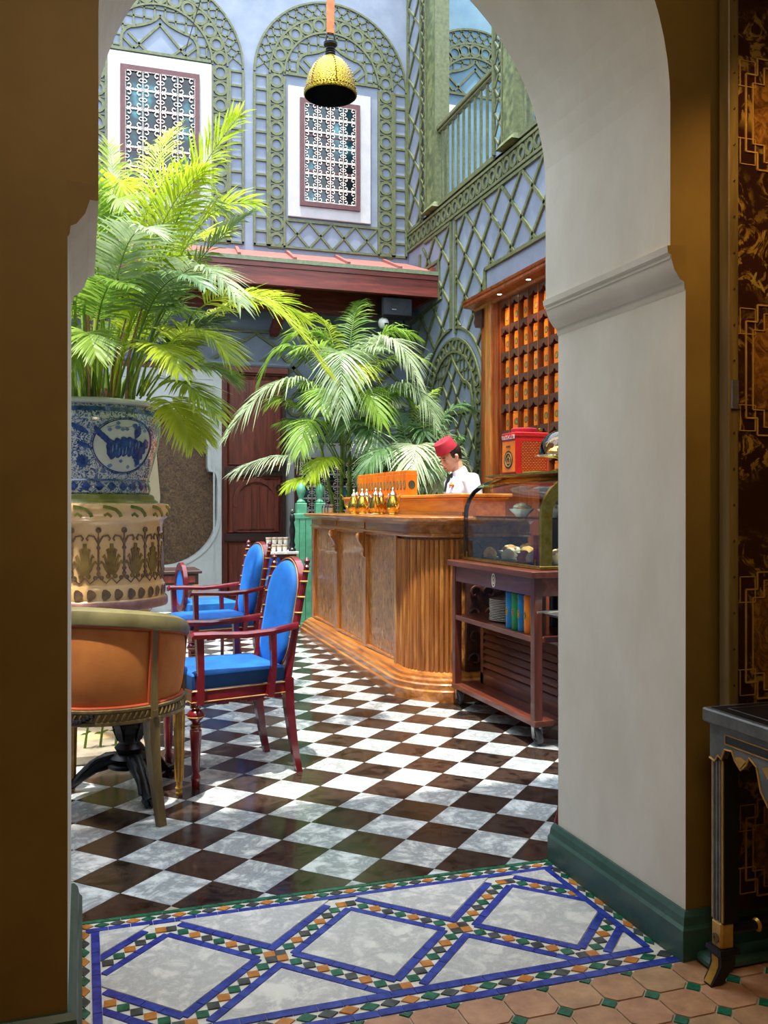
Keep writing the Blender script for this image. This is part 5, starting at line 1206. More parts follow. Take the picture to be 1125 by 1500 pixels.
def disc(b, fn, c, rx, rz, d, rot=0, n=12, rings=2, lob=0, nl=5):
    vs = [fn(c[0], c[1], d)]; fs = []; cr, sr = math.cos(rot), math.sin(rot)
    for j in range(1, rings+1):
        for k in range(n):
            a = 2*PI*k/n; q = (1+lob*math.cos(nl*a))*j/rings; x, y = rx*q*math.cos(a), rz*q*math.sin(a); vs.append(fn(c[0]+x*cr-y*sr, c[1]+x*sr+y*cr, d))
    for k in range(n):
        fs.append((0, 1+k, 1+(k+1) % n))
        for j in range(1, rings): fs.append((1+(j-1)*n+k, 1+j*n+k, 1+j*n+(k+1) % n, 1+(j-1)*n+(k+1) % n))
    b.add(vs, fs)
rn = random.Random(5)
for q in range(3):
    fn = potfn(R(-62)+q*2*PI/3)
    b = MB(); disc(b, fn, (0, 1.50), .165, .128, .0022, 0, 40, 8); b.build('medallion', M['porcelain_white'], pot, fix=False)
    b = MB(); b.ringp(fn, (0, 1.50), 1, .965, .001, .004, 44, sa=.17, sb=.133); b.ringp(fn, (0, 1.50), 1.05, 1.03, .001, .004, 44, sa=.17, sb=.133); b.build('medallion_outline', M['cobalt'], pot)
    b = MB()
    for k in range(6): disc(b, fn, (-.075+k*.032, 1.50-.008*abs(k-2.5)), .026, .05, .0045+.0004*k, .15, 16, 3, .08, 7)
    for k in range(5): disc(b, fn, (-.145+k*.016, 1.565-k*.014), .012, .03, .0045, .5, 10, 2)
    disc(b, fn, (.06, 1.57), .02, .032, .0045, -.3, 14, 2, .1, 4); disc(b, fn, (.045, 1.60), .012, .012, .005)
    for k in range(4): disc(b, fn, (.085+k*.014, 1.43+k*.028), .02, .026, .0045, .6, 12, 2, .15, 5)
    b.build('peacock_motif', M['cobalt'], pot, fix=False)
    b = MB()
    for k in range(16): disc(b, fn, (rn.uniform(-.12, .13), rn.choice([rn.uniform(1.575, 1.61), rn.uniform(1.395, 1.43)])), .011, .009, .004, 0, 9, 1, .2, 5)
    for k in range(5): 
        x = -.1+k*.045; b.add([fn(x, 1.585, .0038), fn(x+.05, 1.60-.01*(k % 2), .0038), fn(x+.05, 1.602-.01*(k % 2), .0038), fn(x, 1.589, .0038)], [(0, 1, 2, 3)])
    for k in range(9): disc(b, fn, (-.07+k*.018, 1.49+rn.uniform(-.02, .02)), .004, .02, .0075, 0, 8, 1)
    b.build('blossom_motif', M['cobalt_pale'], pot, fix=False)
    b = MB(); disc(b, fn, (-.22, 1.42), .032, .032, .004, 0, 24, 3, .12, 12); disc(b, fn, (-.23, 1.58), .05, .014, .004, -.5, 14, 2); disc(b, fn, (-.21, 1.50), .035, .012, .004, -.4, 12, 2); b.build('flower_motif', M['cobalt'], pot, fix=False)
b = MB()
for k in range(30): disc(b, potfn(k*2*PI/30), (0, 1.300), .024, .02, .003, 0, 10, 2, .15, 4)
b.build('foot_border', M['cobalt'], pot, fix=False)
b = MB(); b.lathe([(.3385, 1.667), (.328, 1.688)], (pc[0], pc[1], 0), 56, cap=False); b.lathe([(.2925, 1.328), (.288, 1.336)], (pc[0], pc[1], 0), 56, cap=False); b.build('border_line', M['cobalt'], pot, True, fix=False)
ped = thing('garden_pedestal', 'round cream ceramic pedestal with raised palmettes under the porcelain pot', 'pedestal', (pc[0], pc[1], 0))
PR = [(.30, .69), (.372, .69), (.378, .70), (.378, .725), (.370, .737), (.366, .742), (.368, .80), (.360, .812), (.358, .82), (.356, 1.11), (.362, 1.122), (.365, 1.132), (.378, 1.142), (.392, 1.16), (.394, 1.195), (.385, 1.212), (.36, 1.218)]
MB().lathe(PR, (pc[0], pc[1], 0), 60, cap=True).build('body', M['cream_ceramic'], ped, True)
MB().lathe([(.335, 1.216), (.33, 1.226), (.315, 1.236), (.31, 1.255), (.30, 1.262), (0, 1.2625)], (pc[0], pc[1], 0), 48, cap=False).build('olive_collar', M['olive_glaze'], ped, True)
MB().lathe([(.379, .69), (.383, .70), (.383, .726), (.376, .736)], (pc[0], pc[1], 0), 60, cap=False).build('base_band', M['pink_ceramic'], ped, True)
cfn = lambda th0, r: (lambda a, b, d: (pc[0]+(r+d)*math.cos(th0+a/r), pc[1]+(r+d)*math.sin(th0+a/r), b))
NMo = 18; pit = 2*PI*.357/NMo
def cline(b, fn, pts, w, d0, d1):
    P = [Vector(p) for p in pts]; vs = []
    for i, p in enumerate(P):
        dd = (P[min(i+1, len(P)-1)]-P[max(i-1, 0)]).normalized(); n_ = Vector((-dd.y, dd.x))*w/2
        for q, e in ((p-n_, d0), (p+n_, d0), (p+n_, d1), (p-n_, d1)): vs.append(fn(q.x, q.y, e))
    b.add(vs, [(i*4+j, i*4+(j+1) % 4, i*4+4+(j+1) % 4, i*4+4+j) for i in range(len(P)-1) for j in range(4)]+[(0, 1, 2, 3), (4*len(P)-1, 4*len(P)-2, 4*len(P)-3, 4*len(P)-4)])
proto = {}
for k in range(NMo):
    th = 2*PI*k/NMo+R(4)
    if not proto:
        f0 = lambda a, b_, d: ((.357+d)*math.cos(a/.357), (.357+d)*math.sin(a/.357), b_)
        b = MB()
        for j, (x, h, ww) in enumerate([(0, .15, .017), (-.014, .125, .013), (.014, .125, .013), (-.027, .095, .011), (.027, .095, .011), (-.036, .065, .01), (.036, .065, .01)]):
            cline(b, f0, [(x*.3, .87), (x*.8, .87+h*.4), (x*1.05, .87+h*.8), (x*1.35, .87+h), (x*1.5+.0001, .87+h-.012)], ww, 0, .006)
        for sx in (1, -1): b.ringp(f0, (sx*.017, .862), .012, .004, 0, .006, 9)
        proto['palmette'] = b.mesh('palmette'); proto['palmette'].materials.append(M['acanthus'])
        b = MB(); h = pit/2; cline(b, f0, [(h, .86), (h, 1.05)], .009, 0, .006)
        for z in (.875, .9, 1.0): b.ringp(f0, (h, z), .01, .001, 0, .008, 8)
        cline(b, f0, [(h, 1.02), (h+.02, 1.055), (h+.045, 1.06), (h+.055, 1.045), (h+.048, 1.035)], .008, 0, .006); cline(b, f0, [(h, 1.02), (h-.02, 1.055), (h-.045, 1.06), (h-.055, 1.045), (h-.048, 1.035)], .008, 0, .006)
        cline(b, f0, [(h, 1.03), (h, 1.075)], .005, 0, .006); b.ringp(f0, (h, 1.085), .014, .002, 0, .008, 9)
        for sx in (1, -1): b.ringp(f0, (h+sx*.015, .855), .011, .003, 0, .006, 9)
        cline(b, f0, [(h-pit/2, .855), (h-pit*.3, .828), (h, .86)], .006, 0, .005); cline(b, f0, [(h, .86), (h+pit*.3, .828), (h+pit/2, .855)], .006, 0, .005)
        proto['column_relief'] = b.mesh('column_relief'); proto['column_relief'].materials.append(M['brown_relief'])
        b = MB()
        f1 = lambda a, b_, d: ((.367+d)*math.cos(a/.367), (.367+d)*math.sin(a/.367), b_)
        for s_ in (-.03, .03): disc(b, f1, (s_, .772), .022, .027, .004, 0, 12, 2, .12, 9)
        proto['leaf_band_relief'] = b.mesh('leaf_band_relief', fix=False); proto['leaf_band_relief'].materials.append(M['brown_relief'])
        b = MB(); f2 = lambda a, b_, d: ((.392+d)*math.cos(a/.392), (.392+d)*math.sin(a/.392), b_)
        cline(b, f2, [(-.05, 1.20), (-.02, 1.195), (.01, 1.185), (.03, 1.165), (.035, 1.15)], .016, 0, .005); cline(b, f2, [(-.01, 1.15), (-.03, 1.165), (-.045, 1.155)], .012, 0, .004)
        proto['green_leaf_relief'] = b.mesh('green_leaf_relief'); proto['green_leaf_relief'].materials.append(M['olive_glaze'])
    for nm, me in proto.items():
        o = link(nm, me, None, ped); o.rotation_euler.z = th
MB().lathe([(.27, .055), (.25, .09), (.19, .14), (.17, .3), (.19, .5), (.27, .62), (.32, .69)], (pc[0], pc[1], 0), 36).build('stem', M['cream_ceramic'], ped, True)
pl = thing('stone_plinth', 'low rough stone block under the ceramic pedestal behind the iron table', 'plinth', (pc[0], pc[1], 0))
MB().bx(-.33, .30, 4.45, 5.45, 0, .055).build('slab', M['stone'], pl, bevel=.012)
for k in range(7):
    x = -.2+k*.07; frond_mesh((x, 4.56, .05), (x+.02, 4.53, .25), (x+random.uniform(-.05, .1), 4.52, .3), .06, .012, t0=.15, n=9, seed=200+k).build('grass_tuft', M['leaf_mid'], pl, fix=False)
# ================================================================ BERGERE (orange tub chair)
def bergere(loc, rz, label):
    t = thing('tub_chair', label, 'chair', loc, rz); rr = .295
    A0, A1 = -PI/2-R(118), -PI/2+R(118)
    def top(a):
        x = abs(a+PI/2)/R(118); return .80-.10*x**1.6
    def shell(r_of, z0f, z1f, a0, a1, th, n=20, bulge=0, mz=6):
        b = MB(); loops = []
        for i in range(n+1):
            a = a0+(a1-a0)*i/n; lp_ = []; u = math.sin(PI*i/n)
            for j in range(mz+1):
                s = j/mz; z = z0f(a)+(z1f(a)-z0f(a))*s; r = r_of(s)+bulge*math.sin(PI*s)**.6*u**.5; lp_.append((r*math.cos(a), r*math.sin(a), z))
            for j in range(mz, -1, -1):
                s = j/mz; z = z0f(a)+(z1f(a)-z0f(a))*s; r = r_of(s)-th; lp_.append((r*math.cos(a), r*math.sin(a), z))
            loops.append(lp_)
        b.loft(loops); return b
    lean = lambda s: rr-.012+.018*s
    S_ = [R(-146.0), R(-34.0)]
    g = R(3.2)
    for a0, a1 in ((A0+R(3), S_[0]-g), (S_[0]+g, S_[1]-g), (S_[1]+g, A1-R(3))):
        shell(lambda s: lean(s)-.006, lambda a: .452, lambda a: top(a)-.035, a0, a1, .05, 24, .014).build('back_pad', M['orange_velvet'], t, 60, False)
        b = MB(); pts = []
        for i in range(21): a = a0+(a1-a0)*i/20; pts.append((lean(1)*math.cos(a)*1.01, lean(1)*math.sin(a)*1.01, top(a)-.036))
        b.tube(pts, .006, 6)
        pts = []
        for i in range(21): a = a0+(a1-a0)*i/20; pts.append((lean(0)*math.cos(a)*1.01, lean(0)*math.sin(a)*1.01, .453))
        b.tube(pts, .006, 6)
        for a in (a0, a1): b.tube([(lean(0)*math.cos(a)*1.01, lean(0)*math.sin(a)*1.01, .453), (lean(1)*math.cos(a)*1.01, lean(1)*math.sin(a)*1.01, top(a)-.036)], .006, 6)
        b.build('piping', M['orange_trim'], t, True, False)
    # top rim
    b = MB(); loops = []
    for i in range(41):
        a = A0+(A1-A0)*i/40; c, s = math.cos(a), math.sin(a); z = top(a)
        loops.append([((lean(1)+dx)*c, (lean(1)+dx)*s, z+dz) for dx, dz in ((.006, -.038), (.014, -.03), (.016, -.005), (.006, .018), (-.02, .03), (-.045, .026), (-.062, .008), (-.062, -.03))])
    b.loft(loops); b.build('top_rail', M['bergere_rim'], t, True, False)
    # bottom rail with carved twist
    b = MB(); loops = []
    for i in range(41):
        a = -PI/2-R(120)+R(240)*i/40; c, s = math.cos(a), math.sin(a)
        loops.append([((rr+dx)*c, (rr+dx)*s, z) for dx, z in ((-.004, .45), (.004, .446), (.004, .438), (-.002, .436), (-.002, .405), (.005, .402), (.005, .392), (-.004, .388), (-.06, .388), (-.06, .45))])
    b.loft(loops); b.build('seat_rail', M['bergere_wood'], t, 20, False)
    b = MB()
    for i in range(66):
        a = -PI/2-R(140)+R(280)*i/65
        if min(abs(a-q) for q in S_) < R(6): continue
        b.tube([((rr+.001)*math.cos(a-.018), (rr+.001)*math.sin(a-.018), .409), ((rr+.005)*math.cos(a), (rr+.005)*math.sin(a), .42), ((rr+.001)*math.cos(a+.018), (rr+.001)*math.sin(a+.018), .432)], .0042, 5)
    b.build('carved_twist', M['bergere_wood'], t, True, False)
    b = MB()
    for k in range(9): a = -PI/2+(k-4)*.045; b.lathe([(0, -.008), (.013, 0), (.010, .008), (0, .012)], ((rr+.004)*math.cos(a), (rr+.004)*math.sin(a), .418-.012*math.cos((k-4)*.6)), 8)
    b.build('iron_cartouche', M['iron'], t, True, False)
    for a in S_ + [A0+R(2), A1-R(2)]:
        b = MB(); c, s = math.cos(a), math.sin(a); tx, ty = -s, c
        def ring(z, r, w_, d): return [((r+e)*c+f*tx, (r+e)*s+f*ty, z) for e, f in ((0, -w_), (0, w_), (-d, w_), (-d, -w_))]
        if a in S_: b.loft([ring(.385, rr+.006, .017, .03), ring(.46, rr+.003, .016, .03), ring(.6, rr+.004, .014, .03), ring(top(a)-.03, rr+.012, .018, .03)])
        else: b.loft([ring(.39, rr+.004, .018, .04), ring(.55, rr, .014, .035), ring(top(a)-.03, rr+.008, .018, .04)])
        b.build('stile', M['bergere_wood'], t, 30, False)
    for a in S_:
        b = MB(); c, s = math.cos(a), math.sin(a); tx, ty = -s, c
        def ring(z, r, w_, d): return [((r+e)*c+f*tx, (r+e)*s+f*ty, z) for e, f in ((0, -w_), (0, w_), (-d, w_), (-d, -w_))]
        b.loft([ring(.0, rr+.058, .016, .026), ring(.1, rr+.038, .0165, .03), ring(.22, rr+.018, .019, .036), ring(.33, rr+.008, .022, .042), ring(.40, rr+.006, .024, .045)]); b.build('sabre_leg', M['bergere_wood'], t, 30, False)
        b = MB(); 
        b.bar(tuple(Vector(((rr+.008)*c+(.0)*tx, (rr+.008)*s, .0))+Vector((0, 0, .419))), tuple(Vector(((rr+.012)*c, (rr+.012)*s, .419))), .022, .022)
        b.build('rosette_block', M['bergere_wood'], t, False, False)
    for sx in (1, -1):
        b = MB(); b.lathe([(.011, 0), (.015, .01), (.012, .022), (.017, .03), (.013, .04), (.016, .1), (.021, .3), (.023, .35), (.017, .36), (.024, .372), (.024, .39)], (sx*.232, .175, 0), 14)
        for q in range(8): an = q*PI/4; b.tube([(sx*.232+.0155*math.cos(an), .175+.0155*math.sin(an), .06), (sx*.232+.0225*math.cos(an), .175+.0225*math.sin(an), .335)], .0035, 4)
        b.build('fluted_leg', M['gold_paint'], t, 30, False)
    b = MB(); b.lathe([(0, .42), (.19, .42), (.20, .47), (.19, .5), (.13, .515), (0, .52)], (0, -.035, 0), 30); b.build('seat', M['orange_velvet'], t, True, False)
    return t
bergere((.10, 3.815, 0), R(-23.6), 'orange velvet tub chair with a curved gilded wood back, seen from behind')
# ---- iron pedestal table
it = thing('bistro_table', 'black cast-iron tripod table pushed against the orange tub chair', 'table', (.19, 4.03, 0))
MB().lathe([(0, .655), (.215, .655), (.225, .662), (.225, .676), (.215, .682), (0, .682)], (.19, 4.03, 0), 40).build('tabletop', M['slab_marble'], it, True)
MB().lathe([(.09, .1), (.095, .115), (.07, .125), (.085, .14), (.07, .15), (.05, .16), (.062, .18), (.045, .2), (.048, .24), (.07, .27), (.06, .32), (.035, .36), (.028, .40), (.034, .42), (.026, .45), (.024, .6), (.05, .63), (.09, .65), (.1, .655)], (.19, 4.03, 0), 24).build('column', M['iron'], it, True)
for k in range(8):
    a = k*PI/4; b = MB(); c, s = math.cos(a), math.sin(a)
    b.loft([[(.19+r*c-w_*s, 4.03+r*s+w_*c, z) for w_ in (-ww, ww)]+[(.19+(r-.008)*c+w_*s*-1, 4.03+(r-.008)*s+w_*c, z) for w_ in (ww, -ww)] for r, z, ww in ((.05, .21, .012), (.066, .25, .02), (.074, .285, .016), (.064, .32, .003))]); b.build('cast_leaf', M['iron'], it)
for a in (R(-76), R(50), R(172)):
    c, s = math.cos(a), math.sin(a); P = lambda r, z, o=0: (.19+r*c-o*s, 4.03+r*s+o*c, z)
    b = MB(); b.tube([P(.03, .13), P(.09, .125), P(.15, .10), (P(.2, .06)), P(.235, .03), P(.28, .022)], [.034, .036, .03, .022, .02, .016], 10)
    for o in (-.02, .02): b.tube([P(.06, .15, o), P(.13, .13, o), P(.19, .085, o), P(.23, .04, o*1.2)], [.01, .011, .009, .008], 6)
    for o in (-.016, 0, .016): b.tube([P(.25, .02, o), P(.285, .022, o*1.2), P(.305, .008, o*1.3)], [.013, .012, .006], 7)
    b.build('lion_foot', M['iron'], it, True)
# ================================================================ BLUE ARMCHAIRS
def armchair(loc, rz, label, group=None):
    t = thing('armchair', label, 'chair', loc, rz, group); C = M['cherry_paint']; G = M['gold_paint']
    K = lambda x, y, z: (x, y, z)
    fw, bw, yf, yb = .222, .20, .235, -.22
    b = MB(); b.loft([[(-fw, yf, z), (fw, yf, z), (bw, yb, z), (-bw, yb, z)] for z in (.362, .42)]); b.build('seat_frame', C, t, False, False, bevel=.004)
    b = MB()
    for sx in (1, -1): b.tube([(sx*(fw+.001), yf, .368), (sx*(bw+.001), yb, .368)], .0022, 4); b.tube([(sx*(fw+.001), yf, .414), (sx*(bw+.001), yb, .414)], .0022, 4)
    b.tube([(-fw, yf+.001, .368), (fw, yf+.001, .368)], .0022, 4); b.build('gilt_line', G, t, False, False)
    # cushion
    def cush(z, e): return [(-fw+.006+e, yf-.004-e, z), (-.0, yf+.008-e, z), (fw-.006-e, yf-.004-e, z), (bw-.004-e, yb+.02+e, z), (-bw+.004+e, yb+.02+e, z)]
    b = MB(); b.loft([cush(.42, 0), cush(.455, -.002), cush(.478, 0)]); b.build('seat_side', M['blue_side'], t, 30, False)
    b = MB(); b.loft([cush(.477, 0), cush(.487, .006), cush(.494, .03), cush(.5, .09), cush(.502, .14)]); b.build('seat', M['blue_velvet'], t, 60, False)
    # serpentine apron
    b = MB()
    for sx in (1, -1):
        n = 14; 
        for i in range(n):
            y0, y1 = yb+.03+(yf-yb-.06)*i/n, yb+.03+(yf-yb-.06)*(i+1)/n; x = fw-.012-(fw-bw)*(1-(i/n)); dz = .012+.006*math.cos(6*PI*i/n); b.bx(sx*x-.006, sx*x+.006, y0, y1, .362-dz, .363)
    b.build('scalloped_apron', C, t, False, False)
    for sx in (1, -1):
        b = MB(); b.lathe([(.014, 0), (.018, .006), (.0175, .03), (.021, .04), (.019, .05), (.015, .058), (.018, .1), (.023, .2), (.026, .245), (.02, .252), (.024, .262), (.014, .272), (.02, .285), (.036, .3), (.038, .312), (.03, .328), (.016, .335), (.024, .345), (.026, .364)], (sx*.2, yf-.025, 0), 16); tlg = b.build('turned_leg', C, t, True, False)
        b = MB()
        for z, r in ((.255, .0215), (.268, .022), (.306, .0385), (.343, .023)): b.lathe([(r, z-.002), (r+.002, z), (r, z+.002)], (sx*.2, yf-.025, 0), 16, cap=False)
        b.build('gilt_ring', G, tlg, True, False)
        # back leg and rear post
        def sec(x, y, z, a=.018): return [(x-a, y-a, z), (x+a, y-a, z), (x+a, y+a, z), (x-a, y+a, z)]
        x = sx*.19; b = MB(); b.loft([sec(x, yb-.055, 0, .014), sec(x, yb-.03, .12, .016), sec(x, yb-.005, .3, .02), sec(x, yb, .43, .021)]); b.build('back_leg', C, t, 30, False)
        b = MB(); b.tube([(x, yb, .43), (x, yb-.03, .6), (x, yb-.06, .75), (x, yb-.095, .925)], [.02, .017, .016, .013], 9); b.lathe([(.012, 0), (.017, .006), (.009, .016), (.014, .026), (.015, .034), (.0, .05)], (x, yb-.096, .92), 12); bpo = b.build('back_post', C, t, True, False)
        b = MB()
        for z, y in ((.66, yb-.042), (.72, yb-.054), (.79, yb-.068), (.86, yb-.082), (.905, yb-.091)): b.lathe([(.015, -.004), (.021, 0), (.015, .004)], (x, y, z), 12, cap=False)
        for z, y in ((.60, yb-.03), (.79, yb-.068)): b.tube([(x, y, z), (x*.78, y, z+.005)], .006, 6)
        b.build('gilt_collar', G, bpo, True, False)
        # arm with two supports
        ax = sx*.232
        b = MB(); loops = []
        for y, z, w_ in ((.245, .648, .022), (.235, .657, .027), (.15, .654, .024), (.0, .645, .02), (-.12, .65, .018), (-.24, .664, .016), (yb-.045, .668, .014)):
            xx = ax if y > -.15 else ax-sx*(abs(y)-.15)*.28
            loops.append([(xx-w_, y, z-.016), (xx+w_, y, z-.016), (xx+w_*1.05, y, z+.002), (xx+w_*.6, y, z+.012), (xx-w_*.6, y, z+.012), (xx-w_*1.05, y, z+.002)])
        b.loft(loops); b.build('arm', C, t, 40, False)
        b = MB(); b.loft([sec(ax, .205, .36, .017), sec(ax, .2, .5, .014), sec(ax, .205, .64, .016)]); b.build('arm_support', C, t, 30, False)
        b = MB(); b.loft([sec(ax-sx*.01, -.12, .36, .016), sec(ax, -.135, .5, .012), sec(ax, -.13, .64, .014)]); b.build('arm_support', C, t, 30, False)
    # oval back
    def stad(s, zc0=.585, zc1=.80, r=.145):
        pts = []
        for k in range(17): a = PI*k/16; pts.append((r*s*math.cos(a), zc1+r*s*math.sin(a)))
        for k in range(17): a = PI+PI*k/16; pts.append((r*s*math.cos(a), zc0+r*s*math.sin(a)))
        return pts
    ly = lambda z: yb-.018-(z-.43)*.175
    P3 = lambda pts, d: [(x, ly(z)+d, z) for x, z in pts]
    b = MB(); b.loft([P3(stad(1.0), .012), P3(stad(1.0), .03), P3(stad(.93), .044), P3(stad(.7), .05), P3(stad(.3), .052)]); b.build('back_pad', M['blue_velvet'], t, 60, False)
    b = MB(); b.loft([P3(stad(1.0), -.012), P3(stad(1.0), -.02), P3(stad(.85), -.028), P3(stad(.3), -.03)]); b.build('back_outside', M['blue_velvet'], t, 60, False)
    b = MB(); o, i_ = stad(1.13), stad(1.0); vs = []
    for (xo, zo), (xi, zi) in zip(o, i_): vs += [(xi, ly(zi)-.012, zi), (xo, ly(zo)-.012, zo), (xo, ly(zo)+.02, zo), (xi, ly(zi)+.02, zi)]
    n = len(o); b.add(vs, [(k*4+j, k*4+(j+1) % 4, ((k+1) % n)*4+(j+1) % 4, ((k+1) % n)*4+j) for k in range(n) for j in range(4)]); b.build('back_frame', C, t, 30, False)
    b = MB(); pts = [(x, ly(z)+.021, z) for x, z in stad(1.07)]; b.tube(pts+[pts[0]], .003, 5); b.build('gilt_line', G, t, True, False)
    return t
ch1 = armchair((.625, 4.195, 0), R(101.5), 'nearest blue velvet armchair with cherry red frame, beside the orange tub chair', 'blue armchairs')
ch2 = copy_tree(ch1); ch2.location = (.83, 6.11, 0); ch2['label'] = 'middle blue velvet armchair with red frame, directly behind the nearest one'
# low chair
lc = thing('low_chair', 'small blue chair with a low rounded back, left of the middle armchair', 'chair', (.92, 7.12, 0), R(-80))
b = MB(); b.loft([[(.12*math.cos(2*PI*k/20), -.19+d, .585+.15*math.sin(2*PI*k/20)) for k in range(20)] for d in (-.03, .0)]+[[(.08*math.cos(2*PI*k/20), -.18, .585+.1*math.sin(2*PI*k/20)) for k in range(20)]]); b.build('back', M['blue_velvet'], lc, 50, False)
b = MB(); b.ringp(lambda a, z, d: (a, -.225+d, z), (0, .585), .165, .118, 0, .03, 24, sb=1.15, sa=.85); b.build('back_frame', M['cherry_paint'], lc, 30, False)
b = MB(); b.loft([[(-.2, -.2, .40), (.2, -.2, .40), (.21, .2, .40), (-.21, .2, .40)], [(-.2, -.2, .47), (.2, -.2, .47), (.21, .2, .47), (-.21, .2, .47)], [(-.15, -.15, .485), (.15, -.15, .485), (.16, .15, .485), (-.16, .15, .485)]]); b.build('seat', M['blue_velvet'], lc, 30, False)
for x in (-.17, .17):
    for y in (-.19, .17): MB().tube([(x, y, 0), (x, y, .41)], [.013, .02], 8).build('leg', M['cherry_paint'], lc, True, False)
lc2 = copy_tree(lc); lc2.location = (1.93, 9.22, 0); lc2.rotation_euler.z = R(200); lc2['label'] = 'small blue chair seen under and behind the marble table at the bar end'
so = thing('stool', 'red wooden stool behind the right pillar, only one splayed leg showing', 'stool', (1.868, 3.02, 0))
for a in (R(199), R(319), R(79)):
    c, s = math.cos(a), math.sin(a); MB().tube([(1.868+.275*c, 3.02+.275*s, 0), (1.868+.12*c, 3.02+.12*s, .44)], [.012, .018], 8).build('leg', M['cherry_paint'], so, True)
MB().lathe([(0, .44), (.16, .44), (.17, .45), (.17, .465), (.15, .475), (0, .478)], (1.868, 3.02, 0), 28).build('seat', M['cherry_paint'], so, True)
# ---- dark low sideboard at left
dt = thing('low_table', 'dark brown low side table against the left, behind the pedestal', 'table', (.5, 8.6, 0))
MB().bx(-.1, 1.02, 8.3, 8.85, .60, .625).build('top', M['door_dark'], dt, bevel=.004); MB().bx(-.07, .99, 8.32, 8.83, .50, .60).build('apron', M['door_dark'], dt); MB().bx(-.04, .96, 8.312, 8.32, .52, .58).build('drawer_front', M['door_wood'], dt)
for x in (-.07, .97):
    for y in (8.33, 8.8): MB().bx(x-.018, x+.018, y-.018, y+.018, 0, .5).build('leg', M['gold_paint'], dt)
# ---- small marble table with service
mt_ = thing('side_table', 'small pale marble-topped table with dark legs at the far end of the bar', 'table', (1.73, 8.65, 0))
MB().bx(1.52, 1.945, 8.46, 8.84, .75, .775).build('tabletop', M['slab_marble'], mt_, bevel=.004); MB().bx(1.54, 1.925, 8.48, 8.82, .72, .75).build('apron', M['door_dark'], mt_)
for x in (1.56, 1.905):
    for y in (8.5, 8.8): MB().tube([(x, y, 0), (x+(1.73-x)*.15, y, .4), (x, y, .73)], [.012, .014, .016], 8).build('leg', M['door_dark'], mt_, True)
MB().tube([(1.58, 8.52, .3), (1.88, 8.78, .3)], .008).tube([(1.58, 8.78, .3), (1.88, 8.52, .3)], .008).build('stretcher', M['door_dark'], mt_)
pm = thing('pepper_mill', 'tall black turned candlestick on the marble table beside the bar', 'candlestick', (1.895, 8.53, .775))
MB().lathe([(.032, 0), (.034, .02), (.022, .035), (.03, .06), (.02, .1), (.026, .14), (.03, .2), (.018, .27), (.026, .3), (.024, .34), (.012, .355), (.018, .37), (.0, .385)], (0, 0, 0), 18).build('body', M['iron'], pm, True, False); MB().lathe([(.012, .383), (.013, .39), (0, .4)], (0, 0, 0), 12).build('cap', M['silver'], pm, True, False)
gl = thing('tumbler', 'x', 'glass', (0, 0, 0), 0, 'upturned tea glasses on the marble table')
MB().lathe([(.018, 0), (.02, .005), (.026, .045), (.03, .065), (.028, .065), (.022, .01), (0, .008)], (0, 0, 0), 14).build('glass', M['china'], gl, True, False)
MB().lathe([(.0265, .045), (.0285, .054), (.0265, .054)], (0, 0, 0), 14, cap=False).build('gilt_band', M['gold_paint'], gl, True, False)
pos = [(1.66+.055*(k % 4), 8.54+.062*(k//4)) for k in range(8)]
rows_ = ['front', 'back']; ords = ['leftmost', 'second', 'third', 'rightmost']
for k, (x, y) in enumerate(pos):
    o = gl if k == 0 else copy_tree(gl); o.location = (x, y, .7755); o['label'] = '%s pale gilt-banded glass in the %s row on the marble table' % (ords[k % 4], rows_[k//4])
for k in range(4):
    o = copy_tree(gl); o.location = (1.675+.055*k, 8.57, .842); o['label'] = '%s glass stacked on top of the others on the marble table' % ords[k]
tag(MB().bx(1.53, 1.63, 8.48, 8.60, .776, .80).build('folded_napkin', M['cloth_white'], bevel=.006), 'folded white napkin at the left edge of the marble table', 'napkin')
tag(MB().lathe([(0, 0), (.04, 0), (.065, .008), (.066, .011), (.04, .005), (0, .005)], (1.62, 8.76, .776), 20).build('saucer', M['iron'], None, True), 'dark saucer at the back left of the marble table', 'saucer')
# ---- green gate with two finial posts
gt = thing('green_gate', 'green wooden gate with two ball-topped posts at the end of the bar', 'gate', (2.12, 8.85, 0))
for x in (2.055, 2.245):
    MB().bx(x-.05, x+.05, 8.80, 8.90, 0, 1.235).bx(x-.06, x+.06, 8.79, 8.91, 0, .15).build('post', M['gate_green'], gt, bevel=.006)
    MB().lathe([(.04, 1.235), (.045, 1.25), (.03, 1.262), (.024, 1.285), (.036, 1.315), (.046, 1.36), (.04, 1.395), (.022, 1.42), (.006, 1.435), (0, 1.44)], (x, 8.85, 0), 20).build('finial', M['gate_green'], gt, True)
for k in range(3): MB().bx(1.96+.062*k, 2.018+.062*k, 8.765, 8.79, .06, 1.09).build('board', M['gate_green'], gt, bevel=.003)
MB().bx(1.95, 2.31, 8.76, 8.80, 1.08, 1.13).bx(1.95, 2.31, 8.76, 8.80, 0.0, .06).build('rail', M['gate_green'], gt, bevel=.004)
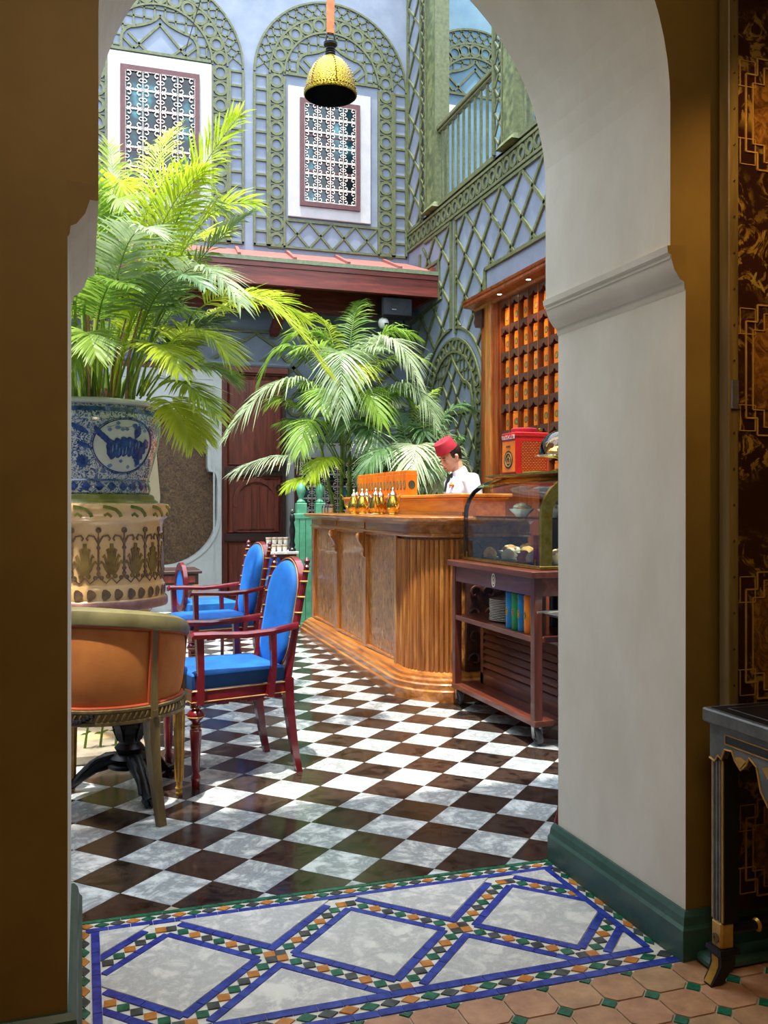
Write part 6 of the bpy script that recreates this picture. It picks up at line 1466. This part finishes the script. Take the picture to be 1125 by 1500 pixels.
# ================================================================ HANGING LAMP
ld = (1.16, 4.36)
lm = thing('pendant_lamp', 'domed brass pendant lamp with dark inside, hung from an orange strap', 'lamp', (ld[0], ld[1], 3.22))
b = MB(); b.lathe([(.1265, 0), (.131, .004), (.1315, .012), (.127, .016), (.125, .03), (.121, .06), (.11, .10), (.09, .14), (.062, .172), (.035, .19), (.0, .196)], (ld[0], ld[1], 3.22), 40, cap=False); b.build('brass_dome', M['hammered_brass'], lm, True, fix=False)
MB().lathe([(.124, .002), (.121, .03), (.115, .06), (.105, .1), (.085, .135), (.05, .168), (0, .185)], (ld[0], ld[1], 3.22), 36, cap=False).build('dark_inside', M['black'], lm, True, fix=False)
for k in range(6):
    a = k*PI/3+.5; b = MB()
    for (r0, z0_), (r1, z1_) in zip([(.127, .03), (.1225, .06), (.1115, .10), (.0915, .14), (.0635, .172)], [(.1225, .06), (.1115, .10), (.0915, .14), (.0635, .172), (.04, .188)]):
        for q in range(3):
            t_ = q/3; r = r0+(r1-r0)*t_; z = z0_+(z1_-z0_)*t_; b.lathe([(0, -.004), (.004, 0), (0, .004)], (ld[0]+r*math.cos(a), ld[1]+r*math.sin(a), 3.22+z), 6)
    b.build('bead_rib', M['brass'], lm)
b = MB()
for k in range(48): a = 2*PI*k/48; b.lathe([(0, -.004), (.005, 0), (0, .004)], (ld[0]+.128*math.cos(a), ld[1]+.128*math.sin(a), 3.22+.026), 6)
b.build('bead_border', M['brass'], lm)
MB().lathe([(.03, .188), (.022, .2), (.026, .206), (.021, .212), (.025, .218), (.02, .224), (.024, .23), (.02, .24), (.033, .25), (.034, .262), (.026, .268), (.0, .27)], (ld[0], ld[1], 3.22), 20).build('neck', M['iron'], lm, True)
for sx in (1, -1): MB().tube([(ld[0]+sx*.024, ld[1], 3.485), (ld[0]+sx*.02, ld[1], 3.52), (ld[0], ld[1], 3.545)], .004, 6).build('hook', M['iron'], lm, True)
b = MB(); b.loft([[(ld[0]+s_*(.017+.003*math.sin(z*9))+q*.0, ld[1]+e, z) for s_, e in ((-1, -.004), (0, -.009), (1, -.004), (1, .004), (0, .008), (-1, .004))] for z in [3.53+.12*k for k in range(23)]]); b.build('strap', M['orange_strap'], lm, 50)
cb = tag(MB().tube([(ld[0], VB, 6.3), (ld[0], 7, 6.15), (ld[0], BV+.05, 6.6)], .005, 6).build('suspension_wire', M['iron']), 'thin steel wire across the courtyard carrying the brass lamp', 'wire')
# ================================================================ LACQUER SCREEN AND CONSOLE
sc = thing('lacquer_screen', 'dark red lacquer screen with gold garden scenes behind the console', 'screen', (1.95, 2.0, 0))
MB().bx(1.628, 2.5, 1.985, 2.015, .14, 2.9).build('panel', M['lacquer'], sc)
MB().bx(1.598, 1.63, 1.98, 2.02, .12, 2.92).build('edge_strip', M['bergere_wood'], sc, bevel=.003)
me = MB().lathe([(.0035, 0), (.003, .0015), (0, .0025)], (0, 0, 0), 8); me.v = [(x, -z, y) for x, y, z in me.v]; me = me.mesh('nail'); me.materials.append(M['brass'])
for k in range(30):
    o = link('nail', me, None, sc); o.location = (1.614-1.95, -.0205, .17+k*.094)
MB().bx(1.604, 1.624, 1.974, 1.981, 1.455, 1.53).build('hinge', M['steel'], sc)
MB().bx(1.63, 2.5, 1.983, 1.986, 1.452, 1.456).build('panel_seam', M['black'], sc)
def fret(cu, cz, hw, hh, s=1):
    st = .028
    def path(e):
        w_, h = hw-e, hh-e; return [(-w_, -h+st), (-w_, h-st), (-w_+st*1.3, h-st), (-w_+st*1.3, h+st*.6), (w_-st*1.3, h+st*.6), (w_-st*1.3, h-st), (w_, h-st), (w_, -h+st), (w_-st*1.3, -h+st), (w_-st*1.3, -h-st*.6), (-w_+st*1.3, -h-st*.6), (-w_+st*1.3, -h+st), (-w_, -h+st)]
    for e, w_ in ((0, .004), (.022, .003)):
        b = MB(); p = path(e)
        for a, c in zip(p, p[1:]): b.bar((cu+a[0], 1.9835, cz+a[1]), (cu+c[0], 1.9835, cz+c[1]), w_, .003, (0, 1, 0))
        b.build('gilt_fret', M['gold_paint'], sc)
    b = MB()
    for sx in (1, -1):
        for sz in (1, -1):
            q = [(hw+.03, hh-st*2.2), (hw-.03, hh-st*2.2), (hw-.03, hh+st*.2), (hw+.018, hh+st*.2), (hw+.018, hh-.06)]
            for a, c in zip(q, q[1:]): b.bar((cu+sx*a[0], 1.984, cz+sz*a[1]), (cu+sx*c[0], 1.984, cz+sz*c[1]), .0022, .002, (0, 1, 0))
    b.build('gilt_corner_fret', M['gold_paint'], sc)
    b = MB(); p = path(.026); b.prism([(cu+x, cz+z) for x, z in p[:-1]], lambda a, z, d: (a, 1.985-d, z), 0, .0008); b.build('garden_scene', M['scene_gold'], sc)
def scene():
    t = NT('scene_gold'); v = t.coord((1, 1, 1), False); f = t.noise(v, 22, 8, .75, 1.8)
    return t.fin(t.ramp(f, [(.42, '4a2a0e'), (.52, '7a4c1a'), (.6, '8f6426')]), .4, 0, f, .1, .002, .2)
M['scene_gold'] = scene()
for cu in (1.80, 2.27):
    for cz, hh in ((2.235, .13), (1.56, .155), (.86, .15), (.30, .11)): fret(cu, cz, .145, hh)
rn = random.Random(12); fs_ = lambda a, b_, d: (a, 1.9842-d, b_)
for k in range(22):   # lilies, leaf sprays
    b = MB(); x = 1.65+rn.random()*.8; z = rn.choice([1.88, 1.94, 2.0, 1.82, 1.25, 1.18, 1.3, .55, .6, 2.5, 2.6])+rn.uniform(-.03, .03); m = rn.choice(['gold_paint', 'leaf_gold', 'leaf_gold'])
    if m == 'lily_orange':
        for q in range(5): a = q*1.256+.3; disc(b, fs_, (x+.016*math.cos(a), z+.016*math.sin(a)), .016, .006, .0003*q, a, 9, 1)
    else:
        for q in range(7): a = rn.uniform(0, 3.1); disc(b, fs_, (x+.02*q*math.cos(.6)-.05+.01*math.cos(a), z+.01*q*math.sin(1.9)*(1 if k % 2 else -1)+.012*math.sin(a)), .02, .0045, .0002*q, a, 8, 1)
    if m == 'leaf_gold': m = 'gold_leafy'
    if 'gold_leafy' not in M: M['gold_leafy'] = plain('gold_leafy', '7a6420', 'a08a3c', 30, .4); M['lily_orange'] = plain('lily_orange', '7a3214', '9c4c22', 30, .4)
    b.build('gilt_flower' if m == 'lily_orange' else 'gilt_leaf_spray', M[m], sc, fix=False)
# ---- console
cn = thing('console_table', 'black and gilt console table with a pierced apron beside the right pillar', 'table', (1.75, 1.45, 0))
MB().bx(1.498, 2.02, .86, 1.96, .655, .690).build('top', M['console_grey'], cn, bevel=.004)
MB().bx(1.515, 2.00, .88, 1.945, .690, .6915).build('black_top_inlay', M['black'], cn); 
b = MB(); b.bx(1.545, 1.548, .9, 1.92, .6915, .6925); b.bx(1.545, 1.98, 1.917, 1.92, .6915, .6925); b.build('silver_line', M['steel'], cn)
edge = [(1.945, .565), (1.925, .56), (1.912, .577), (1.90, .57), (1.888, .598), (1.862, .60), (1.85, .58), (1.83, .562), (1.81, .58), (1.80, .60), (1.775, .585), (1.76, .53), (1.735, .50), (1.71, .53), (1.695, .585), (1.66, .60)]
rep = edge+[(3.32-v, z) for v, z in edge[::-1]]; rep = [p for p in rep if p[0] > 1.40]+[(1.40, .565), (1.40, .56)]
ed2 = edge+[(2*1.405-v, z) for v, z in edge[::-1]]
b = MB()
for (v0, z0), (v1, z1) in zip(ed2, ed2[1:]):
    b.add([(1.512, v0, .655), (1.512, v1, .655), (1.512, v1, z1), (1.512, v0, z0), (1.53, v0, .655), (1.53, v1, .655), (1.53, v1, z1), (1.53, v0, z0)], [(0, 3, 2, 1), (4, 5, 6, 7), (3, 7, 6, 2), (0, 1, 5, 4)])
b.build('pierced_apron', M['console_grey'], cn)
MB().tube([(1.511, v, z) for v, z in ed2], .0028, 6).build('gilt_edge', M['gold_paint'], cn)
b = MB(); b.bx(1.5105, 1.512, 1.60, 1.885, .615, .632); b.build('dark_slot', M['black'], cn)
b = MB()
for a, c in (((1.885, .612), (1.60, .612)), ((1.885, .635), (1.60, .635)), ((1.885, .612), (1.885, .635)), ((1.60, .612), (1.60, .635))): b.bar((1.5105, a[0], a[1]), (1.5105, c[0], c[1]), .0025, .0025)
b.build('gilt_slot_edge', M['gold_paint'], cn)
for vv in (1.83, 1.735): b = MB(); b.prism([(vv+.02, .588), (vv, .566), (vv-.02, .588), (vv, .595)], lambda a, z, d: (1.5115-d, a, z), 0, .003); b.build('gilt_fan', M['gold_paint'], cn)
b = MB(); b.loft([[(x, 1.925, z) for x, z in ((1.53, .655), (1.99, .655), (1.99, .60), (1.9, .60), (1.86, .57), (1.76, .6), (1.66, .57), (1.62, .6), (1.55, .6), (1.53, .565))], [(x, 1.94, z) for x, z in ((1.53, .655), (1.99, .655), (1.99, .60), (1.9, .60), (1.86, .57), (1.76, .6), (1.66, .57), (1.62, .6), (1.55, .6), (1.53, .565))]]); b.build('end_apron', M['console_grey'], cn)
for x in (1.535, 1.97):
    for y in (1.925, .90):
        b = MB(); b.bx(x-.015, x+.03, y-.022, y+.018, .155, .655); b.build('leg', M['black'], cn)
        b = MB()
        for q in range(3): b.tube([(x-.016, y-.014+q*.012, .16), (x-.016, y-.014+q*.012, .565)], .0055, 6)
        b.build('fluting', M['console_grey'], cn, True)
        for q in (-.021, .017): MB().bx(x-.019, x-.015, y+q-.002, y+q+.002, .16, .565).build('gilt_bead', M['gold_paint'], cn)
        b = MB(); b.bx(x-.02, x+.02, y-.02, y+.02, .09, .158); b.build('ankle_block', M['gold_paint'], cn, bevel=.005)
        b = MB(); b.ringp(lambda a, z, d: (x-.0205-d, a, z), (y, .115), .012, .006, 0, .003, 12); b.build('roundel', M['bergere_wood'], cn)
        b = MB(); b.loft([[(x+dx-w_, y-w_, z), (x+dx+w_, y-w_, z), (x+dx+w_, y+w_, z), (x+dx-w_, y+w_, z)] for z, dx, w_ in ((.093, 0, .028), (.08, 0, .03), (.075, 0, .022), (.05, .0, .021), (.03, -.012, .018), (.01, -.026, .017), (.0, -.032, .014))]); b.build('scroll_foot', M['black'], cn, 40)
        b = MB(); b.loft([[(x+dx-w_-.002, y-.012, z), (x+dx-w_+.004, y-.012, z), (x+dx-w_+.004, y+.012, z), (x+dx-w_-.002, y+.012, z)] for z, dx, w_ in ((.07, 0, .022), (.05, .0, .021), (.03, -.012, .018), (.006, -.028, .017))]); b.build('gilt_leaf', M['gold'], cn, 40)
MB().tube([(1.56, 1.925, .13), (1.95, 1.925, .13)], .012, 10).build('stretcher', M['black'], cn, True)
for x in (1.64, 1.70, 1.80): MB().lathe([(.012, -.006), (.018, 0), (.012, .006)], (0, 0, 0), 12, cap=False).build('gilt_ring', M['gold'], cn, True, False)
for o, x in zip([c for c in bpy.data.objects if c.parent == cn and c.name.startswith('gilt_ring')], (1.64, 1.70, 1.80)): o.location = (x-1.75, 1.925-1.45, .13); o.rotation_euler = (0, R(90), 0)
# room lamps that give the warm light
pd = thing('ceiling_lamp', 'round frosted ceiling lamp of the room, out of view above the camera', 'lamp', (.4, .35, 3.2))
MB().lathe([(0, 0), (.3, 0), (.32, -.02), (.3, -.05), (.2, -.07), (0, -.08)], (0, 0, 0), 28).build('shade', M['glow'], pd, True, False)
# ================================================================ THE WAITER
pr = thing('person', 'person in a white jacket, dark bow tie and red fez, bending over behind the bar', 'person', (3.2, 7.38, 0))
def ell(b, c, r, m=None, n=20, k=14):
    vs = []; fs = []
    for j in range(k+1):
        t_ = PI*j/k
        for i in range(n):
            a = 2*PI*i/n; p = Vector((r[0]*math.sin(t_)*math.cos(a), r[1]*math.sin(t_)*math.sin(a), r[2]*math.cos(t_)))
            if m is not None: p = m @ p
            vs.append(p+Vector(c))
    for j in range(k):
        for i in range(n): fs.append((j*n+i, (j+1)*n+i, (j+1)*n+(i+1) % n, j*n+(i+1) % n))
    b.add(vs, fs)
def fuse(b, name, mat, par, voxel, smooth=4):
    """remesh overlapping volumes into ONE continuous surface"""
    me = b.mesh(name); o = bpy.data.objects.new(name, me); COL.objects.link(o)
    m1 = o.modifiers.new('r', 'REMESH'); m1.mode = 'VOXEL'; m1.voxel_size = voxel; m1.use_smooth_shade = True
    m2 = o.modifiers.new('s', 'SMOOTH'); m2.iterations = smooth; m2.factor = .5
    dg = bpy.context.evaluated_depsgraph_get(); new = bpy.data.meshes.new_from_object(o.evaluated_get(dg)); bpy.data.objects.remove(o); bpy.data.meshes.remove(me)
    m = relmat(par)
    for v in new.vertices: v.co = m @ v.co
    new.materials.clear(); new.materials.append(mat); new.polygons.foreach_set('use_smooth', [True]*len(new.polygons)); new.name = name
    return link(name, new, None, par)
HC = Vector((3.060, 7.42, 1.628))      # head centre; the face looks left and down
hm = Matrix.Rotation(R(14), 3, 'Z') @ Matrix.Rotation(R(-26), 3, 'Y')   # local -x = face direction
H_ = lambda x, y, z: HC+hm @ Vector((x, y, z))
b = MB()
ell(b, H_(.012, 0, .03), (.098, .076, .092), hm, 24, 18)                # cranium
ell(b, H_(-.03, 0, -.03), (.062, .058, .085), hm)                      # face
ell(b, H_(-.055, 0, -.088), (.026, .03, .024), hm)                      # chin
ell(b, H_(-.02, .03, -.065), (.05, .02, .028), hm); ell(b, H_(-.02, -.03, -.065), (.05, .02, .028), hm)   # jaw
ell(b, H_(-.083, 0, .028), (.015, .045, .010), hm)                      # brow
b.tube([H_(-.086, 0, .02), H_(-.103, 0, -.008), H_(-.113, 0, -.024)], [.009, .011, .014], 10); ell(b, H_(-.100, 0, -.03), (.014, .017, .009), hm)   # nose
for s in (1, -1): ell(b, H_(-.074, s*.034, -.012), (.016, .018, .014), hm); b.tube([H_(.006, s*.073, .018), H_(.014, s*.083, .012), H_(.012, s*.082, -.012), H_(0, s*.072, -.03)], [.010, .014, .012, .007], 8)
ell(b, H_(-.088, 0, -.052), (.014, .024, .007), hm); ell(b, H_(-.085, 0, -.064), (.013, .02, .007), hm)   # lips
b.tube([H_(.03, 0, -.03), (3.125, 7.405, 1.52), (3.16, 7.395, 1.43)], [.056, .056, .07], 14)               # neck
b.tube([(3.20, 7.38, .95), (3.19, 7.38, 1.15), (3.165, 7.39, 1.33), (3.15, 7.395, 1.44)], [.13, .125, .15, .10], 16)
SH = {}
for s in (1, -1):
    sh = Vector((3.17, 7.39+s*.165, 1.425)); el = Vector((3.21, 7.39+s*.24, 1.165)); wr = Vector((2.99, 7.39+s*.16, 1.01)); SH[s] = (sh, el, wr)
    b.tube([(3.155, 7.39+s*.04, 1.43), sh, sh*.5+el*.5, el, el*.5+wr*.5, wr], [.055, .055, .045, .038, .034, .025], 12)
    hip = Vector((3.20, 7.38+s*.09, .93)); kn = Vector((3.18, 7.38+s*.1, .50)); an = Vector((3.21, 7.38+s*.1, .09))
    b.tube([hip, hip*.5+kn*.5, kn, kn*.5+an*.5, an, an-Vector((0, 0, .05))], [.095, .08, .055, .052, .036, .036], 12)
    b.tube([an-Vector((-.03, 0, .045)), an-Vector((.06, 0, .055)), an-Vector((.15, 0, .065))], [.034, .034, .024], 10)
    # hand: palm, four fingers, thumb
    f = Vector((-.93, -s*.1, -.28)).normalized(); sd = Vector((0, 1, 0)); pm_ = wr+f*.045
    b.tube([wr, pm_, wr+f*.085], [.022, .03, .028], 10)
    for q in range(4):
        o_ = wr+f*.085+sd*((q-1.5)*.017); L = (.05, .058, .054, .044)[q]; b.tube([o_, o_+f*L*.5, o_+f*L*.85+Vector((0, 0, -.016)), o_+f*L+Vector((.002, 0, -.034))], [.0092, .0088, .008, .0072], 7)
    b.tube([wr+f*.03-sd*s*.024, wr+f*.06-sd*s*.045, wr+f*.085-sd*s*.048+Vector((0, 0, -.012))], [.012, .010, .0085], 7)
body = fuse(b, 'body', M['skin'], pr, .0065, 3)
# face details
for s in (1, -1):
    b = MB(); ell(b, H_(-.0855, s*.032, .006), (.0065, .014, .0065), hm, 12, 8); ey = b.build('eye', M['eye_white'], pr, True)
    b = MB(); ell(b, H_(-.0905, s*.033, .002), (.003, .006, .0055), hm, 10, 6); b.build('iris', M['hair'], ey, True)
    b = MB(); b.tube([H_(-.091, s*.012, .032), H_(-.093, s*.03, .036), H_(-.083, s*.052, .030)], [.004, .005, .003], 7); b.build('eyebrow', M['hair'], pr, True)
    b = MB(); b.tube([H_(-.0925, s*.018, .010), H_(-.094, s*.032, .0125), H_(-.086, s*.046, .007)], .0022, 5); b.build('eyelid', M['hair'], pr, True)
b = MB(); b.tube([H_(-.092, -.02, -.056), H_(-.1015, 0, -.055), H_(-.092, .02, -.056)], [.003, .0062, .003], 8); b.tube([H_(-.09, -.017, -.063), H_(-.0985, 0, -.064), H_(-.09, .017, -.063)], [.003, .006, .003], 8); b.build('lips', M['lips'], pr, True)
b = MB()   # hair: back and sides
ell(b, H_(.026, 0, .042), (.096, .0815, .088), hm, 24, 16); ell(b, H_(.055, 0, -.01), (.055, .066, .05), hm)
for s in (1, -1): ell(b, H_(-.012, s*.068, .03), (.02, .012, .035), hm)
hair = fuse(b, 'hair', M['hair'], pr, .006, 2)
# fez, tilted forward with the head
fz = Vector((-.006, 0, .075)); tm = Matrix.Rotation(R(-9), 3, 'Y')
b = MB(); pfz = [(.0, .094), (.08, .094), (.083, .09), (.0955, .012), (.098, 0), (.094, -.004), (.0, -.002)]
b.lathe(pfz, (0, 0, 0), 32); b.v = [tuple(H_(*(fz+tm @ Vector((p[0]*1.04, p[1]*.93, p[2]))))) for p in b.v]; b.build('fez', M['fez'], pr, 50)
b = MB(); b.tube([H_(*(fz+tm @ Vector(q))) for q in ((0, 0, .094), (0, 0, .107))], [.003, .002], 6); b.build('fez_stalk', M['fez'], pr)
# jacket
b = MB()
b.tube([(3.205, 7.38, .90), (3.20, 7.38, 1.05), (3.185, 7.385, 1.2), (3.165, 7.39, 1.34), (3.155, 7.395, 1.43), (3.135, 7.40, 1.475)], [.165, .155, .16, .17, .145, .075], 20)
ell(b, (3.17, 7.39, 1.36), (.13, .20, .13)); ell(b, (3.165, 7.39, 1.43), (.09, .175, .05))
for s in (1, -1):
    sh, el, wr = SH[s]; b.tube([(3.155, 7.39+s*.04, 1.42), sh, sh*.5+el*.5, el, el*.5+wr*.5, wr*.9+el*.1], [.075, .079, .068, .06, .05, .044], 14)
    b.tube([el+Vector((.02, 0, .03)), el+Vector((.035, 0, 0)), el+Vector((.0, 0, -.02))], [.03, .035, .03], 8)
jk = fuse(b, 'jacket', M['cloth_white'], pr, .008, 4)
b = MB(); b.tube([(3.175, 7.395, 1.475), (3.19, 7.40, 1.50), (3.15, 7.40, 1.525)], [.045, .045, .03], 10)
# standing collar as a ring round the neck
nk = Vector((3.128, 7.405, 1.515)); ax = (Vector((3.09, 7.41, 1.57))-Vector((3.155, 7.395, 1.45))).normalized(); e1 = ax.cross(Vector((0, 1, 0))).normalized(); e2 = ax.cross(e1)
b = MB(); vs = []
for k in range(24):
    a = 2*PI*k/24
    for r, h in ((.07, -.045), (.072, -.01), (.066, .012), (.060, .010), (.062, -.045)): vs.append(nk+e1*r*math.cos(a)+e2*r*math.sin(a)+ax*h)
b.add(vs, [(k*5+j, k*5+(j+1) % 5, ((k+1) % 24)*5+(j+1) % 5, ((k+1) % 24)*5+j) for k in range(24) for j in range(5)]); b.build('collar', M['cloth_white'], pr, True)
# lapels, placket and bow tie on the chest (facing -x)
for s in (1, -1):
    b = MB(); b.loft([[(3.065, 7.39+s*.02, 1.47), (3.05, 7.39+s*.07, 1.46), (3.06, 7.39+s*.07, 1.45)], [(3.02, 7.39+s*.015, 1.40), (3.015, 7.39+s*.075, 1.41), (3.03, 7.39+s*.075, 1.40)], [(3.005, 7.39+s*.005, 1.30), (3.005, 7.39+s*.02, 1.30), (3.02, 7.39+s*.02, 1.30)]]); b.build('lapel', M['cloth_white'], pr, 40)
    b = MB(); b.loft([[(3.045, 7.395, 1.468+e) for e in (-.008, .008)]+[(3.035, 7.395, 1.468-e) for e in (-.008, .008)], [(3.05, 7.395+s*.05, 1.468+e) for e in (-.022, .022)]+[(3.036, 7.395+s*.05, 1.468-e) for e in (-.022, .022)]]); b.build('bow_tie', M['black'], pr, 30)
MB().tube([(3.035, 7.395, 1.455), (3.012, 7.392, 1.40), (3.0, 7.39, 1.33)], .014, 6).build('waistcoat_front', M['black'], pr, True)
b = MB(); b.ringp(lambda a, z, d: (3.012+(a*.15)-d, 7.30+a, z), (0, 1.385), 1, .2, -.03, .012, 14, sa=.013, sb=.011); b.build('pocket_badge', M['tin_orange'], pr)
# trousers and shoes
b = MB()
for s in (1, -1):
    b.tube([(3.20, 7.38+s*.07, 1.0), (3.20, 7.38+s*.09, .9), (3.18, 7.38+s*.1, .5), (3.21, 7.38+s*.1, .1)], [.13, .115, .08, .06], 14)
fuse(b, 'trousers', M['trousers'], pr, .012, 3)
for s in (1, -1):
    b = MB(); b.loft([[(3.255, 7.38+s*.1-w_, z), (3.255, 7.38+s*.1+w_, z), (3.15, 7.38+s*.1+w_*1.15, z*(.9 if z > .03 else 1)), (3.03, 7.38+s*.1+w_*.6, z*(.55 if z > .03 else 1)), (3.03, 7.38+s*.1-w_*.6, z*(.55 if z > .03 else 1)), (3.15, 7.38+s*.1-w_*1.15, z*(.9 if z > .03 else 1))] for z, w_ in ((0, .045), (.03, .047), (.085, .042))]); b.build('shoe', M['black'], pr, 40)
# low inner worktop the waiter leans over
iw = thing('inner_worktop', 'low wooden working shelf on the waiter side of the bar', 'worktop', (2.85, 7.2, 0))
MB().bx(2.73, 2.93, 5.6, 8.3, .90, .93).build('board', M['bar_wood_h'], iw)
for y in (5.65, 7.0, 8.2): MB().bx(2.87, 2.92, y, y+.05, 0, .90).build('leg', M['bar_wood'], iw)
